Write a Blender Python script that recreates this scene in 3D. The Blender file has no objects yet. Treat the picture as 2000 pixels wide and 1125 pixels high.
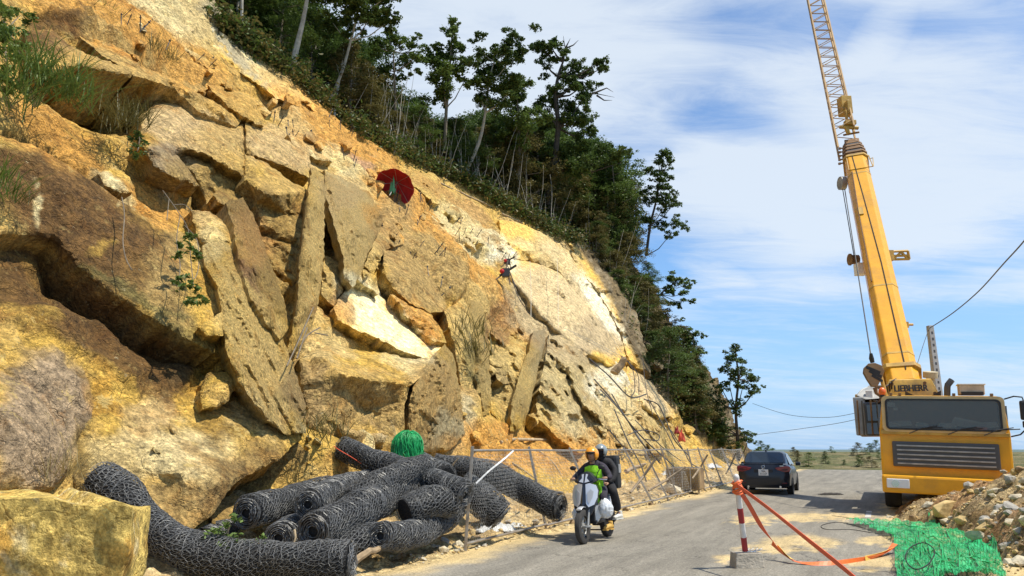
import bpy, bmesh, math, random
import numpy as np
from mathutils import Vector, Matrix, Quaternion
from mathutils.geometry import delaunay_2d_cdt
random.seed(7); RNG = np.random.default_rng(11)
SC = bpy.context.scene
COL = SC.collection
R = math.radians

# ------------------------------------------------------------------ camera
PITCH = R(12.3); F = 1444.4; CH = 1.6
cam_d = bpy.data.cameras.new('camera'); cam = bpy.data.objects.new('camera', cam_d); COL.objects.link(cam)
cam_d.lens = 26.0; cam_d.sensor_width = 36.0; cam_d.clip_start = 0.1; cam_d.clip_end = 9000
cam.location = (0, 0, CH); cam.rotation_euler = (R(90) + PITCH, 0, 0)
SC.camera = cam
SC.render.resolution_x = 1024; SC.render.resolution_y = 576

# ------------------------------------------------------------------ sun, sky, exposure
SUN_EL = R(63); SUN_H = Vector((0.93, -0.37, 0)).normalized()
SUN = Vector((SUN_H.x * math.cos(SUN_EL), SUN_H.y * math.cos(SUN_EL), math.sin(SUN_EL)))
sl = bpy.data.lights.new('sun', 'SUN'); sl.energy = 5.0; sl.angle = R(0.53); sl.color = (1.0, 0.93, 0.80)
so = bpy.data.objects.new('sun', sl); COL.objects.link(so)
so.rotation_euler = SUN.to_track_quat('Z', 'Y').to_euler(); so.location = (30, -20, 60)
SC.view_settings.view_transform = 'Standard'; SC.view_settings.look = 'None'
SC.view_settings.exposure = 0.2; SC.view_settings.gamma = 1.0; SC.view_settings.use_curve_mapping = False
SC.render.engine = 'CYCLES'
SC.cycles.max_bounces = 5; SC.cycles.diffuse_bounces = 2; SC.cycles.glossy_bounces = 2
SC.cycles.transmission_bounces = 3; SC.cycles.transparent_max_bounces = 6

def build_world():
    w = bpy.data.worlds.new('World'); SC.world = w; w.use_nodes = True
    nt = w.node_tree; nt.nodes.clear(); N = nt.nodes.new; L = nt.links.new
    out = N('ShaderNodeOutputWorld'); bg = N('ShaderNodeBackground'); bg.inputs['Strength'].default_value = 0.1
    sky = N('ShaderNodeTexSky'); sky.sky_type = 'NISHITA'; sky.sun_disc = False
    sky.sun_elevation = SUN_EL; sky.sun_rotation = math.atan2(SUN_H.x, SUN_H.y)
    sky.air_density = 1.0; sky.dust_density = 0.6; sky.ozone_density = 2.0
    tint = N('ShaderNodeMixRGB'); tint.blend_type = 'MULTIPLY'; tint.inputs[0].default_value = 1
    tint.inputs[2].default_value = (.98, 1.36, 1.66, 1); L(sky.outputs[0], tint.inputs[1])
    tc = N('ShaderNodeTexCoord'); sep = N('ShaderNodeSeparateXYZ'); L(tc.outputs['Generated'], sep.inputs[0])
    def M(op, a, b=None, c=None, clamp=False):
        n = N('ShaderNodeMath'); n.operation = op; n.use_clamp = clamp
        for i, v in enumerate((a, b, c)):
            if v is None: continue
            if isinstance(v, (int, float)): n.inputs[i].default_value = v
            else: L(v, n.inputs[i])
        return n.outputs[0]
    zz = M('MAXIMUM', sep.outputs[2], 0.0); den = M('ADD', zz, 0.16)
    cx = M('DIVIDE', sep.outputs[0], den); cy = M('DIVIDE', sep.outputs[1], den)
    comb = N('ShaderNodeCombineXYZ'); L(cx, comb.inputs[0]); L(cy, comb.inputs[1])
    def noise(scale, sx, sy, rot, det, rough, dist, off):
        mp = N('ShaderNodeMapping'); L(comb.outputs[0], mp.inputs[0])
        mp.inputs['Location'].default_value = (off, off * .7, 0)
        mp.inputs['Rotation'].default_value = (0, 0, rot); mp.inputs['Scale'].default_value = (sx, sy, 1)
        n = N('ShaderNodeTexNoise'); n.inputs['Scale'].default_value = scale; n.inputs['Detail'].default_value = det
        n.inputs['Roughness'].default_value = rough; n.inputs['Distortion'].default_value = dist
        L(mp.outputs[0], n.inputs['Vector']); return n.outputs['Fac']
    n1 = noise(1.1, 1.0, 1.5, R(-20), 9, .58, .35, 3.1)
    n2 = noise(3.6, 0.7, 2.4, R(-28), 10, .68, .7, 9.3)
    def ell(px, py, rx, ry, st, rot=0):            # a soft bank of cloud in one direction of the sky
        u = (px - 1000) / F; v = (562.5 - py) / F
        d = Vector((u, math.cos(PITCH) - v * math.sin(PITCH), math.sin(PITCH) + v * math.cos(PITCH))).normalized()
        e1 = Vector((math.cos(rot), 0, 0)) ; e1 = (Vector((1, 0, 0)) - d * d.x).normalized(); e2 = d.cross(e1)
        a = e1 * math.cos(rot) + e2 * math.sin(rot); b = -e1 * math.sin(rot) + e2 * math.cos(rot)
        def dp(vec, s):
            n = N('ShaderNodeVectorMath'); n.operation = 'DOT_PRODUCT'; L(tc.outputs['Generated'], n.inputs[0])
            n.inputs[1].default_value = vec / s; return n.outputs['Value']
        q = M('ADD', M('POWER', M('ABSOLUTE', dp(a, rx / F)), 2), M('POWER', M('ABSOLUTE', dp(b, ry / F)), 2))
        return M('MULTIPLY', M('SUBTRACT', 1.0, M('MULTIPLY', q, 1.0), clamp=True), st)
    banks = None
    for e in [(960, 110, 420, 260, .42), (1500, 170, 620, 330, .22), (1800, 330, 520, 230, .26), (1450, 350, 260, 110, .2, -.15),
              (1560, 560, 300, 34, .20, .03), (1390, 530, 90, 26, .22, .3), (1715, 75, 45, 80, .16, .5), (1900, 760, 260, 60, .18),
              (1560, 470, 380, 60, .10), (1980, 560, 200, 40, .2, -.1), (1300, 470, 260, 90, -.20), (1450, 250, 160, 45, -.20, .2), (1850, 660, 300, 60, -.1), (1640, 60, 500, 50, -.14, .1), (1180, 300, 150, 60, -.10), (1200, 120, 600, 60, -.1, .3)]:
        b = ell(*e); banks = b if banks is None else M('ADD', banks, b)
    s = M('ADD', M('MULTIPLY', n1, .75), M('MULTIPLY', n2, .62))
    s = M('ADD', s, banks)
    mr = N('ShaderNodeMapRange'); mr.interpolation_type = 'SMOOTHSTEP'
    mr.inputs['From Min'].default_value = .53; mr.inputs['From Max'].default_value = 1.12; L(s, mr.inputs['Value'])
    fac = M('MULTIPLY_ADD', mr.outputs[0], .80, .04)
    # pale blue haze near the horizon
    hz = N('ShaderNodeMixRGB'); hz.inputs[2].default_value = (3.3, 5.3, 8.6, 1)
    mh = N('ShaderNodeMapRange'); mh.interpolation_type = 'SMOOTHSTEP'; mh.inputs['From Min'].default_value = .32; mh.inputs['From Max'].default_value = -.02
    mh.inputs['To Min'].default_value = 0; mh.inputs['To Max'].default_value = .75; L(sep.outputs[2], mh.inputs['Value'])
    L(mh.outputs[0], hz.inputs[0]); L(tint.outputs[0], hz.inputs[1])
    mix = N('ShaderNodeMixRGB'); mix.inputs[2].default_value = (7.2, 7.9, 8.6, 1)
    L(fac, mix.inputs[0]); L(hz.outputs[0], mix.inputs[1]); L(mix.outputs[0], bg.inputs['Color']); L(bg.outputs[0], out.inputs[0])
build_world()

# ------------------------------------------------------------------ places seen in the photograph
def ray(x, y):
    u = (x - 1000) / F; v = (562.5 - y) / F
    return np.array([u, math.cos(PITCH) - v * math.sin(PITCH), math.sin(PITCH) + v * math.cos(PITCH)])
def at(x, y, Y):
    p = ray(x, y) * Y; return Vector((p[0], p[1], p[2] + CH))
def ground(x, y, z=0.0):
    r = ray(x, y); return at(x, y, (z - CH) / r[2])
def project(P):
    P = np.asarray(P, float); X = P[..., 0]; Y = P[..., 1]; Z = P[..., 2] - CH
    c, s = math.cos(PITCH), math.sin(PITCH)
    dep = Y * c + Z * s; up = -Y * s + Z * c
    dep = np.where(np.abs(dep) < .2, .2, dep)
    return 1000 + F * X / dep, 562.5 - F * up / dep, dep
YAW = R(26)
D = np.array([math.sin(YAW), math.cos(YAW), 0]); LF = np.array([-math.cos(YAW), math.sin(YAW), 0])   # along the road, and left towards the cliff
def road(s, t, z=0.0): return Vector(tuple(D * s + LF * t + np.array([0, 0, z])))
T0 = 8.5
def sst(a, b, x):
    x = np.clip((np.asarray(x, float) - a) / (b - a), 0, 1); return x * x * (3 - 2 * x)
def slope(s): return 1.28 + 0.5 * sst(30, 55, s)
def cliff_point(s, z, d):
    """point on the cliff face: s along the road, z height, d metres proud of the face"""
    s = np.asarray(s, float); z = np.asarray(z, float); d = np.asarray(d, float)
    sl_ = slope(s); inv = 1 / np.sqrt(1 + sl_ ** 2); no = sl_ * inv; nu = inv
    Rr = 9.0; q = np.maximum(s - 60.0, 0); ang = np.minimum(q / Rr, R(95)); extra = q - ang * Rr
    cx = np.minimum(s, 60.0) + Rr * np.sin(ang) + extra * np.cos(ang) ; cy = T0 + Rr * (1 - np.cos(ang)) + extra * np.sin(ang)
    inx = -np.sin(ang); iny = np.cos(ang)                      # horizontal direction into the hill
    k = z / sl_
    ps = cx + inx * (k - d * no); pt = cy + iny * (k - d * no); pz = z + d * nu
    return (D[None, :] * ps.reshape(-1, 1) + LF[None, :] * pt.reshape(-1, 1) + np.array([0, 0, 1.0])[None, :] * pz.reshape(-1, 1))
def on_cliff(x, y, d=0.0):
    """where the sight line through a place in the photo meets the face (vectorised); returns points and s, z"""
    x = np.atleast_1d(np.asarray(x, float)); y = np.atleast_1d(np.asarray(y, float)); d = np.broadcast_to(np.asarray(d, float), x.shape)
    u = (x - 1000) / F; v = (562.5 - y) / F
    dx = u; dy = math.cos(PITCH) - v * math.sin(PITCH); dz = math.sin(PITCH) + v * math.cos(PITCH)
    ds = dx * D[0] + dy * D[1]; dt = dx * LF[0] + dy * LF[1]
    def f(l):
        s = l * ds; t = l * dt; z = CH + l * dz; k = slope(s); n = np.sqrt(1 + k * k)
        return (t - T0 - z / k) * (k / n) + d               # > 0 once behind the face
    lo = np.full(x.shape, 3.0); hi = np.full(x.shape, 75.0); found = np.zeros(x.shape, bool)
    ls = np.linspace(3, 75, 49); prev = f(np.full(x.shape, ls[0])); a = lo.copy(); b = hi.copy()
    for i in range(1, len(ls)):
        cur = f(np.full(x.shape, ls[i])); hit = (~found) & (cur > 0) & (prev <= 0)
        a[hit] = ls[i - 1]; b[hit] = ls[i]; found |= hit; prev = cur
    a[~found] = 60; b[~found] = 60.5
    for _ in range(26):
        m = (a + b) / 2; g = f(m) > 0; b = np.where(g, m, b); a = np.where(g, a, m)
    l = (a + b) / 2
    P = np.stack([l * dx, l * dy, CH + l * dz], -1)
    return P, l * ds, CH + l * dz
def cl(x, y, d=0.0):
    return Vector(on_cliff(x, y, d)[0][0])

# ------------------------------------------------------------------ noise
def _h(ix, iy, iz, seed):
    n = (ix.astype(np.int64) * 374761393 + iy.astype(np.int64) * 668265263 + iz.astype(np.int64) * 2147483647 + seed * 974711) & 0xffffffff
    n = ((n ^ (n >> 13)) * 1274126177) & 0xffffffff; n = ((n ^ (n >> 16)) * 2246822519) & 0xffffffff
    return ((n ^ (n >> 15)) & 0xffffff) / float(0xffffff)
def vn(P, seed=0):
    P = np.asarray(P, float); i = np.floor(P); f = P - i; f = f * f * (3 - 2 * f); i = i.astype(np.int64); r = 0
    for dx in (0, 1):
        for dy in (0, 1):
            for dz in (0, 1):
                w = (f[:, 0] if dx else 1 - f[:, 0]) * (f[:, 1] if dy else 1 - f[:, 1]) * (f[:, 2] if dz else 1 - f[:, 2])
                r = r + w * _h(i[:, 0] + dx, i[:, 1] + dy, i[:, 2] + dz, seed)
    return r * 2 - 1
def fbm(P, seed=0, o=4, g=.5):
    r = 0; a = 1; t = 0; P = np.asarray(P, float)
    for k in range(o):
        r = r + a * vn(P * (2 ** k) + 17.3 * k, seed + k); t += a; a *= g
    return r / t
def facet(a, b, cell, seed, sx=1.0, tilt=.9, rot=-.45):
    """broken-rock relief: every cell of a jittered grid is its own tilted plane"""
    ca, sa = math.cos(rot), math.sin(rot)
    a, b = (a * ca - b * sa) / (cell * sx), (a * sa + b * ca) / cell
    ia = np.floor(a).astype(np.int64); ib = np.floor(b).astype(np.int64); z = np.zeros_like(ia)
    num = np.zeros(a.shape); den = np.full(a.shape, 1e-12)
    for da in (-1, 0, 1):
        for db in (-1, 0, 1):
            ja, jb = ia + da, ib + db
            x = ja + _h(ja, jb, z, seed); y = jb + _h(ja, jb, z + 1, seed)
            dist = (a - x) ** 2 + (b - y) ** 2
            h = _h(ja, jb, z + 2, seed) - .5 + tilt * ((_h(ja, jb, z + 3, seed) - .5) * (a - x) + (_h(ja, jb, z + 4, seed) - .5) * (b - y)) * 2
            w = np.exp(-16 * dist); num = num + w * h; den = den + w
    return num / den

# ------------------------------------------------------------------ mesh helpers
def tag(o, label=None, cat=None, group=None, kind=None):
    for k, v in (('label', label), ('category', cat), ('group', group), ('kind', kind)):
        if v: o[k] = v
    return o
def mk(name, V, Fc, mat=None, parent=None, smooth=False, col=None, mats=None, mi=None):
    me = bpy.data.meshes.new(name)
    V = np.asarray(V, np.float32)
    if isinstance(Fc, np.ndarray):
        n = Fc.shape[1]; me.vertices.add(len(V)); me.vertices.foreach_set('co', V.ravel())
        me.loops.add(Fc.size); me.loops.foreach_set('vertex_index', Fc.astype(np.int32).ravel())
        me.polygons.add(len(Fc)); me.polygons.foreach_set('loop_start', np.arange(0, Fc.size, n, dtype=np.int32))
        me.polygons.foreach_set('loop_total', np.full(len(Fc), n, np.int32)); me.update(calc_edges=True)
    else:
        me.from_pydata([tuple(map(float, v)) for v in V], [], Fc)
    if smooth: me.polygons.foreach_set('use_smooth', np.ones(len(me.polygons), bool))
    if col is not None:
        at_ = me.color_attributes.new('Col', 'FLOAT_COLOR', 'POINT')
        c = np.ones((len(V), 4), np.float32); c[:, :3] = col; at_.data.foreach_set('color', c.ravel())
    if mat: me.materials.append(mat)
    o = bpy.data.objects.new(name, me); COL.objects.link(o)
    if parent: o.parent = parent
    return o
def empty(name, loc=(0, 0, 0), rot=(0, 0, 0)):
    o = bpy.data.objects.new(name, None); COL.objects.link(o); o.location = loc; o.rotation_euler = rot; o.empty_display_size = .2
    return o
def copy_tree(o, parent=None):
    c = o.copy(); COL.objects.link(c)
    if parent: c.parent = parent
    for ch in o.children: copy_tree(ch, c)
    return c
class MB:
    """collects shapes into one mesh"""
    def __init__(s): s.v = []; s.f = []
    def add(s, V, Fc):
        b = len(s.v); s.v += [tuple(v) for v in V]; s.f += [tuple(i + b for i in f) for f in Fc]; return s
    def box(s, c, sz, rot=None, taper=1.0):
        V = []
        for z in (-1, 1):
            k = taper if z > 0 else 1
            for x, y in ((-1, -1), (1, -1), (1, 1), (-1, 1)):
                v = Vector((x * sz[0] / 2 * k, y * sz[1] / 2 * k, z * sz[2] / 2))
                if rot is not None: v = rot @ v
                V.append(v + Vector(c))
        return s.add(V, [(3, 2, 1, 0), (4, 5, 6, 7), (0, 1, 5, 4), (1, 2, 6, 5), (2, 3, 7, 6), (3, 0, 4, 7)])
    def tube(s, path, r, n=8, cap=True, flat=None):
        P = [Vector(p) for p in path]; rs = r if isinstance(r, (list, tuple)) else [r] * len(P); V = []; up = None
        for i, p in enumerate(P):
            t = (P[min(i + 1, len(P) - 1)] - P[max(i - 1, 0)]).normalized()
            if up is None: up = Vector((0, 0, 1)) if abs(t.z) < .9 else Vector((1, 0, 0))
            a = t.cross(up).normalized(); up = a.cross(t).normalized(); rr = rs[i]
            ra, rb = (rr if isinstance(rr, (tuple, list)) else (rr, rr * (flat or 1)))
            for k in range(n):
                w = 2 * math.pi * k / n; V.append(p + a * (ra * math.cos(w)) + up * (rb * math.sin(w)))
        Fc = [(i * n + k, i * n + (k + 1) % n, (i + 1) * n + (k + 1) % n, (i + 1) * n + k) for i in range(len(P) - 1) for k in range(n)]
        if cap: Fc += [tuple(range(n))[::-1], tuple((len(P) - 1) * n + k for k in range(n))]
        return s.add(V, Fc)
    def cyl(s, a, b, r, n=12, r2=None): return s.tube([a, b], [r, r if r2 is None else r2], n)
    def prism(s, pts, axis, h, c=(0, 0, 0)):
        """pts 2D outline; axis 'x','y','z' is the thin direction, extruded from -h/2 to h/2"""
        m = {'x': lambda a, b, w: (w, a, b), 'y': lambda a, b, w: (a, w, b), 'z': lambda a, b, w: (a, b, w)}[axis]
        n = len(pts); V = [Vector(m(a, b, w)) + Vector(c) for w in (-h / 2, h / 2) for a, b in pts]
        return s.add(V, [tuple(range(n))[::-1], tuple(range(n, 2 * n))] + [(i, (i + 1) % n, n + (i + 1) % n, n + i) for i in range(n)])
    def ball(s, c, r, nu=12, nv=8, rot=None, z0=-1, z1=1):
        r = (r, r, r) if isinstance(r, (int, float)) else r; V = []; a0 = math.asin(z0); a1 = math.asin(z1)
        for j in range(nv + 1):
            e = a0 + (a1 - a0) * j / nv
            for i in range(nu):
                w = 2 * math.pi * i / nu; v = Vector((r[0] * math.cos(e) * math.cos(w), r[1] * math.cos(e) * math.sin(w), r[2] * math.sin(e)))
                if rot is not None: v = rot @ v
                V.append(v + Vector(c))
        return s.add(V, [(j * nu + i, j * nu + (i + 1) % nu, (j + 1) * nu + (i + 1) % nu, (j + 1) * nu + i) for j in range(nv) for i in range(nu)] + [tuple(range(nu))[::-1], tuple(nv * nu + i for i in range(nu))])
    def torus(s, c, R_, r, axis='x', n=24, m=8):
        V = []
        for i in range(n):
            a = 2 * math.pi * i / n
            for k in range(m):
                b = 2 * math.pi * k / m; q = R_ + r * math.cos(b); w = r * math.sin(b)
                v = {'x': (w, q * math.cos(a), q * math.sin(a)), 'y': (q * math.cos(a), w, q * math.sin(a)), 'z': (q * math.cos(a), q * math.sin(a), w)}[axis]
                V.append(Vector(v) + Vector(c))
        return s.add(V, [(i * m + k, ((i + 1) % n) * m + k, ((i + 1) % n) * m + (k + 1) % m, i * m + (k + 1) % m) for i in range(n) for k in range(m)])
    def shell(s, outline, yf, th=.012):
        """panel standing in x-z with depth yf(x, z), closed at the back"""
        n = len(outline); c = (sum(p[0] for p in outline) / n, sum(p[1] for p in outline) / n); V = []; rings = 5
        for k in range(rings):
            q = 1 - k / rings
            for x, z in outline:
                X = c[0] + (x - c[0]) * q; Z = c[1] + (z - c[1]) * q; V.append((X, yf(X, Z), Z))
        V.append((c[0], yf(*c), c[1])); m = len(V)
        V += [(x, yf(x, z) - th, z) for x, z in outline]
        Fc = [(k * n + i, k * n + (i + 1) % n, (k + 1) * n + (i + 1) % n, (k + 1) * n + i) for k in range(rings - 1) for i in range(n)]
        Fc += [((rings - 1) * n + i, (rings - 1) * n + (i + 1) % n, m - 1) for i in range(n)]
        Fc += [(i, m + i, m + (i + 1) % n, (i + 1) % n) for i in range(n)] + [tuple(range(m, m + n))]
        return s.add(V, Fc)
    def out(s, name, mat, parent=None, smooth=False, bevel=0, xf=None):
        V = [xf @ Vector(v) for v in s.v] if xf is not None else s.v
        o = mk(name, V, s.f, mat, parent, smooth)
        bm = bmesh.new(); bm.from_mesh(o.data); bmesh.ops.recalc_face_normals(bm, faces=bm.faces)
        if bevel:
            bmesh.ops.bevel(bm, geom=[e for e in bm.edges if e.is_manifold and e.calc_face_angle(0) > .5], offset=bevel, segments=2, profile=.6, affect='EDGES', clamp_overlap=True)
        bm.to_mesh(o.data); bm.free()
        if smooth:
            for p in o.data.polygons: p.use_smooth = True
            try: o.data.set_sharp_from_angle(angle=R(38))
            except Exception: pass
        return o
def wires(A, B, r, n=3):
    """thin n-sided rods from A[i] to B[i] as one (V, F) pair"""
    A = np.asarray(A, float); B = np.asarray(B, float); t = B - A; t /= np.linalg.norm(t, axis=1, keepdims=True) + 1e-9
    ref = np.where(np.abs(t[:, 2:3]) < .9, [[0, 0, 1.]], [[1., 0, 0]]); a = np.cross(t, ref); a /= np.linalg.norm(a, axis=1, keepdims=True); b = np.cross(t, a)
    r = np.broadcast_to(np.asarray(r, float), (len(A),))[:, None]; V = []
    for E in (A, B):
        for k in range(n):
            w = 2 * math.pi * k / n; V.append(E + a * r * math.cos(w) + b * r * math.sin(w))
    V = np.stack(V, 1).reshape(-1, 3); base = (np.arange(len(A)) * 2 * n)[:, None]
    Q = np.array([[k, (k + 1) % n, n + (k + 1) % n, n + k] for k in range(n)])
    return V, (base[:, None, :] + Q[None]).reshape(-1, 4)
def leaves(C, size, up=.35, asp=.5, rng=RNG, dirs=None):
    """one small pointed quad per centre"""
    C = np.asarray(C, float); n = len(C); N_ = rng.normal(size=(n, 3)); N_[:, 2] = np.abs(N_[:, 2]) + up * 2
    N_ /= np.linalg.norm(N_, axis=1, keepdims=True)
    a = rng.normal(size=(n, 3)) if dirs is None else dirs; a = a - N_ * np.sum(a * N_, 1, keepdims=True); a /= np.linalg.norm(a, axis=1, keepdims=True) + 1e-9
    b = np.cross(N_, a); s = np.broadcast_to(np.asarray(size, float), (n,))[:, None] * rng.uniform(.65, 1.3, (n, 1))
    V = np.stack([C - a * s, C + b * s * asp, C + a * s, C - b * s * asp], 1).reshape(-1, 3)
    return V, np.arange(4 * n).reshape(-1, 4)
def smooth_path(P, n=6):
    P = [Vector(p) for p in P]; out = []
    for i in range(len(P) - 1):
        p0 = P[max(i - 1, 0)]; p1 = P[i]; p2 = P[i + 1]; p3 = P[min(i + 2, len(P) - 1)]
        for k in range(n):
            t = k / n; out.append(.5 * ((2 * p1) + (p2 - p0) * t + (2 * p0 - 5 * p1 + 4 * p2 - p3) * t * t + (3 * p1 - p0 - 3 * p2 + p3) * t ** 3))
    out.append(P[-1]); return out

# ------------------------------------------------------------------ materials
def pm(name, c, rough=.6, metal=0.0, spec=.5, var=0.0, vscale=6.0, bump=0.0, bscale=40.0, c2=None, alpha=None, trans=0, coat=0, dirt=None):
    m = bpy.data.materials.new(name); m.use_nodes = True; nt = m.node_tree; b = nt.nodes['Principled BSDF']; N = nt.nodes.new; L = nt.links.new
    b.inputs['Base Color'].default_value = (*c, 1); b.inputs['Roughness'].default_value = rough; b.inputs['Metallic'].default_value = metal
    b.inputs['Specular IOR Level'].default_value = spec; b.inputs['Transmission Weight'].default_value = trans; b.inputs['Coat Weight'].default_value = coat
    if var or bump or dirt:
        tc = N('ShaderNodeTexCoord'); n = N('ShaderNodeTexNoise'); n.inputs['Scale'].default_value = vscale; n.inputs['Detail'].default_value = 7; n.inputs['Roughness'].default_value = .62
        L(tc.outputs['Object'], n.inputs['Vector'])
        if var:
            r = N('ShaderNodeValToRGB'); r.color_ramp.elements[0].position = .3; r.color_ramp.elements[1].position = .7
            d = c2 or tuple(max(0, x * (1 - var)) for x in c); r.color_ramp.elements[0].color = (*d, 1)
            r.color_ramp.elements[1].color = (*(tuple(min(1, x * (1 + var * .5)) for x in c) if not c2 else c), 1)
            L(n.outputs['Fac'], r.inputs[0]); src = r.outputs[0]
            if dirt:
                n3 = N('ShaderNodeTexNoise'); n3.inputs['Scale'].default_value = vscale * .35; n3.inputs['Detail'].default_value = 9; n3.inputs['Roughness'].default_value = .7
                L(tc.outputs['Object'], n3.inputs['Vector']); mr = N('ShaderNodeMapRange'); mr.inputs['From Min'].default_value = .5; mr.inputs['From Max'].default_value = .68; L(n3.outputs['Fac'], mr.inputs['Value'])
                mx = N('ShaderNodeMixRGB'); mx.inputs[2].default_value = (*dirt, 1); L(mr.outputs[0], mx.inputs[0]); L(src, mx.inputs[1]); src = mx.outputs[0]
            L(src, b.inputs['Base Color'])
        if bump:
            n2 = N('ShaderNodeTexNoise'); n2.inputs['Scale'].default_value = bscale; n2.inputs['Detail'].default_value = 5; L(tc.outputs['Object'], n2.inputs['Vector'])
            bp = N('ShaderNodeBump'); bp.inputs['Strength'].default_value = bump; bp.inputs['Distance'].default_value = .02; L(n2.outputs['Fac'], bp.inputs['Height']); L(bp.outputs[0], b.inputs['Normal'])
    return m
def rock_mat(name, fibre=0.0, fdir=(0, 0, 1), bump=1.0, grain=1.0, rough=.85):
    m = bpy.data.materials.new(name); m.use_nodes = True; nt = m.node_tree; b = nt.nodes['Principled BSDF']; N = nt.nodes.new; L = nt.links.new
    b.inputs['Roughness'].default_value = rough; b.inputs['Specular IOR Level'].default_value = .25
    g = N('ShaderNodeNewGeometry'); a = N('ShaderNodeAttribute'); a.attribute_name = 'Col'; pos = g.outputs['Position']
    if fibre:
        q = Vector(fdir).normalized().rotation_difference(Vector((0, 0, 1))).to_euler()
        mp = N('ShaderNodeMapping'); mp.vector_type = 'POINT'; mp.inputs['Rotation'].default_value = q; mp.inputs['Scale'].default_value = (fibre, fibre, .6); L(pos, mp.inputs[0]); pos = mp.outputs[0]
    def nz(sc, det=8, ro=.65, dist=0.0):
        n = N('ShaderNodeTexNoise'); n.inputs['Scale'].default_value = sc; n.inputs['Detail'].default_value = det; n.inputs['Roughness'].default_value = ro; n.inputs['Distortion'].default_value = dist
        L(pos, n.inputs['Vector']); return n.outputs['Fac']
    def mrg(x, a0, a1, b0, b1):
        n = N('ShaderNodeMapRange'); n.inputs['From Min'].default_value = a0; n.inputs['From Max'].default_value = a1; n.inputs['To Min'].default_value = b0; n.inputs['To Max'].default_value = b1; L(x, n.inputs['Value']); return n.outputs[0]
    def mix(f, x, y, mode='MIX'):
        n = N('ShaderNodeMixRGB'); n.blend_type = mode
        for i, v in enumerate((f, x, y)):
            if isinstance(v, (int, float)): n.inputs[i].default_value = v
            elif isinstance(v, tuple): n.inputs[i].default_value = (*v, 1)
            else: L(v, n.inputs[i])
        return n.outputs[0]
    sharp = nz(12, 3, .85); big = nz(.9, 9, .7, .15); mid = nz(4.5, 8, .75); fine = nz(26, 4, .7)
    c = mix(1.0, a.outputs['Color'], mrg(mid, .34, .66, .46, 1.55), 'MULTIPLY')
    c = mix(1.0, c, mrg(fine, .3, .7, .62, 1.35), 'MULTIPLY'); c = mix(1.0, c, mrg(sharp, .36, .64, .66, 1.3), 'MULTIPLY')
    c = mix(mrg(big, .54, .61, 0, .45 * grain), c, mix(1.0, c, (.70, .48, .24), 'MULTIPLY'))          # iron-brown weathering
    sp = N('ShaderNodeSeparateColor'); L(a.outputs['Color'], sp.inputs[0]); fm = N('ShaderNodeMath'); fm.operation = 'MULTIPLY'; L(mrg(sp.outputs[0], .18, .48, .32, 1), fm.inputs[0]); L(mrg(nz(2.3, 9, .82, 0), .585, .61, 0, .8 * grain), fm.inputs[1])
    c = mix(fm.outputs[0], c, (.72, .52, .18))                        # fresh pale yellow breaks
    c = mix(mrg(nz(1.6, 9, .75, .1), .60, .68, 0, .5 * grain), c, (.46, .21, .05))                        # rusty stains
    c = mix(mrg(nz(7, 7, .85), .62, .66, 0, .6 * grain), c, (.74, .62, .36))                        # pale lichen and chips
    L(c, b.inputs['Base Color'])
    vr = N('ShaderNodeTexVoronoi'); vr.feature = 'DISTANCE_TO_EDGE'; vr.inputs['Scale'].default_value = 1.7
    wv = N('ShaderNodeVectorMath'); wv.operation = 'MULTIPLY_ADD'; nn = N('ShaderNodeTexNoise'); nn.inputs['Scale'].default_value = 2; nn.inputs['Detail'].default_value = 6; L(pos, nn.inputs['Vector'])
    L(nn.outputs['Color'], wv.inputs[0]); wv.inputs[1].default_value = (.9, .9, .9); L(pos, wv.inputs[2]); L(wv.outputs[0], vr.inputs['Vector'])
    crack = mrg(vr.outputs['Distance'], 0, .03, 0, 1)
    hsum = N('ShaderNodeMath'); hsum.operation = 'ADD'; L(mrg(mid, 0, 1, 0, 1.0), hsum.inputs[0]); L(mrg(fine, 0, 1, 0, .28), hsum.inputs[1])
    h2 = N('ShaderNodeMath'); h2.operation = 'MULTIPLY_ADD'; L(crack, h2.inputs[0]); h2.inputs[1].default_value = .22; L(hsum.outputs[0], h2.inputs[2])
    wp = wv.outputs[0]; hh = h2.outputs[0]
    for vs_, am in ((3.2, .55), (9.5, .26)):
        v2 = N('ShaderNodeTexVoronoi'); v2.inputs['Scale'].default_value = vs_; L(wp, v2.inputs['Vector']); a3 = N('ShaderNodeMath'); a3.operation = 'MULTIPLY_ADD'; L(v2.outputs['Distance'], a3.inputs[0]); a3.inputs[1].default_value = am; L(hh, a3.inputs[2]); hh = a3.outputs[0]
    h2 = a3
    bp = N('ShaderNodeBump'); bp.inputs['Strength'].default_value = .85 * bump; bp.inputs['Distance'].default_value = .22; L(h2.outputs[0], bp.inputs['Height']); L(bp.outputs[0], b.inputs['Normal'])
    return m
M_ROCK = rock_mat('rock'); M_FIB = rock_mat('fibrous rock', fibre=5.0, fdir=(-.12, .1, 1), bump=1.0, grain=.8); M_DOME = rock_mat('smooth dome rock', bump=.45, grain=.35); M_SAND = rock_mat('sandy soil', bump=.8, grain=.6, rough=.95)
def diag(name, x0, y0, x1, y1, k=5.0):
    a = cl(x0, y0, 1); b = cl(x1, y1, 1); return rock_mat(name, fibre=k, fdir=tuple(b - a), bump=1.0, grain=.8)
# ------------------------------------------------------------------ the cut rock face
SAND = (.66, .36, .10); OCH = (.68, .45, .11); PALE = (.68, .54, .30); CREAM = (.80, .70, .45); WHITE = (.84, .80, .70)
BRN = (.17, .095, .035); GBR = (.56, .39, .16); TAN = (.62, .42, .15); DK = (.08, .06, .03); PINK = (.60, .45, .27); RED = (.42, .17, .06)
GREY = (.30, .29, .25); GRN = (.17, .15, .06)
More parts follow.
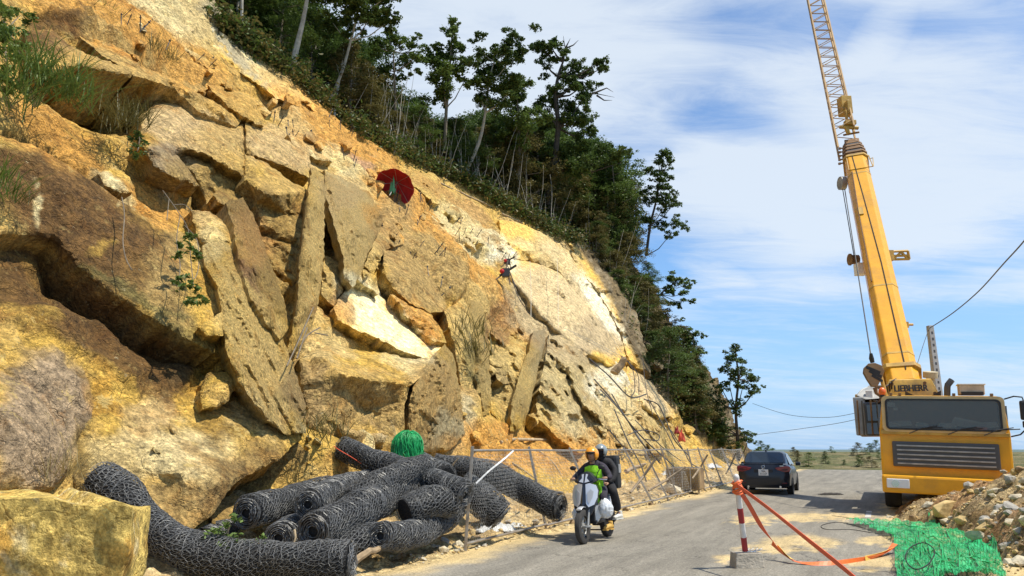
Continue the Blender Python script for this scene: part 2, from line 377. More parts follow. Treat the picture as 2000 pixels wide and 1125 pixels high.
# mineral colour of the rock with shade of hollows painted in: centre and radii of each patch, turned, colour, strength
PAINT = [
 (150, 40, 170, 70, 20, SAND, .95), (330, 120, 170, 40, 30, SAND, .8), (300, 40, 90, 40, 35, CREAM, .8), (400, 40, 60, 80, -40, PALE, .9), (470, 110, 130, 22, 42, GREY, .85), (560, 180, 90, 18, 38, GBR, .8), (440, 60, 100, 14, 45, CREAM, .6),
 (90, 85, 60, 30, 10, BRN, .9), (230, 125, 120, 22, 24, GBR, .9), (380, 200, 80, 22, 25, GBR, .9), (200, 180, 120, 45, 10, DK, .5), (120, 130, 60, 25, 10, TAN, .7), (460, 205, 60, 30, 20, (.60, .38, .12), .95),  # dark patch under the overhang paints its shade
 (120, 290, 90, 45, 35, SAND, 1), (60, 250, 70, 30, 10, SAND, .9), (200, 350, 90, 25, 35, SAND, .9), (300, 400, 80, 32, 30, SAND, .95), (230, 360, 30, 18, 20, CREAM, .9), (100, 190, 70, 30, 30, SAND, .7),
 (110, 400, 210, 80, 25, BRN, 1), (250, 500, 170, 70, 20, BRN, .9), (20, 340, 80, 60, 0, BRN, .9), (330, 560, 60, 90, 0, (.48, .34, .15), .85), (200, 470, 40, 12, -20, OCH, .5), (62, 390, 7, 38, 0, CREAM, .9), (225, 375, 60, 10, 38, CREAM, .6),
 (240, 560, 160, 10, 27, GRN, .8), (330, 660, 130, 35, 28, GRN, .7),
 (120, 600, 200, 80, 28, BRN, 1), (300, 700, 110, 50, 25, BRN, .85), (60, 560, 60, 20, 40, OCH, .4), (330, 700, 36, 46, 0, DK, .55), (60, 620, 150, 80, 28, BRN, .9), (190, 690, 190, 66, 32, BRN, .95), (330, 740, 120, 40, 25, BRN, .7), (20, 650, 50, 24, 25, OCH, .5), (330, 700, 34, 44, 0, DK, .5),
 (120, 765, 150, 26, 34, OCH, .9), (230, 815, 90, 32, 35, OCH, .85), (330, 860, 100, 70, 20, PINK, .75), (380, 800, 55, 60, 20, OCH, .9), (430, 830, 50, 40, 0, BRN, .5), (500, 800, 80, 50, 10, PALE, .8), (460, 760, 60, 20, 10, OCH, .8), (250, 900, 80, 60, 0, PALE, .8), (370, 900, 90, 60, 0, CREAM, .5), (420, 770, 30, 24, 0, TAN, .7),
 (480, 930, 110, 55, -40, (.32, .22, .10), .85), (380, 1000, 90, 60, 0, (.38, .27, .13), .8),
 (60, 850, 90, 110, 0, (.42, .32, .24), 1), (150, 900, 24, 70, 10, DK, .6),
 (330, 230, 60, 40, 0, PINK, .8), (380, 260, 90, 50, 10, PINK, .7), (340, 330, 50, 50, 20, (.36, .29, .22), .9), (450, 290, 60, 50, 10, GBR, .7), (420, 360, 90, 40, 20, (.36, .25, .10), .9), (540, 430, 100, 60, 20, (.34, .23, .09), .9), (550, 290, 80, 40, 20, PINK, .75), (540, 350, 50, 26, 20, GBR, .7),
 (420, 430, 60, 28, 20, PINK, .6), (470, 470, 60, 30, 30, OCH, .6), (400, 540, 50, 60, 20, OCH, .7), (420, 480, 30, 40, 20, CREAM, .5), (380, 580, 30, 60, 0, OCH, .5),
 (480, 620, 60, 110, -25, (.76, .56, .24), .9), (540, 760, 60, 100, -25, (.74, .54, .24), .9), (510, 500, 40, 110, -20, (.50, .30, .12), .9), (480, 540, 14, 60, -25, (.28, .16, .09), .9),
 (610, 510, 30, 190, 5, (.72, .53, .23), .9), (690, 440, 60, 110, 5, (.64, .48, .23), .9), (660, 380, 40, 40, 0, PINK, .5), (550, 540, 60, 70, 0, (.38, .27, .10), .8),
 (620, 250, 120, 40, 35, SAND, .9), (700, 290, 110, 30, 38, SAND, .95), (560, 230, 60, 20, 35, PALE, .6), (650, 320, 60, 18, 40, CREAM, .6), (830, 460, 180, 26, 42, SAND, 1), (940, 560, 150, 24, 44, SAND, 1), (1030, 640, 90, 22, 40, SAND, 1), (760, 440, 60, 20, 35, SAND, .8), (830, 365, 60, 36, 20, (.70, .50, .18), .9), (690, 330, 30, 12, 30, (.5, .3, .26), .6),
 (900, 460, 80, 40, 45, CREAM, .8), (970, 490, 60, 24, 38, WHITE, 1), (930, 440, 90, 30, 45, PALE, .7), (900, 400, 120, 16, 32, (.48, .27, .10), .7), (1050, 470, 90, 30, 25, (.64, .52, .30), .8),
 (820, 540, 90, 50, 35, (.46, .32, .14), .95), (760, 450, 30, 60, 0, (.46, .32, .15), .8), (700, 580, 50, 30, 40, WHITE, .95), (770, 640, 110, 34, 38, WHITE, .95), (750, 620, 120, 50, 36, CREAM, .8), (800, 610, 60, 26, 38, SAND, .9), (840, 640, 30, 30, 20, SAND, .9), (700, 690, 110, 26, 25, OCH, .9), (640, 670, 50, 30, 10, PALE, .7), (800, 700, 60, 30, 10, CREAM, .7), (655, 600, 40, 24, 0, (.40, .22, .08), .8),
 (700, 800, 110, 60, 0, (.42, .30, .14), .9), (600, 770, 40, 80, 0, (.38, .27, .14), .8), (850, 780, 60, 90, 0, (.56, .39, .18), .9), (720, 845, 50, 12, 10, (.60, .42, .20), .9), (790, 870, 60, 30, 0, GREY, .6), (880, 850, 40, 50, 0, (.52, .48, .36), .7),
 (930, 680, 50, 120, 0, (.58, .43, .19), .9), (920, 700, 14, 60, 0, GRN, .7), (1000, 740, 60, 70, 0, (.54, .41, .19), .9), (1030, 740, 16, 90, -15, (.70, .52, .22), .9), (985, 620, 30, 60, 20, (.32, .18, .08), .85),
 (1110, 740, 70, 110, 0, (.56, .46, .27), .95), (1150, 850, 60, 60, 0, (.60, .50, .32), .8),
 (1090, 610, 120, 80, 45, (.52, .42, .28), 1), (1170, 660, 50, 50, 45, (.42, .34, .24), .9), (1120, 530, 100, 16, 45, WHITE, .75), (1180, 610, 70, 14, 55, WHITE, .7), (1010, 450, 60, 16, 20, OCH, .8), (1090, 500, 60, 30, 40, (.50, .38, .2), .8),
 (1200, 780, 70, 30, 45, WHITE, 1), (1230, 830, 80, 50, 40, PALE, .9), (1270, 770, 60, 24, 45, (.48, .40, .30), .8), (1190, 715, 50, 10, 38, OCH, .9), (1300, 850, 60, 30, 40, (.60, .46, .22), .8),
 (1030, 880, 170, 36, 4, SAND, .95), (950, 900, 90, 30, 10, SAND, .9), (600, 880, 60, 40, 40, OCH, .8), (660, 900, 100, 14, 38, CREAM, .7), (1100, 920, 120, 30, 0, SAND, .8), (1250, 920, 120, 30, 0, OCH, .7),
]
NATURAL = [(330, -60), (375, 10), (420, 60), (500, 110), (560, 150), (640, 215), (700, 262), (760, 300), (860, 345), (900, 362), (985, 410), (1050, 448), (1120, 478), (1165, 540), (1200, 600), (1228, 680), (1262, 742), (1300, 780), (1340, 830), (1400, 872), (1470, 905)]
def crest_y(px): return np.interp(px, [p[0] for p in NATURAL], [p[1] for p in NATURAL])
def paint(W):
    """mineral colour at world points W, with hollow shade painted in"""
    W = np.asarray(W, float); px, py, dep = project(W)
    k = np.clip(dep / 20, .4, 2)
    n1 = fbm(W * 1.3, 5, 5, .6); n2 = fbm(W * 1.3 + 40, 6, 5, .6); n3 = fbm(W * .55, 9, 5, .6); n4 = fbm(W * 3.1, 12, 4, .6)
    qx = px + n1 * 34 / k; qy = py + n2 * 34 / k
    c = np.array(TAN)[None] * (1 - sst(-.25, .3, n3))[:, None] + np.array(OCH)[None] * sst(-.25, .3, n3)[:, None]
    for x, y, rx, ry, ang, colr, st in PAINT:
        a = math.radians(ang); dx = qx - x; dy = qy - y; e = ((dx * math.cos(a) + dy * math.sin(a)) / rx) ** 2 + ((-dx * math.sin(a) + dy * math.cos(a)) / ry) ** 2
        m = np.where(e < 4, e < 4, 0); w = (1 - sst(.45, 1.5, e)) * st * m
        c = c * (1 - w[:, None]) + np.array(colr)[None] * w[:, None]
    nat = sst(-6, 14, crest_y(qx * .3 + px * .7) - (qy * .3 + py * .7)) * (px > 300)                        # untouched hillside beyond the cut
    nc = np.array((.15, .115, .07))[None] * (1 + .6 * n3[:, None]); rk = sst(.05, .25, n1)[:, None]; nc = nc * (1 - rk) + np.array((.26, .22, .17))[None] * rk
    c = c * (1 - nat[:, None]) + nc * nat[:, None]
    c = c * (1 + .22 * n4[:, None]) * np.array((1.03, .97, .76))[None]
    return np.clip(c, .01, .9), nat
def bumps_at(px, py, L_):
    d = np.zeros(px.shape)
    for x, y, r, h in L_: d = d + h * (1.25 if h < 0 else 1) * np.exp(-((px - x) ** 2 + (py - y) ** 2) / (r * r))
    return d
HOLLOWS = [(200, 178, 60, -1.3), (300, 190, 55, -1.3), (110, 165, 50, -.7), (400, 345, 35, -.8), (440, 400, 45, -1.0), (520, 440, 45, -.9), (545, 520, 45, -.9), (650, 470, 30, -.8), (655, 540, 30, -.6), (560, 610, 26, -.6),
           (575, 700, 30, -.6), (640, 560, 30, -.5), (150, 560, 60, -.5), (300, 650, 60, -.5), (420, 700, 50, -.4), (565, 350, 26, -.5), (1050, 760, 26, -.8), (1040, 830, 24, -.6), (960, 620, 30, -.3), (620, 840, 30, -.5), (150, 910, 24, -.5),
           (900, 640, 20, -.5), (480, 930, 50, -.5), (410, 215, 18, -.6), (1330, 850, 40, -.6), (1260, 700, 30, -.8),
           (960, 890, 90, .35), (1100, 900, 90, .4), (640, 900, 60, .5), (1220, 900, 70, .2)]
def relief(s, z, nat, rough, W=None):
    big = facet(s, z, 2.6, 3, 1.9, 1.0) * .75; mid = facet(s, z, 1.0, 4, 1.5, 1.1) * .34; sm = facet(s, z, .38, 5, 1.4, 1.2) * .13
    P = np.stack([s, z, z * 0], -1)
    und = fbm(P * .16, 31, 3) * 1.0; f = fbm(P * np.array([1.2, 1.2, 1]), 33, 5, .6) * .22
    return (big * .8 + mid + sm) * rough + f + und * .8

def cliff_mesh():
    ps = [-14.]
    while ps[-1] < 92:
        p = ps[-1]; ps.append(p + (.6 if p < 3.5 else (.0050 * (p + 3.2) if p < 58 else .55)))
    ps = np.array(ps); nz = 330; nb = 26
    # height of the top edge along the road
    fold = [(-60, -60), (330, -60), (420, 44), (500, 95), (560, 135), (640, 205), (700, 252), (800, 305), (900, 348), (1000, 408), (1060, 440), (1130, 460)]
    fs, fz = [], []
    for x, y in fold[1:]:
        _, s_, z_ = on_cliff(x, y); fs.append(float(s_[0])); fz.append(float(z_[0]))
    o = np.argsort(fs); fs = np.array(fs)[o]; fz = np.array(fz)[o]
    top = np.interp(ps, list(fs) + [58, 62, 70, 90], list(fz) + [19, 19, 18, 14]) + .35 * fbm(np.stack([ps * .6, ps * 0, ps * 0], -1), 3, 3)
    u = np.linspace(0, 1, nz)
    S = np.repeat(ps[:, None], nz, 1); Z = -.4 + (top[:, None] + .4) * u[None]
    s, z = S.ravel(), Z.ravel()
    W0 = cliff_point(s, z, 0 * s); px, py, _ = project(W0)
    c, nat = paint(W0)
    sandy = np.clip(sst(.45, .60, c[:, 0]) * sst(.30, .18, c[:, 2]), 0, 1)
    rough = (1 - .55 * sandy) * (1 - .1 * nat); rough *= .55 + .45 * sst(-.2, .3, fbm(np.stack([s * .3, z * .3, 0 * s], -1), 77, 3))
    d = relief(s, z, nat, rough) * (.35 + .65 * sst(.3, 1.5, z)) + bumps_at(px, py, HOLLOWS) + sst(1.0, 0, z) * .3
    d += .22 * sst(1.5, 3, z) * (s < 50); d *= np.where(s < 60, 1, 1.6)
    d += nat * (fbm(np.stack([s * .22, z * .22, 0 * s], -1), 50, 4) * 1.6)
    edge = np.repeat(sst(1.0, .93, u)[None], len(ps), 0).ravel(); d = d * (.3 + .7 * edge)
    W = cliff_point(s, z, d).reshape(len(ps), nz, 3)
    C_ = c.reshape(len(ps), nz, 3)
    # ground going back into the hill behind the top edge
    back = np.linspace(0, 1, nb + 1)[1:] ** 1.6 * 60
    last = cliff_point(ps, top, d.reshape(len(ps), nz)[:, -1]); q = np.minimum(np.maximum(ps - 60, 0) / 9.0, R(95))
    inn = D[None] * (-np.sin(q))[:, None] + LF[None] * np.cos(q)[:, None]
    lim = (60 - 52.5 * sst(56, 60, ps))[:, None]; bk = back[None] * lim / 60
    Bk = last[:, None, :] + inn[:, None, :] * bk[:, :, None]
    Bk[:, :, 2] += bk * .34 + (fbm(Bk.reshape(-1, 3) * .2, 61, 4).reshape(len(ps), nb)) * 1.2 * sst(0, 3, back)[None] - .35 * sst(0, .5, back)[None]
    cb = np.array((.11, .08, .045))[None, None] * (1 + .4 * fbm(Bk.reshape(-1, 3), 62, 4)).reshape(len(ps), nb, 1)
    W = np.concatenate([W, Bk], 1); C_ = np.concatenate([C_, cb], 1); nn = nz + nb
    i = np.arange(len(ps) - 1)[:, None] * nn + np.arange(nn - 1)[None]; i = i.ravel()
    Fq = np.stack([i, i + nn, i + nn + 1, i + 1], -1)
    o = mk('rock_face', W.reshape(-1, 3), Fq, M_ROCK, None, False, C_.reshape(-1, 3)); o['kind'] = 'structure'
    return o, (ps, top)
CLIFF, (TOP_S, TOP_Z) = cliff_mesh()

def in_poly(x, y, P):
    ins = np.zeros(x.shape, bool); n = len(P)
    for i in range(n):
        x1, y1 = P[i]; x2, y2 = P[(i + 1) % n]
        if y1 == y2: continue
        c = ((y1 > y) != (y2 > y)) & (x < (x2 - x1) * (y - y1) / (y2 - y1) + x1); ins ^= c
    return ins
def seg_dist(x, y, P):
    d = np.full(x.shape, 1e9); n = len(P)
    for i in range(n):
        x1, y1 = P[i]; x2, y2 = P[(i + 1) % n]; vx, vy = x2 - x1, y2 - y1; t = np.clip(((x - x1) * vx + (y - y1) * vy) / (vx * vx + vy * vy + 1e-9), 0, 1)
        d = np.minimum(d, np.hypot(x - x1 - t * vx, y - y1 - t * vy))
    return d
def slab(pts, inner=(), thick=1.6, res=5.5, amp=.5, mat=None, rag=2.2, bev=.045, tint=None, seed=0, smooth=False, parent=None, name='rock_slab', din=0.0, ov=.45, dk=.74):
    """one block of rock: outline and ridge points placed where the photo shows them, each with its distance proud of the face; solid, with side walls"""
    rng = np.random.default_rng(seed * 7 + 3)
    O = [(p[0], p[1]) for p in pts]; dO = [p[2] * dk + din for p in pts]
    # jagged outline
    B = []
    for i in range(len(O)):
        a = np.array(O[i], float); b = np.array(O[(i + 1) % len(O)], float); Ln = np.linalg.norm(b - a); n = max(1, int(Ln / res)); nm = np.array([-(b - a)[1], (b - a)[0]]) / (Ln + 1e-9)
        for k in range(n):
            t = k / n; j = vn(np.array([[a[0] * .13 + (b - a)[0] * t * .13, a[1] * .13 + (b - a)[1] * t * .13, seed]]), 3)[0] + .5 * vn(np.array([[a[0] * .4 + (b - a)[0] * t * .4, (a[1] + (b - a)[1] * t) * .4, seed]]), 4)[0]
            B.append(a + (b - a) * t + nm * j * rag)
    B = np.array(B)
    x0, y0 = B.min(0); x1, y1 = B.max(0); gx, gy = np.meshgrid(np.arange(x0, x1, res), np.arange(y0, y1, res * .9)); gx = gx + (np.arange(gx.shape[0]) % 2)[:, None] * res / 2
    gx = gx.ravel() + rng.uniform(-.28, .28, gx.size) * res; gy = gy.ravel() + rng.uniform(-.28, .28, gy.size) * res
    Bl = [tuple(b) for b in B]; ok = in_poly(gx, gy, Bl); gx, gy = gx[ok], gy[ok]; dd = seg_dist(gx, gy, Bl); ok = dd > res * .5; gx, gy = gx[ok], gy[ok]
    X = np.concatenate([B[:, 0], gx]); Y = np.concatenate([B[:, 1], gy]); nb = len(B)
    # coarse facets through outline and ridge points
    cp = [Vector(p) for p in O] + [Vector((p[0], p[1])) for p in inner]; cd = dO + [p[2] * dk + din for p in inner]
    res_c = delaunay_2d_cdt(cp, [(i, (i + 1) % len(O)) for i in range(len(O))], [], 1, 1e-4)
    cv, cf, orv = res_c[0], res_c[2], res_c[3]
    vd = [np.mean([cd[j] for j in orv[i]]) if len(orv[i]) else 0 for i in range(len(cv))]
    best = np.full(X.shape, -1e9); dv = np.zeros(X.shape)
    for tri in cf:
        for q in range(1, len(tri) - 1):
            a, b, c = cv[tri[0]], cv[tri[q]], cv[tri[q + 1]]; den = (b.y - c.y) * (a.x - c.x) + (c.x - b.x) * (a.y - c.y)
            if abs(den) < 1e-6: continue
            w0 = ((b.y - c.y) * (X - c.x) + (c.x - b.x) * (Y - c.y)) / den; w1 = ((c.y - a.y) * (X - c.x) + (a.x - c.x) * (Y - c.y)) / den; w2 = 1 - w0 - w1
            mn = np.minimum(np.minimum(w0, w1), w2); val = w0 * vd[tri[0]] + w1 * vd[tri[q]] + w2 * vd[tri[q + 1]]; m = mn > best; best = np.where(m, mn, best); dv = np.where(m, val, dv)
    P, s, z = on_cliff(X, Y, dv)
    edge = seg_dist(X, Y, Bl); edge[:nb] = 0
    rel = facet(s, z, 1.7, 14, 1.7, 1.0) * .32 + facet(s, z, .6, 15, 1.5, 1.2) * .12 + fbm(np.stack([s * 2.2, z * 2.2, 0 * s], -1), 33 + seed, 5, .62) * .16 + fbm(np.stack([s * .5, z * .5, 0 * s], -1), 35 + seed, 3) * .25
    if 'fibrous' in (mat or M_ROCK).name:
        a0 = np.array(O[0]); far_ = max(O, key=lambda q: np.hypot(q[0] - a0[0], q[1] - a0[1])); fd = (np.array(far_) - a0) / np.linalg.norm(np.array(far_) - a0); cr = X * fd[1] - Y * fd[0]; al = X * fd[0] + Y * fd[1]; Q = np.stack([cr * .12, al * .010, 0 * al + seed], -1); rel = rel + (1 - np.abs(vn(Q, 5)) * 2) * .13 + vn(Q * np.array([2.0, 2, 1]), 6) * .05
    dv = dv + rel * amp - bev * np.exp(-edge / (res * .8))
    P, s, z = on_cliff(X, Y, dv)
    tri = delaunay_2d_cdt([Vector((float(a), float(b))) for a, b in zip(X, Y)], [(i, (i + 1) % nb) for i in range(nb)], [], 1, 1e-5)
    nv = len(tri[0]); idx = [tri[3][i][0] if len(tri[3][i]) else 0 for i in range(nv)]
    P = P[idx]; dv2 = dv[idx]; back = {}
    for i, k in enumerate(idx):
        if k < nb and k not in back: back[k] = i
    F_ = [tuple(f) for f in tri[2]]
    if not F_: return None
    # orient towards the camera
    a, b, c = (P[F_[0][k]] for k in range(3)); nrm = np.cross(b - a, c - a)
    if np.dot(nrm, np.array([0, 0, CH]) - a) < 0: F_ = [f[::-1] for f in F_]
    loop = [back[k] for k in range(nb) if k in back]; m = len(loop); V = [P]
    cen = P.mean(0); L0 = P[loop]; kk = slope(s[loop[0]] if loop[0] < len(s) else 10); ninv = 1 / math.sqrt(1 + float(kk) ** 2)
    n3 = -LF * float(kk) * ninv + np.array([0, 0, ninv]); prev = loop; base = len(P)
    for q, fr in enumerate((.12, .35, .65, 1.0)):
        jit = fbm(L0 * 2.3 + q * 3.1, 70 + seed, 4, .6)[:, None]; inw = (cen - L0); inw = inw - n3 * (inw @ n3)[:, None]; inw /= np.linalg.norm(inw, axis=1, keepdims=True) + 1e-6
        vw = L0 - np.array([0, 0, CH]); vw /= np.linalg.norm(vw, axis=1, keepdims=True); wd = -n3[None] * ov + vw * (1 - ov); ring = L0 + wd * thick * fr * 1.15 + inw * (.03 + jit * .14 * min(1, thick)) ; V.append(ring); cur = list(range(base, base + m)); base += m
        for i in range(m):
            j = (i + 1) % m; F_.append((prev[i], cur[i], cur[j], prev[j]))
        prev = cur
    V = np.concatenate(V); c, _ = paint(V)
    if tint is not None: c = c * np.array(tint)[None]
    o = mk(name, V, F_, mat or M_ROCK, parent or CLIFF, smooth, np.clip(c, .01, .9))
    bm = bmesh.new(); bm.from_mesh(o.data); bmesh.ops.recalc_face_normals(bm, faces=bm.faces); bm.to_mesh(o.data); bm.free()
    return o
F_D = diag('fibrous rock leaning', 420, 480, 580, 820); F_E = diag('fibrous rock slanting', 470, 400, 555, 650); F_V = diag('fibrous rock upright', 620, 340, 585, 680)
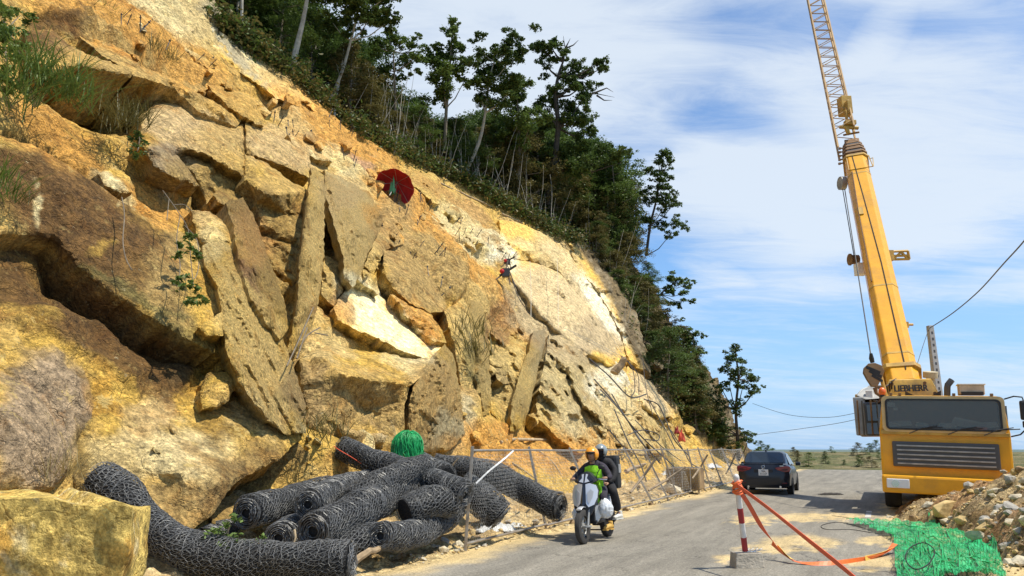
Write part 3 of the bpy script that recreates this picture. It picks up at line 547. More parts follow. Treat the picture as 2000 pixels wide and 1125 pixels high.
SLABS = [
 dict(ov=.8,pts=[(-60,250,1.2),(0,265,1.2),(60,283,1.2),(110,308,1.2),(175,350,1.15),(235,392,1.1),(290,425,1.05),(330,440,.95),(385,470,.85),(430,560,.85),(470,630,.85),(490,690,.9),(455,708,.85),(400,680,.95),(330,640,.95),(260,600,.95),(200,560,.95),(150,515,.95),(118,480,.95),(100,463,.95),(60,458,.95),(0,458,.95),(-60,455,.95)], inner=[(120,400,1.2),(240,470,1.15),(330,560,1.1),(60,360,1.2),(400,610,1.05)], thick=1.9, res=6, amp=.35),
 dict(pts=[(-60,440,-.6),(30,495,-.6),(100,545,-.5),(200,605,-.45),(330,680,-.35),(400,715,-.2),(455,735,.15),(500,760,.35),(560,790,.55),(598,835,.7),(585,860,.75),(540,900,.85),(470,935,.9),(440,965,.9),(420,1000,.9),(380,1030,.9),(330,1050,.9),(250,1020,.7),(150,960,.5),(120,890,.4),(70,800,.2),(-60,690,.1)], inner=[(300,760,.25),(420,830,.6),(200,700,.05),(540,850,.9),(430,930,1.1),(250,860,.6),(120,740,.1),(350,800,.3)], thick=2.0, res=6, amp=.55),
 dict(pts=[(-60,698,.7),(0,712,.7),(60,745,.8),(100,800,.8),(130,860,.8),(138,920,.75),(100,960,.7),(0,980,.7),(-60,980,.7)], inner=[(20,830,1.25),(70,860,1.15),(0,900,1.15)], thick=1.6, amp=.3, bev=.2),
 dict(pts=[(395,478,1.1),(440,470,1.15),(480,520,1.2),(520,570,1.2),(545,640,1.2),(575,720,1.15),(598,790,1.1),(597,845,1.1),(560,850,1.1),(520,820,1.2),(470,750,1.3),(440,680,1.35),(432,610,1.3),(425,560,1.25),(400,520,1.15)], inner=[(500,640,1.45),(545,760,1.35),(460,560,1.4)], thick=.8, ov=.25, amp=.3, mat=F_D),
 dict(pts=[(386,638,1.45),(432,610,1.3),(436,655,1.4),(405,655,1.45)], thick=.5, amp=.2, res=4),
 dict(ov=.8,pts=[(440,395,1.2),(475,385,1.2),(500,430,1.2),(520,490,1.25),(545,560,1.3),(560,610,1.3),(563,640,1.3),(548,662,1.4),(525,640,1.5),(500,600,1.55),(480,560,1.55),(465,500,1.45),(455,440,1.3)], inner=[(500,520,1.6),(530,600,1.65)], thick=1.3, amp=.3, mat=F_E),
 dict(pts=[(372,408,.9),(410,415,.95),(445,440,1.05),(464,480,1.15),(460,520,1.15),(420,500,1.0),(385,460,.9)], inner=[(425,460,1.2)], thick=.9, amp=.4, res=4.5),
 dict(pts=[(610,326,1.7),(634,343,1.7),(634,420,1.6),(632,500,1.45),(626,570,1.3),(615,620,1.2),(600,660,1.1),(575,690,1.0),(560,690,1.0),(572,640,1.2),(582,580,1.4),(584,520,1.55),(592,450,1.65),(600,380,1.75)], inner=[(612,400,1.95),(608,500,1.85),(598,600,1.55)], thick=.55, ov=.15, amp=.22, mat=F_V, res=4.5),
 dict(pts=[(270,230,.7),(300,205,.6),(335,185,.5),(385,212,.6),(440,240,.7),(478,238,.8),(482,300,1.0),(478,352,1.1),(440,330,1.1),(400,308,1.1),(370,295,1.1),(345,300,1.0),(375,340,.9),(390,364,.9),(350,360,.9),(300,330,.9),(270,290,.9)], inner=[(330,240,1.0),(420,270,1.1)], thick=2.0, amp=.5, bev=.2),
 dict(pts=[(345,300,.5),(370,295,.6),(440,330,.6),(478,352,.6),(480,400,.4),(500,440,.2),(470,460,.1),(420,430,.1),(390,366,.2)], inner=[(430,380,.25)], thick=1.2, amp=.6),
 dict(pts=[(480,236,.9),(540,262,.8),(605,300,.8),(606,350,1.0),(575,332,1.1),(530,314,1.2),(500,305,1.2),(482,300,1.1)], thick=1.6, amp=.5, inner=[(540,290,1.15)]),
 dict(ov=.8,pts=[(478,300,1.0),(520,318,1.0),(560,348,1.2),(602,374,1.3),(606,430,1.1),(590,475,.8),(540,460,.6),(510,440,.6),(500,400,.8),(478,352,1.1)], inner=[(520,378,1.5),(546,378,1.55),(500,345,1.3),(560,420,.95)], thick=1.8, amp=.4),
 dict(ov=.8,pts=[(45,62,.8),(100,56,.8),(140,92,1.0),(200,115,1.3),(262,138,1.4),(255,152,1.4),(200,142,1.4),(150,132,1.3),(100,142,1.1),(50,122,.9)], inner=[(100,90,1.2)], thick=1.8, amp=.4, bev=.15),
 dict(ov=.8,pts=[(140,58,.7),(200,80,.8),(240,95,.9),(270,125,1.1),(330,150,1.1),(420,200,1.0),(472,236,.9),(462,247,.9),(390,218,1.0),(330,168,1.2),(262,147,1.3),(200,108,1.0)], inner=[(300,150,1.25)], thick=2.0, amp=.5),
 dict(pts=[(330,150,.6),(420,200,.6),(465,240,.5),(430,245,.3),(380,232,.2),(340,190,.3)], thick=1.2, amp=.6),
 dict(pts=[(405,165,.7),(445,172,.6),(490,185,.8),(505,210,1.0),(521,240,1.1),(515,248,1.1),(470,226,1.15),(440,202,1.05)], inner=[(455,185,1.0),(490,205,1.15)], thick=1.4, amp=.2, res=4.5),
 dict(pts=[(634,330,.7),(660,345,.7),(720,375,.8),(747,420,1.0),(742,450,1.1),(715,500,1.1),(703,540,1.0),(690,560,1.0),(672,545,1.0),(670,500,1.2),(655,450,1.3),(640,400,1.1),(634,370,1.0)], inner=[(700,450,1.5),(665,390,1.2)], thick=.9, ov=.25, amp=.35, mat=F_V),
 dict(pts=[(508,462,.3),(555,468,.4),(590,490,.4),(584,540,.2),(545,535,.3),(515,505,.2)], thick=.8, amp=.5), dict(pts=[(520,540,.1),(585,548,.2),(583,605,0),(560,620,0),(535,590,0)], thick=.8, amp=.7),
 dict(pts=[(632,500,.3),(668,510,.4),(672,560,.3),(655,600,.2),(628,575,.2)], thick=.8, amp=.7),
 dict(pts=[(748,490,.7),(790,488,.7),(820,510,.7),(850,555,.8),(872,598,.9),(868,606,1.0),(840,610,1.0),(800,592,1.0),(765,562,.9),(750,530,.9)], inner=[(800,545,1.1)], thick=1.5, amp=.35),
 dict(pts=[(745,422,.6),(790,432,.6),(800,475,.6),(752,487,.7),(728,540,.6),(712,520,.7),(735,460,.8)], thick=1.2, amp=.6),
 dict(pts=[(685,548,.3),(700,540,.3),(735,562,.3),(765,605,.35),(805,640,.5),(870,685,1.0),(855,705,1.05),(800,692,.95),(740,662,.7),(690,640,.5),(660,625,.5),(652,600,.4)], inner=[(740,620,.45)], thick=1.0, amp=.25, mat=M_DOME),
 dict(pts=[(585,700,.8),(600,690,.5),(650,672,.4),(700,685,.5),(760,690,.7),(800,702,.9),(830,702,1.1),(866,690,1.2),(850,712,1.5),(815,742,1.7),(800,752,1.7),(790,790,1.3),(790,850,.8),(760,875,.6),(700,872,.6),(650,862,.5),(602,832,.5),(588,760,.7)], inner=[(635,700,1.2),(665,728,1.6),(730,742,1.7),(795,748,1.75),(680,765,1.1),(720,815,.6),(765,800,1.0),(640,765,1.1),(650,825,.7),(610,740,1.0)], thick=1.6, amp=.45),
 dict(pts=[(660,830,1.0),(700,842,1.1),(758,850,1.0),(750,866,.9),(700,868,.9),(668,852,.9)], thick=.7, amp=.4, res=4),
 dict(pts=[(868,672,1.3),(885,690,1.3),(895,740,1.2),(903,800,1.0),(908,850,.8),(880,878,.7),(830,884,.7),(796,878,.8),(796,820,1.1),(805,760,1.6),(830,715,1.7),(850,690,1.5)], inner=[(855,740,1.7),(850,820,1.2)], thick=1.6, amp=.4, mat=M_FIB),
 dict(pts=[(868,606,.9),(905,580,.8),(915,600,.9),(925,660,.9),(930,740,.8),(925,800,.6),(905,790,.7),(893,700,1.0),(880,650,1.0)], inner=[(905,680,1.2)], thick=1.4, amp=.5),
 dict(pts=[(905,580,.7),(940,590,.7),(952,640,.9),(958,720,.9),(960,800,.7),(935,820,.6),(930,740,.8),(920,650,.8)], inner=[(942,700,1.1)], thick=1.2, amp=.5, mat=M_FIB),
 dict(pts=[(960,640,.3),(1005,640,.4),(1040,655,.6),(1035,720,.7),(1010,780,.6),(1000,830,.4),(960,820,.4),(955,720,.5)], inner=[(1000,700,.8),(975,770,.6)], thick=1.2, amp=.9),
 dict(pts=[(1040,648,1.1),(1065,642,1.1),(1064,670,1.1),(1047,740,1.0),(1032,800,.9),(1017,838,.8),(998,842,.8),(998,790,1.0),(1015,730,1.1),(1030,690,1.15)], inner=[(1040,700,1.35),(1018,790,1.15)], thick=.7, ov=.2, amp=.3, mat=M_FIB, res=4.5),
 dict(pts=[(1072,655,.9),(1110,660,.8),(1145,690,.9),(1158,740,1.0),(1175,790,1.0),(1186,850,.9),(1180,888,.8),(1130,884,.9),(1090,855,.9),(1050,815,.9),(1047,790,.9),(1057,740,1.0),(1067,690,1.0)], inner=[(1110,720,1.3),(1100,800,1.1),(1150,820,1.2)], thick=1.8, amp=.9),
 dict(pts=[(985,505,.2),(1050,512,.3),(1095,530,.4),(1130,575,.6),(1170,620,.8),(1200,670,1.0),(1218,712,1.0),(1190,714,.9),(1150,692,.8),(1110,667,.7),(1060,622,.5),(1030,582,.4),(1000,545,.3)], inner=[(1100,600,1.1),(1150,650,1.1)], thick=1.6, amp=.35, mat=M_DOME, smooth=True),
 dict(pts=[(975,430,.4),(1010,433,.5),(1060,455,.6),(1110,490,.7),(1150,550,.9),(1185,600,1.0),(1215,665,1.1),(1225,712,1.1),(1205,682,.9),(1165,622,.8),(1130,577,.6),(1095,532,.5),(1050,512,.4),(980,500,.3)], inner=[(1060,485,.9),(1120,530,1.0)], thick=1.6, amp=.4, mat=M_DOME),
 dict(pts=[(1108,474,.5),(1160,478,.7),(1210,530,1.1),(1240,600,1.2),(1260,680,1.1),(1272,735,1.0),(1230,708,1.0),(1210,642,.9),(1170,572,.9),(1130,530,.6)], inner=[(1190,560,1.4)], thick=1.6, amp=.7, mat=M_DOME),
 dict(pts=[(1146,698,.4),(1185,733,.5),(1215,760,.6),(1250,800,.7),(1290,848,.7),(1300,885,.6),(1200,888,.6),(1185,830,.6),(1165,770,.5)], inner=[(1220,820,.9)], thick=1.2, amp=.7),
 dict(pts=[(1225,715,.7),(1270,745,.9),(1305,790,1.1),(1322,815,1.1),(1290,815,1.0),(1250,790,.9),(1215,755,.7)], inner=[(1270,775,1.2)], thick=1.2, amp=.5, mat=M_DOME),
 dict(pts=[(805,335,.5),(845,338,.6),(860,350,.8),(860,400,1.0),(845,396,1.0),(820,372,.9),(795,358,.7)], inner=[(835,350,.9)], thick=1.2, amp=.4, res=4),
 dict(pts=[(330,-20,.5),(375,15,.5),(430,60,.5),(470,90,.5),(530,142,.5),(560,160,.5),(600,190,.5),(636,224,.4),(600,215,.3),(540,192,.3),(490,155,.3),(430,118,.3),(380,64,.3),(315,0,.3)], thick=1.0, amp=.6, mat=M_DOME),
 dict(pts=[(225,12,.5),(260,25,.5),(310,60,.5),(370,95,.5),(425,128,.6),(410,134,.6),(350,110,.6),(290,75,.6),(240,40,.6)], thick=.8, amp=.5), dict(pts=[(560,262,.6),(600,268,.6),(640,300,.7),(650,318,.8),(610,308,.8),(575,285,.8)], thick=.7, amp=.4, res=4),
 dict(pts=[(450,250,.3),(500,262,.3),(580,290,.4),(640,330,.4),(640,342,.5),(600,325,.6),(530,290,.6),(470,268,.5)], thick=.8, amp=.5, res=4.5),
 dict(pts=[(745,345,.2),(800,352,.3),(850,400,.5),(870,440,.6),(840,425,.6),(800,395,.6),(760,372,.4)], thick=.8, amp=.5, res=4.5), dict(pts=[(895,462,.5),(922,470,.6),(920,505,.7),(900,500,.7),(890,480,.6)], thick=.8, amp=.4, res=4),
 dict(pts=[(190,335,.9),(225,325,.8),(255,345,1.0),(262,375,1.1),(235,378,1.1),(205,362,1.1)], thick=.6, amp=.4, res=4.5), dict(pts=[(405,728,.6),(465,725,.6),(468,745,.8),(440,790,.9),(395,800,.8),(390,765,.7)], inner=[(440,755,1.0)], thick=.7, amp=.4, res=4.5),
 dict(pts=[(425,372,.9),(445,378,.9),(470,410,1.0),(455,412,1.1),(430,395,1.1),(415,380,1.0)], thick=.6, amp=.3, res=4),
 dict(pts=[(690,545,1.0),(712,525,.9),(735,540,.8),(740,575,.8),(715,560,.8),(700,548,.9)], thick=.7, amp=.5, res=4), dict(pts=[(765,575,.7),(800,592,.7),(840,612,.9),(862,640,1.0),(872,668,1.1),(850,668,1.1),(812,640,.9),(780,605,.8)], inner=[(830,635,1.15)], thick=.9, amp=.8),
]
for i_, kw in enumerate(SLABS): slab(seed=i_ + 1, **kw)
# smaller blocks broken out of the face, each where the rock is blocky
BLOCKY = [(930, 470, 60, 40), (1000, 700, 55, 70), (930, 740, 60, 60), (880, 830, 60, 45), (640, 800, 60, 50), (1120, 780, 60, 80), (1180, 850, 40, 40), (620, 870, 60, 30), (560, 560, 40, 50), (300, 60, 110, 40), (520, 200, 70, 35), (680, 270, 90, 40), (760, 360, 60, 40), (860, 420, 60, 30),
          (900, 600, 60, 60), (400, 160, 60, 20), (1280, 800, 60, 40), (1340, 830, 50, 30), (1200, 860, 60, 30), (730, 500, 40, 50), (250, 900, 110, 60), (380, 960, 60, 40), (500, 880, 50, 40), (1220, 570, 30, 60), (1290, 690, 30, 60)]
cnt = 0
for bx, by, rx, ry in BLOCKY:
    for _ in range(max(4, int(rx * ry / 420))):
        x = bx + random.gauss(0, .55) * rx; y = by + random.gauss(0, .55) * ry; r = random.uniform(5, 15) * (1.1 if by > 600 and bx < 700 else .9); n = random.randint(4, 6); an = random.uniform(0, 6); sq = random.uniform(.5, .9); tl = math.radians(random.uniform(20, 55)); base = random.uniform(.15, .55) + float(bumps_at(np.array([x]), np.array([y]), HOLLOWS)[0]) * .3
        if (y < crest_y(x) + 12 and x < 1150) or (x < 300 and y > 850): continue
        gx, gy = random.uniform(-.025, .025), random.uniform(-.01, .03); pts = []
        for k in range(n):
            a = an + 2 * math.pi * k / n + random.uniform(-.3, .3); u_, v_ = r * math.cos(a) * 1.3, r * math.sin(a) * sq; dx, dy = u_ * math.cos(tl) - v_ * math.sin(tl), u_ * math.sin(tl) + v_ * math.cos(tl)
            pts.append((x + dx, y + dy, base + .3 + gx * dx + gy * dy))
        cnt += 1; q = random.uniform(.75, 1.25)
        slab(pts, inner=[(x, y, base + random.uniform(.35, .6))], thick=.7, res=4.2, amp=.25, rag=1.0, bev=.05, seed=200 + cnt, tint=(q, q, q * random.uniform(.9, 1.1)))

# ------------------------------------------------------------------ ground, road, rubble banks
def sheet(name, fn, ss, tt, mat, col=None, kind='structure'):
    S, T = np.meshgrid(ss, tt, indexing='ij'); s, t = S.ravel(), T.ravel(); z = fn(s, t); W = D[None] * s[:, None] + LF[None] * t[:, None]; W[:, 2] = z
    n = len(tt); i = (np.arange(len(ss) - 1)[:, None] * n + np.arange(n - 1)[None]).ravel(); Fq = np.stack([i, i + n, i + n + 1, i + 1], -1)[:, ::-1]
    c = col(W, s, t) if col else None
    o = mk(name, W, Fq, mat, None, False, c); o['kind'] = kind; return o
far = pm('far lowland', (.10, .14, .12), .95, var=.3, vscale=.01)
g_ = MB(); g_.add([(-4000, -300, -.5), (4000, -300, -.5), (4000, 6000, -.5), (-4000, 6000, -.5)], [(0, 1, 2, 3)]); tag(g_.out('ground', far), kind='structure')
def dirt_col(W, s, t):
    far_ = sst(58, 66, s)[:, None]
    n = fbm(W * .8, 3, 5, .6); m = sst(-.3, .4, n)[:, None]; return (np.array((.40, .30, .17))[None] * (1 - m) + np.array((.56, .42, .22))[None] * m) * (1 - far_) + far_ * (np.array((.10, .11, .04))[None] * (1 - m) + np.array((.22, .18, .09))[None] * m)
sheet('dirt_shoulder', lambda s, t: -.02 + 1.35 * sst(64, 84, s) + .02 * fbm(np.stack([s * 2, t * 2, 0 * s], -1), 2, 4), np.linspace(-15, 90, 260), np.linspace(-16, 12, 80), M_SAND, dirt_col)
def road_left(s): return 6.05 + .12 * np.sin(s * .35) + .1 * np.sin(s * 1.1 + 1)
def asphalt():
    m = bpy.data.materials.new('asphalt'); m.use_nodes = True; nt = m.node_tree; b = nt.nodes['Principled BSDF']; N = nt.nodes.new; L = nt.links.new
    b.inputs['Roughness'].default_value = .85; b.inputs['Specular IOR Level'].default_value = .35; g = N('ShaderNodeNewGeometry'); a = N('ShaderNodeAttribute'); a.attribute_name = 'Col'
    rot = N('ShaderNodeMapping'); rot.inputs['Rotation'].default_value = (0, 0, YAW); L(g.outputs['Position'], rot.inputs[0])
    def nz(sc, det, src=None, ro=.6):
        n = N('ShaderNodeTexNoise'); n.inputs['Scale'].default_value = sc; n.inputs['Detail'].default_value = det; n.inputs['Roughness'].default_value = ro; L(src or g.outputs['Position'], n.inputs['Vector']); return n.outputs['Fac']
    def mr(x, a0, a1, b0, b1):
        n = N('ShaderNodeMapRange'); n.inputs['From Min'].default_value = a0; n.inputs['From Max'].default_value = a1; n.inputs['To Min'].default_value = b0; n.inputs['To Max'].default_value = b1; L(x, n.inputs['Value']); return n.outputs[0]
    st = N('ShaderNodeMapping'); st.inputs['Scale'].default_value = (1.6, .16, 1); L(rot.outputs[0], st.inputs[0])
    m1 = N('ShaderNodeMixRGB'); m1.blend_type = 'MULTIPLY'; m1.inputs[0].default_value = 1; L(a.outputs['Color'], m1.inputs[1]); L(mr(nz(48, 4), .3, .7, .45, 1.55), m1.inputs[2])
    m2 = N('ShaderNodeMixRGB'); m2.blend_type = 'MULTIPLY'; m2.inputs[0].default_value = 1; L(m1.outputs[0], m2.inputs[1]); L(mr(nz(1.2, 9, st.outputs[0], .75), .32, .68, .62, 1.30), m2.inputs[2])
    sp = mr(nz(140, 2), .60, .72, 0, .7); m3 = N('ShaderNodeMixRGB'); m3.inputs[2].default_value = (.42, .38, .30, 1); L(sp, m3.inputs[0]); L(m2.outputs[0], m3.inputs[1])
    vr = N('ShaderNodeTexVoronoi'); vr.feature = 'DISTANCE_TO_EDGE'; vr.inputs['Scale'].default_value = .38; w = N('ShaderNodeVectorMath'); w.operation = 'MULTIPLY_ADD'
    nn = N('ShaderNodeTexNoise'); nn.inputs['Scale'].default_value = 1.5; nn.inputs['Detail'].default_value = 8; L(g.outputs['Position'], nn.inputs['Vector']); L(nn.outputs['Color'], w.inputs[0]); w.inputs[1].default_value = (1.6, 1.6, 0); L(g.outputs['Position'], w.inputs[2]); L(w.outputs[0], vr.inputs['Vector'])
    ck = mr(vr.outputs['Distance'], .001, .007, .45, 1); ckm = N('ShaderNodeMath'); ckm.operation = 'MAXIMUM'; L(ck, ckm.inputs[0]); L(mr(nz(.35, 4), .42, .52, 1, 0), ckm.inputs[1])
    m4 = N('ShaderNodeMixRGB'); m4.blend_type = 'MULTIPLY'; m4.inputs[0].default_value = 1; L(m3.outputs[0], m4.inputs[1]); L(ckm.outputs[0], m4.inputs[2]); L(m4.outputs[0], b.inputs['Base Color'])
    bp = N('ShaderNodeBump'); bp.inputs['Strength'].default_value = .5; bp.inputs['Distance'].default_value = .012; L(nz(70, 4), bp.inputs['Height']); L(bp.outputs[0], b.inputs['Normal']); return m
M_ASPH = asphalt()
DUST = [(1560, 1058, 90, 16), (1500, 1070, 60, 8), (1710, 1100, 60, 18), (1730, 1055, 50, 10), (1420, 1092, 40, 7), (1600, 1010, 120, 10), (1180, 1000, 60, 10), (1780, 1010, 70, 22), (1850, 1060, 90, 30), (1740, 990, 30, 12), (1470, 1015, 70, 6)]
def asph_col(W, s, t):
    px, py, _ = project(W); n = fbm(W * 1.1, 3, 5, .65); n2 = fbm(W * 4, 4, 4, .6); c = np.repeat(np.array((.215, .195, .155))[None], len(W), 0) * (1 + .18 * n[:, None])
    e = road_left(s) - t; dl = sst(.75, -.05, e + n * .55 + n2 * .15)
    dr = sst(-.1, -1.3, t + n * .6 + n2 * .2) * sst(9, 12, s)
    w = np.maximum(dl, dr)
    for x, y, rx, ry in DUST:
        q = ((px - x + 40 * n) / rx) ** 2 + ((py - y + 14 * n2) / ry) ** 2; w = np.maximum(w, .85 * sst(1.2, .2, q + .9 * n2))
    w = w[:, None]; return c * (1 - w) + np.array((.58, .43, .20))[None] * w
ss_ = [-6.]
while ss_[-1] < 75: ss_.append(ss_[-1] + .011 * max(5, ss_[-1] + 2))
sheet('road', lambda s, t: .012 + 0 * s, np.array([q for q in ss_ if q < 66]), np.linspace(-1.9, 6.15, 230), M_ASPH, asph_col)
M_PAINTW = pm('road paint', (.72, .70, .64), .7, var=.35, vscale=14, c2=(.34, .31, .26), bump=.3)
dsh = MB()
for a, b in ((20.2, 21.4), (21.75, 22.3)):
    p = [road(s, t, .017) for s, t in ((a, .37), (b, .37), (b, .50), (a, .50))]; dsh.add(p, [(0, 1, 2, 3)])
tag(dsh.out('road_marking', M_PAINTW), 'worn white dash of paint on the asphalt near the rubble edge', 'road marking', kind='structure')

def rubble_h(s, t):
    P = np.stack([s, t, 0 * s], -1); ed = -1.45 + .085 * (np.minimum(s, 21) - 13.3) + .75 * sst(18.3, 20.2, s) * sst(24, 21.5, s); h = np.clip((ed - t + .3 * fbm(P * .8, 8, 3)) * 1.25, 0, 9)
    cap = (1.9 - 1.5 * sst(18.0, 20.4, s) + 1.4 * sst(21, 60, s) * 0) * sst(6.5, 12.5, s) * (1 + .25 * fbm(P * .5, 9, 3)); cap = np.maximum(cap, .02)
    hump = .55 * sst(-2.5, -3.4, t) * sst(14, 15.8, s) * sst(19.5, 18.0, s)
    h = cap * (1 - np.exp(-h / cap * 1.1)) + hump
    return h + (facet(s, t, .5, 5, 1.2, .8) * .10 + facet(s, t, .22, 6, 1.2, .8) * .05 + .12 * fbm(P * 1.6, 19, 4, .6) + .05 * fbm(P * 5, 10, 3)) * sst(.0, .3, h) - .03
def rub_col(W, s, t):
    n = fbm(W * 1.6, 3, 5, .65); n2 = fbm(W * .5, 13, 3); c = np.array((.34, .24, .12))[None] * (1 - sst(-.15, .3, n)[:, None]) + np.array((.60, .45, .23))[None] * sst(-.15, .3, n)[:, None]
    w = sst(.1, .35, n2)[:, None] * .6; c = c * (1 - w) + np.array((.44, .22, .09))[None] * w; return c
sheet('rubble_bank', rubble_h, np.concatenate([np.arange(5, 24, .07), np.arange(24, 60, .5)]), np.arange(-13, .95, .07), M_ROCK, rub_col)
def berm_h(s, t):
    P = np.stack([s, t, 0 * s], -1); e = t - road_left(s) + .12 * fbm(P * 1.5, 5, 3); return (.10 * np.clip(e, 0, 9) + .035 * np.clip(e, 0, 9) ** 2) + (facet(s, t, .35, 15, 1.2, 1.4) * .10 + facet(s, t, .14, 16, 1.2, 1.4) * .05 + .04 * fbm(P * 4, 12, 4)) * sst(.0, .5, e) - .012 + .03 * sst(0, .15, e)
def berm_col(W, s, t):
    n = fbm(W * 1.2, 23, 5, .65)[:, None]; m = sst(-.25, .35, n); c = np.array((.42, .29, .13))[None] * (1 - m) + np.array((.68, .50, .24))[None] * m; k = sst(.8, 0, t - road_left(s))[:, None]; return c * (1 - k) + np.array((.62, .47, .23))[None] * k
bs = [2.]
while bs[-1] < 62: bs.append(bs[-1] + .0075 * (bs[-1] + 2))
sheet('sandy_verge', berm_h, np.array(bs), np.arange(5.75, 11.0, .075), M_SAND, berm_col)

from mathutils.bvhtree import BVHTree
_dg = bpy.context.evaluated_depsgraph_get()
_SURF = [BVHTree.FromObject(o, _dg) for o in bpy.data.objects if o.name in ('rock_face', 'sandy_verge', 'rubble_bank', 'dirt_shoulder')]
def hit(x, y, up=0.0):
    r = Vector(tuple(ray(x, y))); best = None
    for b in _SURF:
        h = b.ray_cast(Vector((0, 0, CH)), r.normalized())[0]
        if h is not None and (best is None or h.length < best.length): best = h
    return best + Vector((0, 0, up)) if best is not None else ground(x, max(y, 885))
# loose stones
def stone_mesh(seed, n=26, flat=.7):
    r = np.random.default_rng(seed); P = r.normal(size=(n, 3)); P /= np.linalg.norm(P, axis=1, keepdims=True); P *= r.uniform(.72, 1.0, (n, 1)); P *= np.array([1, r.uniform(.6, .95), r.uniform(.5, .8) * flat / .7])
    bm = bmesh.new()
    for p in P: bm.verts.new(p * .5)
    h = bmesh.ops.convex_hull(bm, input=bm.verts); bmesh.ops.delete(bm, geom=[v for v in bm.verts if not v.link_faces], context='VERTS')
    me = bpy.data.meshes.new('stone'); bmesh.ops.recalc_face_normals(bm, faces=bm.faces); bm.to_mesh(me); bm.free(); return me
def stone_mat(name, c):
    m = pm(name, c, .9, var=.45, vscale=2.2, bump=.9, bscale=7, dirt=(.52, .36, .14), spec=.2); return m
SM = [stone_mat('stone ochre', (.60, .44, .20)), stone_mat('stone pale', (.62, .55, .40)), stone_mat('stone brown', (.32, .22, .12)), stone_mat('stone grey', (.40, .38, .33))]
STONES = []
for i in range(16):
    me = stone_mesh(40 + i); me.materials.append(SM[i % 4]); STONES.append(me)
def stone(loc, size, label, group=None, i=None, rot=None, name='stone', sc=None, where=''):
    i = random.randrange(16) if i is None else i; me = STONES[i]; label = label or ('fist sized ' if size < .1 else 'small ' if size < .16 else 'chunky ') + ['ochre', 'pale', 'brown', 'grey'][i % 4] + ' angular stone ' + where; o = bpy.data.objects.new(name, me); COL.objects.link(o); o.location = loc
    o.scale = sc or [size * random.uniform(.8, 1.2) for _ in range(3)]; o.rotation_euler = rot or (random.uniform(-.4, .4), random.uniform(-.4, .4), random.uniform(0, 6.28)); tag(o, label, 'stone', group); return o
def zat(fn, s, t): return float(fn(np.array([s]), np.array([t]))[0])
for k in range(125):
    s = 9.5 + 34 * random.random() ** 1.9; t = 6.1 + abs(random.gauss(0, .55)); sz = random.choice([.07, .09, .12, .16, .22])
    stone(road(s, t, zat(berm_h, s, t) + sz * .12), sz, None, 'loose stones along the fence foot', where='on the sandy verge along the fence foot')
for k in range(135):
    s = 11 + 9.5 * random.random(); t = -1.25 + .085 * (s - 13.3) + (.7 if s > 18.6 else 0) - abs(random.gauss(0, 1.0)); sz = random.choice([.09, .13, .18, .26, .34])
    stone(road(s, t, zat(rubble_h, s, t) + sz * .1), sz, None, 'broken stones on the rubble bank', where='on the rubble bank at the right of the road')
for k in range(26):
    s = 12 + 10 * random.random(); t = -.9 + random.gauss(0, .35); sz = random.uniform(.03, .08); stone(road(s, t, .02 + sz * .2), sz, None, 'small stones on the asphalt', where='strewn on the asphalt beside the rubble')
def gravel(name, n, gen, label, seed):
    r = np.random.default_rng(seed); V = []; Fq = []; base = 0; pool = []
    for me in STONES[:8]:
        pool.append((np.array([tuple(v.co) for v in me.vertices]), [tuple(p.vertices) for p in me.polygons]))
    cols = [SM[0], SM[1], SM[2]]; parts = [([], []) for _ in cols]
    for k in range(n):
        p, sz = gen(r); v, f = pool[k % 8]; a = r.uniform(0, 6.28); ca, sa = math.cos(a), math.sin(a); v = v * sz * r.uniform(.7, 1.3, 3); v = np.stack([v[:, 0] * ca - v[:, 1] * sa, v[:, 0] * sa + v[:, 1] * ca, v[:, 2]], -1) + np.array(p); PV, PF = parts[k % 3]; b = sum(len(q) for q in PV); PV.append(v); PF += [tuple(i + b for i in q) for q in f]
    for (PV, PF), m in zip(parts, cols): tag(mk(name, np.concatenate(PV), PF, m), label, 'gravel', kind='stuff')
def _g1(r):
    s = 12 + 9 * r.random(); ed = -1.35 + .085 * (s - 13.3) + (.6 if s > 18.6 else 0); t = ed - abs(r.normal()) * 1.1 + .15; sz = r.choice([.03, .045, .06, .09]); p = road(s, t, max(.015, zat(rubble_h, s, t)) + sz * .2); return tuple(p), sz
def _g2(r):
    s = 8.5 + 26 * r.random() ** 1.5; t = 6.0 + abs(r.normal()) * .7; sz = r.choice([.02, .03, .045, .07]); p = road(s, t, max(.015, zat(berm_h, s, t)) + sz * .2); return tuple(p), sz
gravel('rubble_gravel', 620, _g1, 'fine broken gravel covering the rubble bank at the right', 3); gravel('verge_gravel', 620, _g2, 'fine broken gravel along the sandy verge by the fence', 4)
def big_stone(x, y, lam, w, h, label, mi, sd):
    o = bpy.data.objects.new('boulder', stone_mesh(sd, 18, .9)); o.data.materials.append(SM[mi]); COL.objects.link(o); o.location = at(x, y, lam) if y > 1020 else hit(x, y + 12, h * .1); o.scale = (w, w * .9, h); o.rotation_euler = (0, 0, sd); tag(o, label, 'boulder')
    m = o.modifiers.new('b', 'BEVEL'); m.width = .02; m.segments = 1; return o
big_stone(1848, 990, 14.6, .95, .62, 'largest pale yellow boulder on the rubble bank, beside a smaller one', 0, 4)
big_stone(1822, 1003, 13.9, .38, .4, 'small yellow boulder leaning at the left foot of the largest one', 0, 9)
big_stone(1938, 1030, 12.3, .62, .36, 'flat ochre boulder near the green net and the right edge of the photo', 0, 12)
big_stone(1905, 1045, 12.2, .35, .3, 'pale stone just left of the flat ochre boulder', 1, 15)
big_stone(1975, 1075, 10.9, .5, .45, 'pale grey angular rock at the right edge beside the green net', 3, 17); big_stone(1990, 1045, 11.3, .42, .36, 'grey rock behind the pale angular one at the right edge', 3, 21)
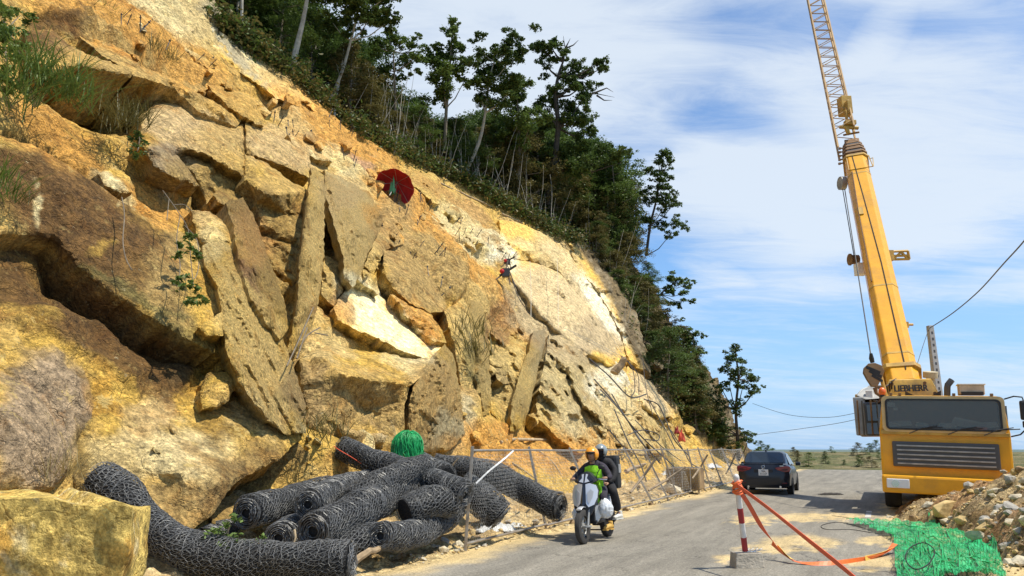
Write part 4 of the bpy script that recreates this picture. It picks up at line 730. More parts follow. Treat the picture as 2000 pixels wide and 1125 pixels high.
big_stone(1985, 1110, 10.4, .5, .4, 'light grey rock lowest at the right edge of the photo', 1, 27); big_stone(1992, 838, 13.5, .55, .5, 'yellow brown rock on top of the bank at the right edge', 0, 31)
big_stone(1310, 952, 20.5, 1.1, .85, 'pale cut boulder standing behind the fence halfway along', 1, 37); big_stone(1345, 938, 22.5, 1.0, .8, 'cream boulder behind the fence right of the pale one', 0, 41)
big_stone(1440, 1016, 15, .12, .1, 'small ochre stone alone on the asphalt behind the barrier post', 0, 43)
# foreground block
def front_block():
    pr = slab([(-80, 940, 0), (-30, 945, 0), (0, 948, 0), (60, 954, 0), (130, 962, 0), (200, 974, 0), (262, 988, 0), (261, 1050, 0), (258, 1180, 0), (-80, 1190, 0)], parent=CLIFF)
    bpy.data.objects.remove(pr)
    L0 = 5.3; V = []; nx, nz_ = 90, 66
    a = at(-90, 945, L0 * 1.02); b = at(262, 988, L0); dn = Vector((0, 0, -1)); u = b - a; w = (u.cross(dn)).normalized()
    if w.y < 0: w = -w
    # a rough box: front face, top face, right face
    N_ = 46; Pts = []; 
    def P(i, j, k): # 0..1 along u, down, back
        p = a + u * i + dn * (1.35 * j) + (w * .9 + Vector((-.35, 0, 0))) * k; p.z -= .06 * k; p.z += -.10 * math.sin(min(1, max(0, i)) * 3.1) * (1 - j) * 0; return p
    bm = bmesh.new(); bmesh.ops.create_cube(bm, size=1); bmesh.ops.subdivide_edges(bm, edges=bm.edges, cuts=44, use_grid_fill=True)
    vs = []
    for v in bm.verts:
        i, j, k = v.co.x + .5, .5 - v.co.z, v.co.y + .5; p = P(i, j, k); vs.append(p)
    A = np.array([tuple(p) for p in vs]); cen = A.mean(0); n1 = fbm(A * 1.6, 5, 4, .55); n2 = fbm(A * 9, 6, 4, .6); dirn = A - cen; dirn /= np.linalg.norm(dirn, axis=1, keepdims=True)
    A = A + dirn * (n1 * .06 + n2 * .025 + facet(A[:, 0] + A[:, 1], A[:, 2], .45, 5, 1.2, 1.3) * .07)[:, None]
    for v, p in zip(bm.verts, A): v.co = p
    # soften arrises
    bmesh.ops.smooth_vert(bm, verts=bm.verts, factor=.5, use_axis_x=True, use_axis_y=True, use_axis_z=True)
    me = bpy.data.meshes.new('boulder'); bm.to_mesh(me); bm.free(); o = bpy.data.objects.new('boulder', me); COL.objects.link(o)
    n = np.array([tuple(v.co) for v in me.vertices]); m = fbm(n * 2.2, 8, 5, .65); m2 = fbm(n * 6, 9, 5, .65)
    c = np.repeat(np.array((.66, .47, .13))[None], len(n), 0); wv = sst(.0, .35, m)[:, None] * .75; c = c * (1 - wv) + np.array((.62, .31, .05))[None] * wv; wv = sst(.15, .4, m2)[:, None] * .6; c = c * (1 - wv) + np.array((.72, .62, .36))[None] * wv
    at_ = me.color_attributes.new('Col', 'FLOAT_COLOR', 'POINT'); cc = np.ones((len(n), 4), np.float32); cc[:, :3] = c; at_.data.foreach_set('color', cc.ravel()); me.materials.append(M_SAND)
    tag(o, 'square cut yellow ochre block in the bottom left corner in front of the mesh rolls', 'boulder')
front_block()
# ------------------------------------------------------------------ vegetation
from mathutils.bvhtree import BVHTree
def leaf_mat(name, c, c2, rough=.55):
    m = bpy.data.materials.new(name); m.use_nodes = True; nt = m.node_tree; b = nt.nodes['Principled BSDF']; N = nt.nodes.new; L = nt.links.new
    g = N('ShaderNodeNewGeometry'); r = N('ShaderNodeValToRGB'); r.color_ramp.elements[0].color = (*c, 1); r.color_ramp.elements[1].color = (*c2, 1)
    n = N('ShaderNodeTexNoise'); n.inputs['Scale'].default_value = .7; n.inputs['Detail'].default_value = 3; L(g.outputs['Position'], n.inputs['Vector'])
    a = N('ShaderNodeMath'); a.operation = 'MULTIPLY_ADD'; a.use_clamp = True; L(g.outputs['Random Per Island'], a.inputs[0]); a.inputs[1].default_value = .55
    s_ = N('ShaderNodeMath'); s_.operation = 'MULTIPLY_ADD'; L(n.outputs['Fac'], s_.inputs[0]); s_.inputs[1].default_value = 1.4; s_.inputs[2].default_value = -.45; L(s_.outputs[0], a.inputs[2]); L(a.outputs[0], r.inputs[0]); L(r.outputs[0], b.inputs['Base Color'])
    b.inputs['Roughness'].default_value = rough; b.inputs['Specular IOR Level'].default_value = .35
    tr = N('ShaderNodeBsdfTranslucent'); L(r.outputs[0], tr.inputs['Color']); mx = N('ShaderNodeMixShader'); mx.inputs[0].default_value = .28; out = nt.nodes['Material Output']
    L(b.outputs[0], mx.inputs[1]); L(tr.outputs[0], mx.inputs[2]); L(mx.outputs[0], out.inputs[0]); return m
LM = [leaf_mat('dark evergreen leaves', (.028, .055, .013), (.12, .18, .04)), leaf_mat('mid green leaves', (.045, .082, .018), (.16, .23, .05)), leaf_mat('dry olive leaves', (.065, .062, .018), (.20, .17, .055)), leaf_mat('bright young leaves', (.05, .09, .015), (.16, .24, .05)), leaf_mat('straw', (.20, .15, .06), (.42, .34, .16))]
BARK = pm('bark', (.20, .16, .11), .9, var=.5, vscale=5, bump=.6, bscale=12); PALEBARK = pm('pale bark', (.42, .38, .30), .85, var=.4, vscale=4, bump=.4, bscale=12); DARKBARK = pm('dark bark', (.07, .055, .04), .9, var=.4, vscale=4)
def clump_leaves(cs, per, size, rng, flat=.65):
    """cs: list of (centre, radius); leaves gathered near each clump's outer shell in smaller tufts"""
    Cc = []
    for c, r in cs:
        nt = max(7, int(13 * min(2.0, r))); tu = rng.normal(size=(nt, 3)); tu /= np.linalg.norm(tu, axis=1, keepdims=True); tu *= (rng.uniform(.35, 1.0, (nt, 1))) * r; tu[:, 2] *= flat
        k = int(per * r * r) + 12; pick = rng.integers(0, nt, k); P = tu[pick] + rng.normal(size=(k, 3)) * r * .17 * np.array([1, 1, .7]); Cc.append(P + np.array(c)[None])
    return leaves(np.concatenate(Cc), size, rng=rng)
def tree_object(name, trunk_paths, clumps, lm, bark, label, cat='tree', group=None, per=330, size=.13, seed=0, loc=(0, 0, 0)):
    rng = np.random.default_rng(seed); e = empty(name, loc); tag(e, label, cat, group); m = MB()
    for path, r0, r1 in trunk_paths:
        n = len(path); m.tube(path, [r0 + (r1 - r0) * i / (n - 1) for i in range(n)], 7)
    m.out('trunk', bark, e, smooth=True)
    if clumps:
        V, Fq = clump_leaves(clumps, per, size, rng); mk('crown', V, Fq, lm, e)
    return e
def proto(kind, seed, lm, bark):
    """a tree 10 m high at the origin"""
    rr = random.Random(seed); H = 10; tp = []; cs = []
    lean = Vector((rr.uniform(-.08, .08), rr.uniform(-.08, .08), 1)); pts = []
    for i in range(8):
        f = i / 7; pts.append(Vector((lean.x * H * f + rr.uniform(-.12, .12) * f, lean.y * H * f + rr.uniform(-.12, .12) * f, H * .93 * f)))
    tp.append((pts, .13, .03))
    lo, n, spread, rad = {'slender': (.42, 15, 1.5, (.5, .95)), 'broad': (.55, 17, 2.8, (.7, 1.3)), 'bushy': (.06, 26, 1.9, (.7, 1.25)), 'layered': (.35, 18, 2.3, (.45, .95)), 'thin': (.30, 12, 1.1, (.4, .75))}[kind]
    for i in range(n):
        f = lo + (1 - lo) * (i + .5) / n; k = min(6.99, f * 7); a = pts[int(k)].lerp(pts[min(7, int(k) + 1)], k % 1); w = rr.uniform(0, 6.283)
        prof = math.sin(math.pi * min(1, (f - lo) / (1 - lo) * .8 + .2)) ** .7; l = spread * prof * rr.uniform(.45, 1.1)
        c = a + Vector((math.cos(w) * l, math.sin(w) * l, rr.uniform(.0, .7))); tp.append(([a, a.lerp(c, .5) + Vector((0, 0, -.05)), c], .045, .015)); cs.append((tuple(c), rr.uniform(*rad)))
    cs.append(((pts[-1].x, pts[-1].y, H * .95), rad[0] * 1.1))
    return tp, cs
PROTOS = []
CLBVH = BVHTree.FromObject(CLIFF, bpy.context.evaluated_depsgraph_get())
def drop(x, y, z0=80):
    h = CLBVH.ray_cast(Vector((x, y, z0)), Vector((0, 0, -1))); return h[0]
SIL = [(330, -400), (560, -60), (620, -20), (700, 75), (730, 125), (800, 185), (850, 200), (930, 190), (1000, 195), (1060, 210), (1120, 235), (1200, 265), (1225, 310), (1255, 400), (1300, 490), (1325, 560), (1345, 640), (1375, 745), (1395, 800), (1440, 880)]
def sil_y(px): return float(np.interp(px, [p[0] for p in SIL], [p[1] for p in SIL]))
KINDS = [('bushy', 0, BARK), ('slender', 0, PALEBARK), ('broad', 0, BARK), ('layered', 1, PALEBARK), ('thin', 2, PALEBARK), ('bushy', 2, BARK), ('bushy', 1, BARK), ('slender', 1, DARKBARK)]
FLAB = {0: 'dark evergreen tree in the dense forest above the rock cut', 1: 'mid green tree with a thin trunk in the forest above the rock cut', 2: 'dry olive green bushy tree at the lower edge of the forest above the rock cut'}
for i, (k, li, bk) in enumerate(KINDS):
    tp, cs = proto(k, 60 + i, LM[li], bk); t = tree_object('forest_tree', tp, cs, LM[li], bk, FLAB[li], 'tree', 'forest trees above the rock cut', per=300 if k == 'bushy' else 380, size=.095, seed=i, loc=(0, 0, -100)); PROTOS.append((t, li, k))
used = set(); NT = 0
def plant(i, p, h, wz=None, width=1.0):
    global NT
    t, li, k = PROTOS[i]; o = t if i not in used else copy_tree(t); used.add(i); o.location = p; f = h / 10; o.scale = (f * width, f * width, f); o.rotation_euler = (random.uniform(-.06, .06), random.uniform(-.06, .06), wz if wz is not None else random.uniform(0, 6.28)); NT += 1; return o
rt = random.Random(5)
def top_at(s): return float(np.interp(s, TOP_S, TOP_Z))
for row, (b0, b1, n) in enumerate([(.6, 2.2, 62), (2.2, 5, 58), (5, 10, 52), (10, 18, 44)]):
    for j in range(n):
        s = 17 + (76 - 17) * (j + rt.random()) / n; b = rt.uniform(b0, b1)
        if s < 60: q = road(s, T0 + top_at(s) / float(slope(s)) + b)
        else:
            an = min((s - 60) / 9.0, R(95)); e = cliff_point([s], [top_at(s)], [0])[0]; inn = -D * math.sin(an) + LF * math.cos(an); q = Vector(tuple(e + inn * min(b, 6)))
        h_ = drop(q.x, q.y)
        if h_ is None: continue
        px, py, dep = project(np.array([h_.x, h_.y, h_.z])); 
        if px < 280 or px > 1480: continue
        sy = sil_y(px) + rt.uniform(0, 26); hm = (py - sy) * dep / F
        if hm < 1.6: continue
        h = min(hm * rt.uniform(.8, 1.04), rt.uniform(11, 16)); kinds = [0, 6, 5, 4, 0, 7] if row == 0 else [1, 2, 3, 0, 7, 6, 4, 1]
        i = rt.choice(kinds); 
        if h < 4.5: i = rt.choice([0, 5, 6])
        plant(i, h_ - Vector((0, 0, .15)), h, width=1.22 if h > 5 else 1.5)
# bushes and small trees clinging to the natural hillside right of the cut
for j in range(190):
    x = rt.uniform(1130, 1440); lo, hi = sil_y(x) + 25, float(crest_y(x)) - 4
    if hi < lo + 6: continue
    y = rt.uniform(lo, hi); r = ray(x, y); h_ = CLBVH.ray_cast(Vector((0, 0, CH)), Vector(tuple(r)).normalized())[0]
    if h_ is None: continue
    q = rt.random(); px, py, dep = project(np.array([h_.x, h_.y, h_.z])); hm = (py - sil_y(px)) * dep / F
    bare = 1180 < x < 1330 and y > crest_y(x) - 90
    if bare and q < .55: continue
    h = min(hm, rt.uniform(1.4, 4.6)); 
    if h < 1: continue
    q_ = rt.choice([0, 0, 5, 6, 5]); o_ = plant(q_, h_ - Vector((0, 0, h * .08)), h, width=rt.uniform(1.2, 1.8)); o_.name = 'hillside_shrub'; tag(o_, ['dark green', '', '', '', '', 'dry olive', 'mid green'][q_] + ' shrub clinging to the natural hillside right of the grey dome', 'shrub', 'shrubs on the natural hillside')
# individually recognisable trees
def px_tree(label, base, lam, trunk, clumps, lm, bark, r0=.14, name='tree', per=300, size=.13, seed=0, extra=(), flat=.65, cat='tree'):
    per = per * 3.6; size = size * .72
    rr = random.Random(seed); B = at(*base, lam); tpth = [B] + [at(x, y, lam) for x, y in trunk]; tp = [([p - B for p in smooth_path(tpth, 3)], r0, r0 * .25)]; cs = []
    for x, y, rpx in clumps:
        c = at(x, y, lam) + Vector((0, rr.uniform(-1, 1) * rpx * lam / F * 1.4, 0)); rad = rpx * 1.22 * lam / F; cs.append((tuple(c - B), rad)); cs += [(tuple(c - B + Vector((rr.gauss(0, .75), rr.gauss(0, .75), rr.gauss(-.1, .55))) * rad), rad * rr.uniform(.4, .7)) for _ in range(3)]
        st = min(tpth, key=lambda p: (p - c).length + max(0, p.z - c.z + .2) * 3); tp.append(([st - B, (st - B).lerp(c - B, .5) + Vector((0, 0, -.12 * (c - st).length)), c - B], r0 * .38, .02))
    for pth in extra: tp.append(([at(x, y, lam) - B for x, y in pth], r0 * .28, .008))
    return tree_object(name, tp, cs, lm, bark, label, cat, None, per=per, size=size, seed=seed, loc=B)
px_tree('tall tree with a long pale leaning trunk, its crown cut by the photo top', (642, 205), 37, [(668, 140), (685, 80), (700, 20), (705, -20)], [(640, 10, 26), (670, -10, 30), (700, 15, 28), (735, 5, 26), (755, 30, 20), (720, 40, 20), (650, 45, 18), (690, -40, 40), (760, -10, 20)], LM[0], PALEBARK, .10, seed=1)
px_tree('bare pale trunk standing left of the leaning tree at the forest edge', (566, 152), 33, [(580, 90), (592, 40), (605, -30), (612, -80)], [(600, -70, 40), (640, -100, 40)], LM[0], PALEBARK, .16, seed=2)
px_tree('thin straight pale trunk near the top left corner of the forest', (470, 85), 31, [(472, 30), (474, -40), (475, -100)], [(475, -110, 40)], LM[0], PALEBARK, .09, seed=22)
px_tree('airy tree with an open round crown against the sky, left of the tallest slim tree', (770, 260), 42, [(772, 190), (770, 140), (768, 100)], [(745, 100, 17), (760, 75, 18), (785, 70, 18), (805, 90, 15), (790, 115, 16), (755, 125, 14), (735, 80, 11), (812, 118, 10), (770, 140, 14)], LM[1], BARK, .1, seed=3, per=240)
px_tree('tallest slim tree with a narrow tufted crown above the forest', (868, 300), 45, [(872, 210), (878, 140), (884, 60), (886, 45)], [(884, 48, 11), (880, 70, 15), (893, 92, 18), (868, 105, 18), (902, 120, 16), (850, 125, 20), (833, 110, 13), (880, 140, 22), (850, 155, 22), (905, 150, 14), (868, 180, 24)], LM[1], BARK, .12, seed=4)
px_tree('full crowned tree on a pale curved trunk in the middle of the forest', (905, 345), 46, [(935, 280), (948, 220), (955, 160), (965, 120)], [(945, 100, 18), (975, 92, 20), (1000, 98, 18), (938, 125, 16), (965, 125, 22), (998, 130, 20), (1018, 120, 14), (950, 160, 22), (985, 165, 24), (1010, 170, 18), (940, 190, 18), (975, 205, 22)], LM[0], PALEBARK, .13, seed=5)
px_tree('medium tree between the full crowned one and the wide spreading one', (1012, 380), 49, [(1014, 300), (1012, 230), (1010, 190)], [(1000, 190, 22), (1025, 170, 18), (1030, 210, 22), (1005, 235, 24), (1035, 250, 20), (1010, 280, 22)], LM[1], BARK, .12, seed=6)
px_tree('wide spreading tree with bare twig ends at its top and right, largest against the sky', (1068, 400), 52, [(1080, 330), (1090, 250), (1085, 190), (1090, 150), (1100, 120)], [(1050, 95, 15), (1075, 100, 15), (1100, 100, 13), (1062, 120, 16), (1128, 128, 15), (1150, 132, 15), (1170, 132, 13), (1182, 128, 8), (1100, 140, 16), (1140, 160, 18), (1120, 175, 18), (1085, 180, 18), (1065, 200, 20), (1105, 205, 22), (1140, 195, 15), (1080, 235, 22), (1120, 235, 24), (1150, 255, 20), (1180, 290, 20), (1205, 300, 14), (1215, 315, 8), (1140, 290, 26), (1100, 280, 26), (1170, 320, 18), (1130, 330, 24)], LM[0], DARKBARK, .26, seed=7, per=330,
        extra=[[(1100, 120), (1104, 95), (1100, 70)], [(1104, 95), (1114, 75)], [(1104, 95), (1120, 88), (1130, 78)], [(1130, 190), (1160, 182), (1200, 190)], [(1160, 182), (1185, 172), (1198, 180)], [(1165, 186), (1180, 196), (1196, 196)], [(1075, 110), (1060, 95), (1040, 85)]])
px_tree('slim isolated tree leaning against the blue sky on the shoulder of the hill', (1262, 500), 58, [(1270, 440), (1282, 390), (1290, 340), (1296, 305)], [(1297, 302, 12), (1306, 315, 11), (1285, 318, 12), (1300, 335, 12), (1272, 330, 12), (1282, 350, 13), (1262, 375, 12), (1290, 372, 13), (1305, 380, 14), (1270, 395, 14), (1318, 395, 12), (1295, 405, 14), (1320, 430, 13), (1300, 435, 14), (1270, 425, 13), (1308, 460, 12)], LM[0], DARKBARK, .12, seed=8, per=190, size=.14)
px_tree('small tree reaching sideways over the sky from the cliff edge', (1290, 575), 55, [(1305, 560), (1322, 552)], [(1312, 540, 11), (1326, 548, 12), (1340, 556, 10), (1335, 575, 10), (1348, 590, 7), (1310, 565, 12), (1322, 595, 10)], LM[1], DARKBARK, .08, seed=9, per=260)
px_tree('light green tree on the far slope just left of the isolated roadside tree', (1350, 760), 52, [(1352, 720), (1355, 680), (1350, 650)], [(1342, 645, 12), (1356, 655, 10), (1348, 670, 14), (1362, 690, 11), (1345, 700, 15), (1366, 715, 9), (1350, 730, 15)], LM[1], BARK, .08, seed=10, per=260)
px_tree('isolated tall tree with an open crown at the end of the hill', (1442, 900), 49, [(1440, 850), (1437, 800), (1442, 740), (1438, 700), (1436, 680)], [(1435, 680, 11), (1428, 700, 12), (1446, 708, 12), (1415, 722, 11), (1460, 722, 11), (1438, 730, 14), (1472, 742, 11), (1478, 758, 8), (1425, 750, 13), (1450, 755, 12), (1466, 770, 11), (1408, 755, 11), (1400, 775, 14), (1415, 790, 15), (1398, 805, 16), (1440, 785, 10), (1450, 845, 10), (1462, 860, 10), (1440, 870, 12), (1405, 830, 18), (1392, 845, 16), (1470, 848, 6)], LM[0], DARKBARK, .13, seed=11, per=220, size=.12)
px_tree('small distant shrub whose top shows just above the roof of the dark car', (1484, 905), 60, [(1484, 890)], [(1482, 882, 7), (1488, 886, 6)], LM[3], DARKBARK, .05, seed=12, name='shrub', cat='shrub')
# pale dead stems and hanging vines among the trees at the cut edge
def stems(n, seed):
    rr = random.Random(seed); A, B, Rr = [], [], []
    for _ in range(n):
        x = rr.uniform(660, 1260); y = float(crest_y(x)) - rr.uniform(0, 16); h_ = CLBVH.ray_cast(Vector((0, 0, CH)), Vector(tuple(ray(x, y))).normalized())[0]
        if h_ is None or h_.y > 75: continue
        p = Vector(h_) + Vector((0, .2, 0)); d = Vector((rr.gauss(0, .3), rr.uniform(-.2, .2), 1)).normalized(); Ln = rr.choice([1.2, 2.0, 3.0, 4.6]) * rr.uniform(.7, 1.2); r = rr.uniform(.010, .026); k = 5
        for i in range(k):
            q = p + d * Ln / k; d = (d + Vector((rr.uniform(-.12, .12), rr.uniform(-.12, .12), 0))).normalized(); A.append(tuple(p)); B.append(tuple(q)); Rr.append(r * (1 - i / k * .7)); p = q
    V, Fq = wires(A, B, np.array(Rr)); o = mk('undergrowth_stems', V, Fq, PALEBARK); tag(o, 'tangle of thin pale stems along the lower edge of the forest', 'undergrowth', kind='stuff')
stems(190, 3)
def undergrowth():
    rr = np.random.default_rng(9); Pn = []
    for _ in range(5200):
        x = rr.uniform(420, 1440); c0 = float(crest_y(x)); y = c0 - abs(rr.normal()) * (9 if x < 1130 else 60) - 1
        if x > 1130 and y < sil_y(x) + 8: continue
        h_ = CLBVH.ray_cast(Vector((0, 0, CH)), Vector(tuple(ray(x, y))).normalized())[0]
        if h_ is None or h_.y > 85: continue
        n = 9; Pn.append(np.array(tuple(h_))[None] + rr.normal(size=(n, 3)) * .32 + np.array([0, 0, .25]))
    P = np.concatenate(Pn); V, Fq = leaves(P, .10, rng=rr); h = len(Fq) // 2
    tag(mk('undergrowth', V, Fq[:h], LM[2]), 'dry bushy undergrowth along the edge of the forest', 'undergrowth', kind='stuff'); tag(mk('undergrowth', V[:], Fq[h:], LM[0]), 'dark leafy undergrowth between the trees', 'undergrowth', kind='stuff')
undergrowth()
# grasses, bamboo and hanging plants on the rocks at the left
def blades(name, spots, lm, label, cat, n, Ln, w=.012, droop=.6, seed=0, bare=None, part='blades'):
    """arching narrow leaves; spots = list of (point, spread)"""
    rr = np.random.default_rng(seed); V = []; Fq = []; k = 5; c = Vector(spots[0][0]); e = empty(name, c); tag(e, label, cat)
    for p, sp in spots:
        for _ in range(n):
            q = np.array(tuple(p)) - np.array(tuple(c)) + rr.normal(size=3) * sp * np.array([1, 1, .5]); a = rr.uniform(0, 6.283); d = np.array([math.cos(a) * .6 + .25, math.sin(a) * .6 - .3, rr.uniform(.3, 1.2)]); d /= np.linalg.norm(d); L_ = Ln * rr.uniform(.5, 1.3); side = np.cross(d, [0, 0, 1]); side /= np.linalg.norm(side) + 1e-6; b = len(V)
            for i in range(k + 1):
                f = i / k; ww = w * (1 - f) ** .6 * (1 if i else .5); V += [q - side * ww, q + side * ww]; q = q + d * L_ / k; d = d + np.array([0, 0, -droop * .5 * f]); d /= np.linalg.norm(d)
            Fq += [(b + 2 * i, b + 2 * i + 1, b + 2 * i + 3, b + 2 * i + 2) for i in range(k)]
    mk(part, np.array(V), np.array(Fq), lm, e); return e
def bush(name, cs, lm, bark, label, cat, per=420, size=.05, seed=0, stems_=()):
    rng = np.random.default_rng(seed); c = Vector(cs[0][0]); e = empty(name, c); tag(e, label, cat); V, Fq = clump_leaves([(tuple(Vector(p) - c), r) for p, r in cs], per, size, rng, .85); mk('foliage', V, Fq, lm, e); m = MB()
    for p, r in cs: m.tube([Vector((0, 0, -.3)), (Vector(p) - c) * .5 + Vector((.02, 0, -.1)), Vector(p) - c], [.02, .014, .006], 5)
    for pth in stems_: m.tube([Vector(p) - c for p in pth], .012, 5)
    m.out('stem', bark, e, smooth=True); return e
C1 = lambda x, y, d=.6: cl(x, y, d)
bush('leafy_bush', [(C1(10, 40, 1), .35), (C1(30, 80, 1), .35), (C1(10, 120, 1), .35), (C1(-10, 70, 1), .4), (C1(40, 30, .9), .25), (C1(15, 165, 1), .25), (C1(5, 10, 1), .4), (C1(45, 115, 1), .2)], LM[1], BARK, 'dense green bush hanging in from the top left corner of the photo', 'bush', per=2600, size=.05, seed=4)
blades('bamboo_plant', [(C1(50, 185, .9), .25), (C1(85, 165, 1.2), .25), (C1(110, 175, 1.2), .2), (C1(140, 200, 1.1), .2), (C1(60, 140, 1.0), .2), (C1(20, 200, .8), .2)], LM[1], 'long bladed green plant spreading over the upper left ledge', 'plant', 60, .9, .014, 1.0, 5)
blades('grass_tuft', [(C1(215, 230, .7), .2), (C1(240, 255, .7), .22), (C1(262, 240, .8), .18)], LM[2], 'clump of tall yellowing grass on the ledge under the rock overhang', 'grass', 80, .75, .011, .7, 6)
bush('leafy_bush', [(C1(272, 265, .8), .22), (C1(268, 295, .8), .2), (C1(282, 285, .8), .14)], LM[0], BARK, 'small dark leaved shrub hanging beside the yellowing grass clump', 'bush', per=2600, size=.045, seed=7)
blades('grass_tuft', [(C1(212, 52, .3), .1), (C1(200, 48, .3), .1)], LM[3], 'thin grass tuft growing out of the sandy top slope, right one of two', 'grass', 26, .8, .012, .4, 8)
blades('grass_tuft', [(C1(172, 30, .3), .08)], LM[2], 'thin upright weed on the sandy top slope, left one of two', 'grass', 22, 1.0, .010, .2, 9)
blades('grass_tuft', [(C1(0, 350, 1.0), .12), (C1(15, 380, 1.0), .12)], LM[3], 'green grass tuft hanging at the left edge over the brown slab', 'grass', 50, .45, .009, .9, 10)
blades('grass_tuft', [(C1(45, 395, 1.0), .08)], LM[2], 'thin pale weed on the brown slab near the left edge', 'grass', 26, .35, .007, .6, 11)
blades('grass_tuft', [(C1(330, 118, .6), .12), (C1(300, 95, .6), .1)], LM[2], 'dry tuft with fallen twigs on the upper sandy slope', 'grass', 26, .6, .01, .8, 12)
blades('grass_tuft', [(C1(925, 650, 1.2), .3), (C1(925, 690, 1.2), .3)], LM[2], 'dry hanging grass on the cracked pillar in the middle of the face', 'grass', 60, .9, .014, 1.5, 13)
blades('grass_tuft', [(C1(635, 835, 1.0), .2), (C1(625, 860, 1.0), .2)], LM[2], 'olive weeds in the crevice above the mesh rolls', 'grass', 40, .5, .010, .9, 14)
blades('grass_tuft', [(C1(135, 925, .8), .1), (C1(120, 935, .8), .1)], LM[4], 'dry straw grass behind the square block', 'grass', 30, .5, .006, .5, 15)
def vine(label, root, pts, leafspots, seed, lm, name='hanging_plant', r=.008, lr=.16):
    rr = random.Random(seed); c = C1(*root); e = empty(name, c); tag(e, label, 'plant'); m = MB()
    for pth in pts: m.tube([p - c for p in smooth_path([C1(*q) for q in pth], 4)], r, 5)
    m.out('stem', BARK, e, smooth=True)
    if leafspots: V, Fq = clump_leaves([(tuple(C1(*q) - c), lr) for q in leafspots], 3400, .045, np.random.default_rng(seed), .9); mk('foliage', V, Fq, lm, e)
vine('leafy plant with pale twigs hanging down the front of the big brown slab', (318, 370, 1.3), [[(318, 372, 1.3), (335, 395, 1.3), (352, 420, 1.35), (368, 450, 1.3), (372, 500, 1.3), (378, 560, 1.35)], [(352, 420, 1.3), (345, 470, 1.35), (352, 520, 1.35), (345, 560, 1.4)], [(360, 440, 1.3), (385, 470, 1.3), (388, 520, 1.35), (380, 545, 1.35)], [(330, 390, 1.3), (326, 430, 1.3)], [(340, 400, 1.3), (360, 400, 1.3), (375, 412, 1.3)]],
     [(358, 475, 1.4), (370, 490, 1.4), (350, 500, 1.4), (385, 500, 1.4), (362, 545, 1.45), (350, 555, 1.4), (380, 565, 1.45), (370, 590, 1.45), (390, 585, 1.4), (372, 460, 1.35)], 3, LM[1], lr=.13)
vine('thin brown vine hanging in a curve on the brown slab', (238, 385, 1.15), [[(238, 385, 1.15), (243, 420, 1.15), (240, 470, 1.12), (246, 505, 1.1), (258, 528, 1.1)]], [], 4, LM[0], r=.009)
vine('dark root hanging at the foot of the upright pillar', (590, 610, 1.3), [[(612, 600, 1.0), (590, 650, 1.2), (572, 690, 1.2), (560, 715, 1.2)], [(600, 640, 1.1), (580, 700, 1.2)], [(625, 640, .9), (600, 655, 1.0), (585, 680, 1.1)], [(640, 655, .9), (615, 650, 1.0)]], [], 6, LM[0], r=.014)
def pile_bush():
    sp = [(at(x, y, l - .75), r * 1.35) for x, y, l, r in ((430, 1040, 9.6, .13), (450, 1022, 9.6, .10), (450, 1060, 9.5, .14), (480, 1065, 9.5, .12), (508, 1058, 9.5, .08), (428, 1075, 9.5, .1), (500, 1080, 9.4, .09))]
    bush('leafy_bush', sp, LM[3], BARK, 'low bright green weed growing in front of the mesh roll ends', 'bush', per=2600, size=.034, seed=17)
pile_bush()

for k in range(50):
    s_ = 67 + 16 * rt.random(); t_ = -16 + 30 * rt.random(); z_ = 1.35 * float(sst(64, 84, s_)); h = rt.uniform(.7, 1.5)
    o = plant(rt.choice([0, 5, 6]), road(s_, t_, z_ - .3), h, width=1.7); o.name = 'roadside_bush'; tag(o, 'low green bush on the earth bank where the road drops out of sight', 'bush', 'bushes on the bank at the road end')
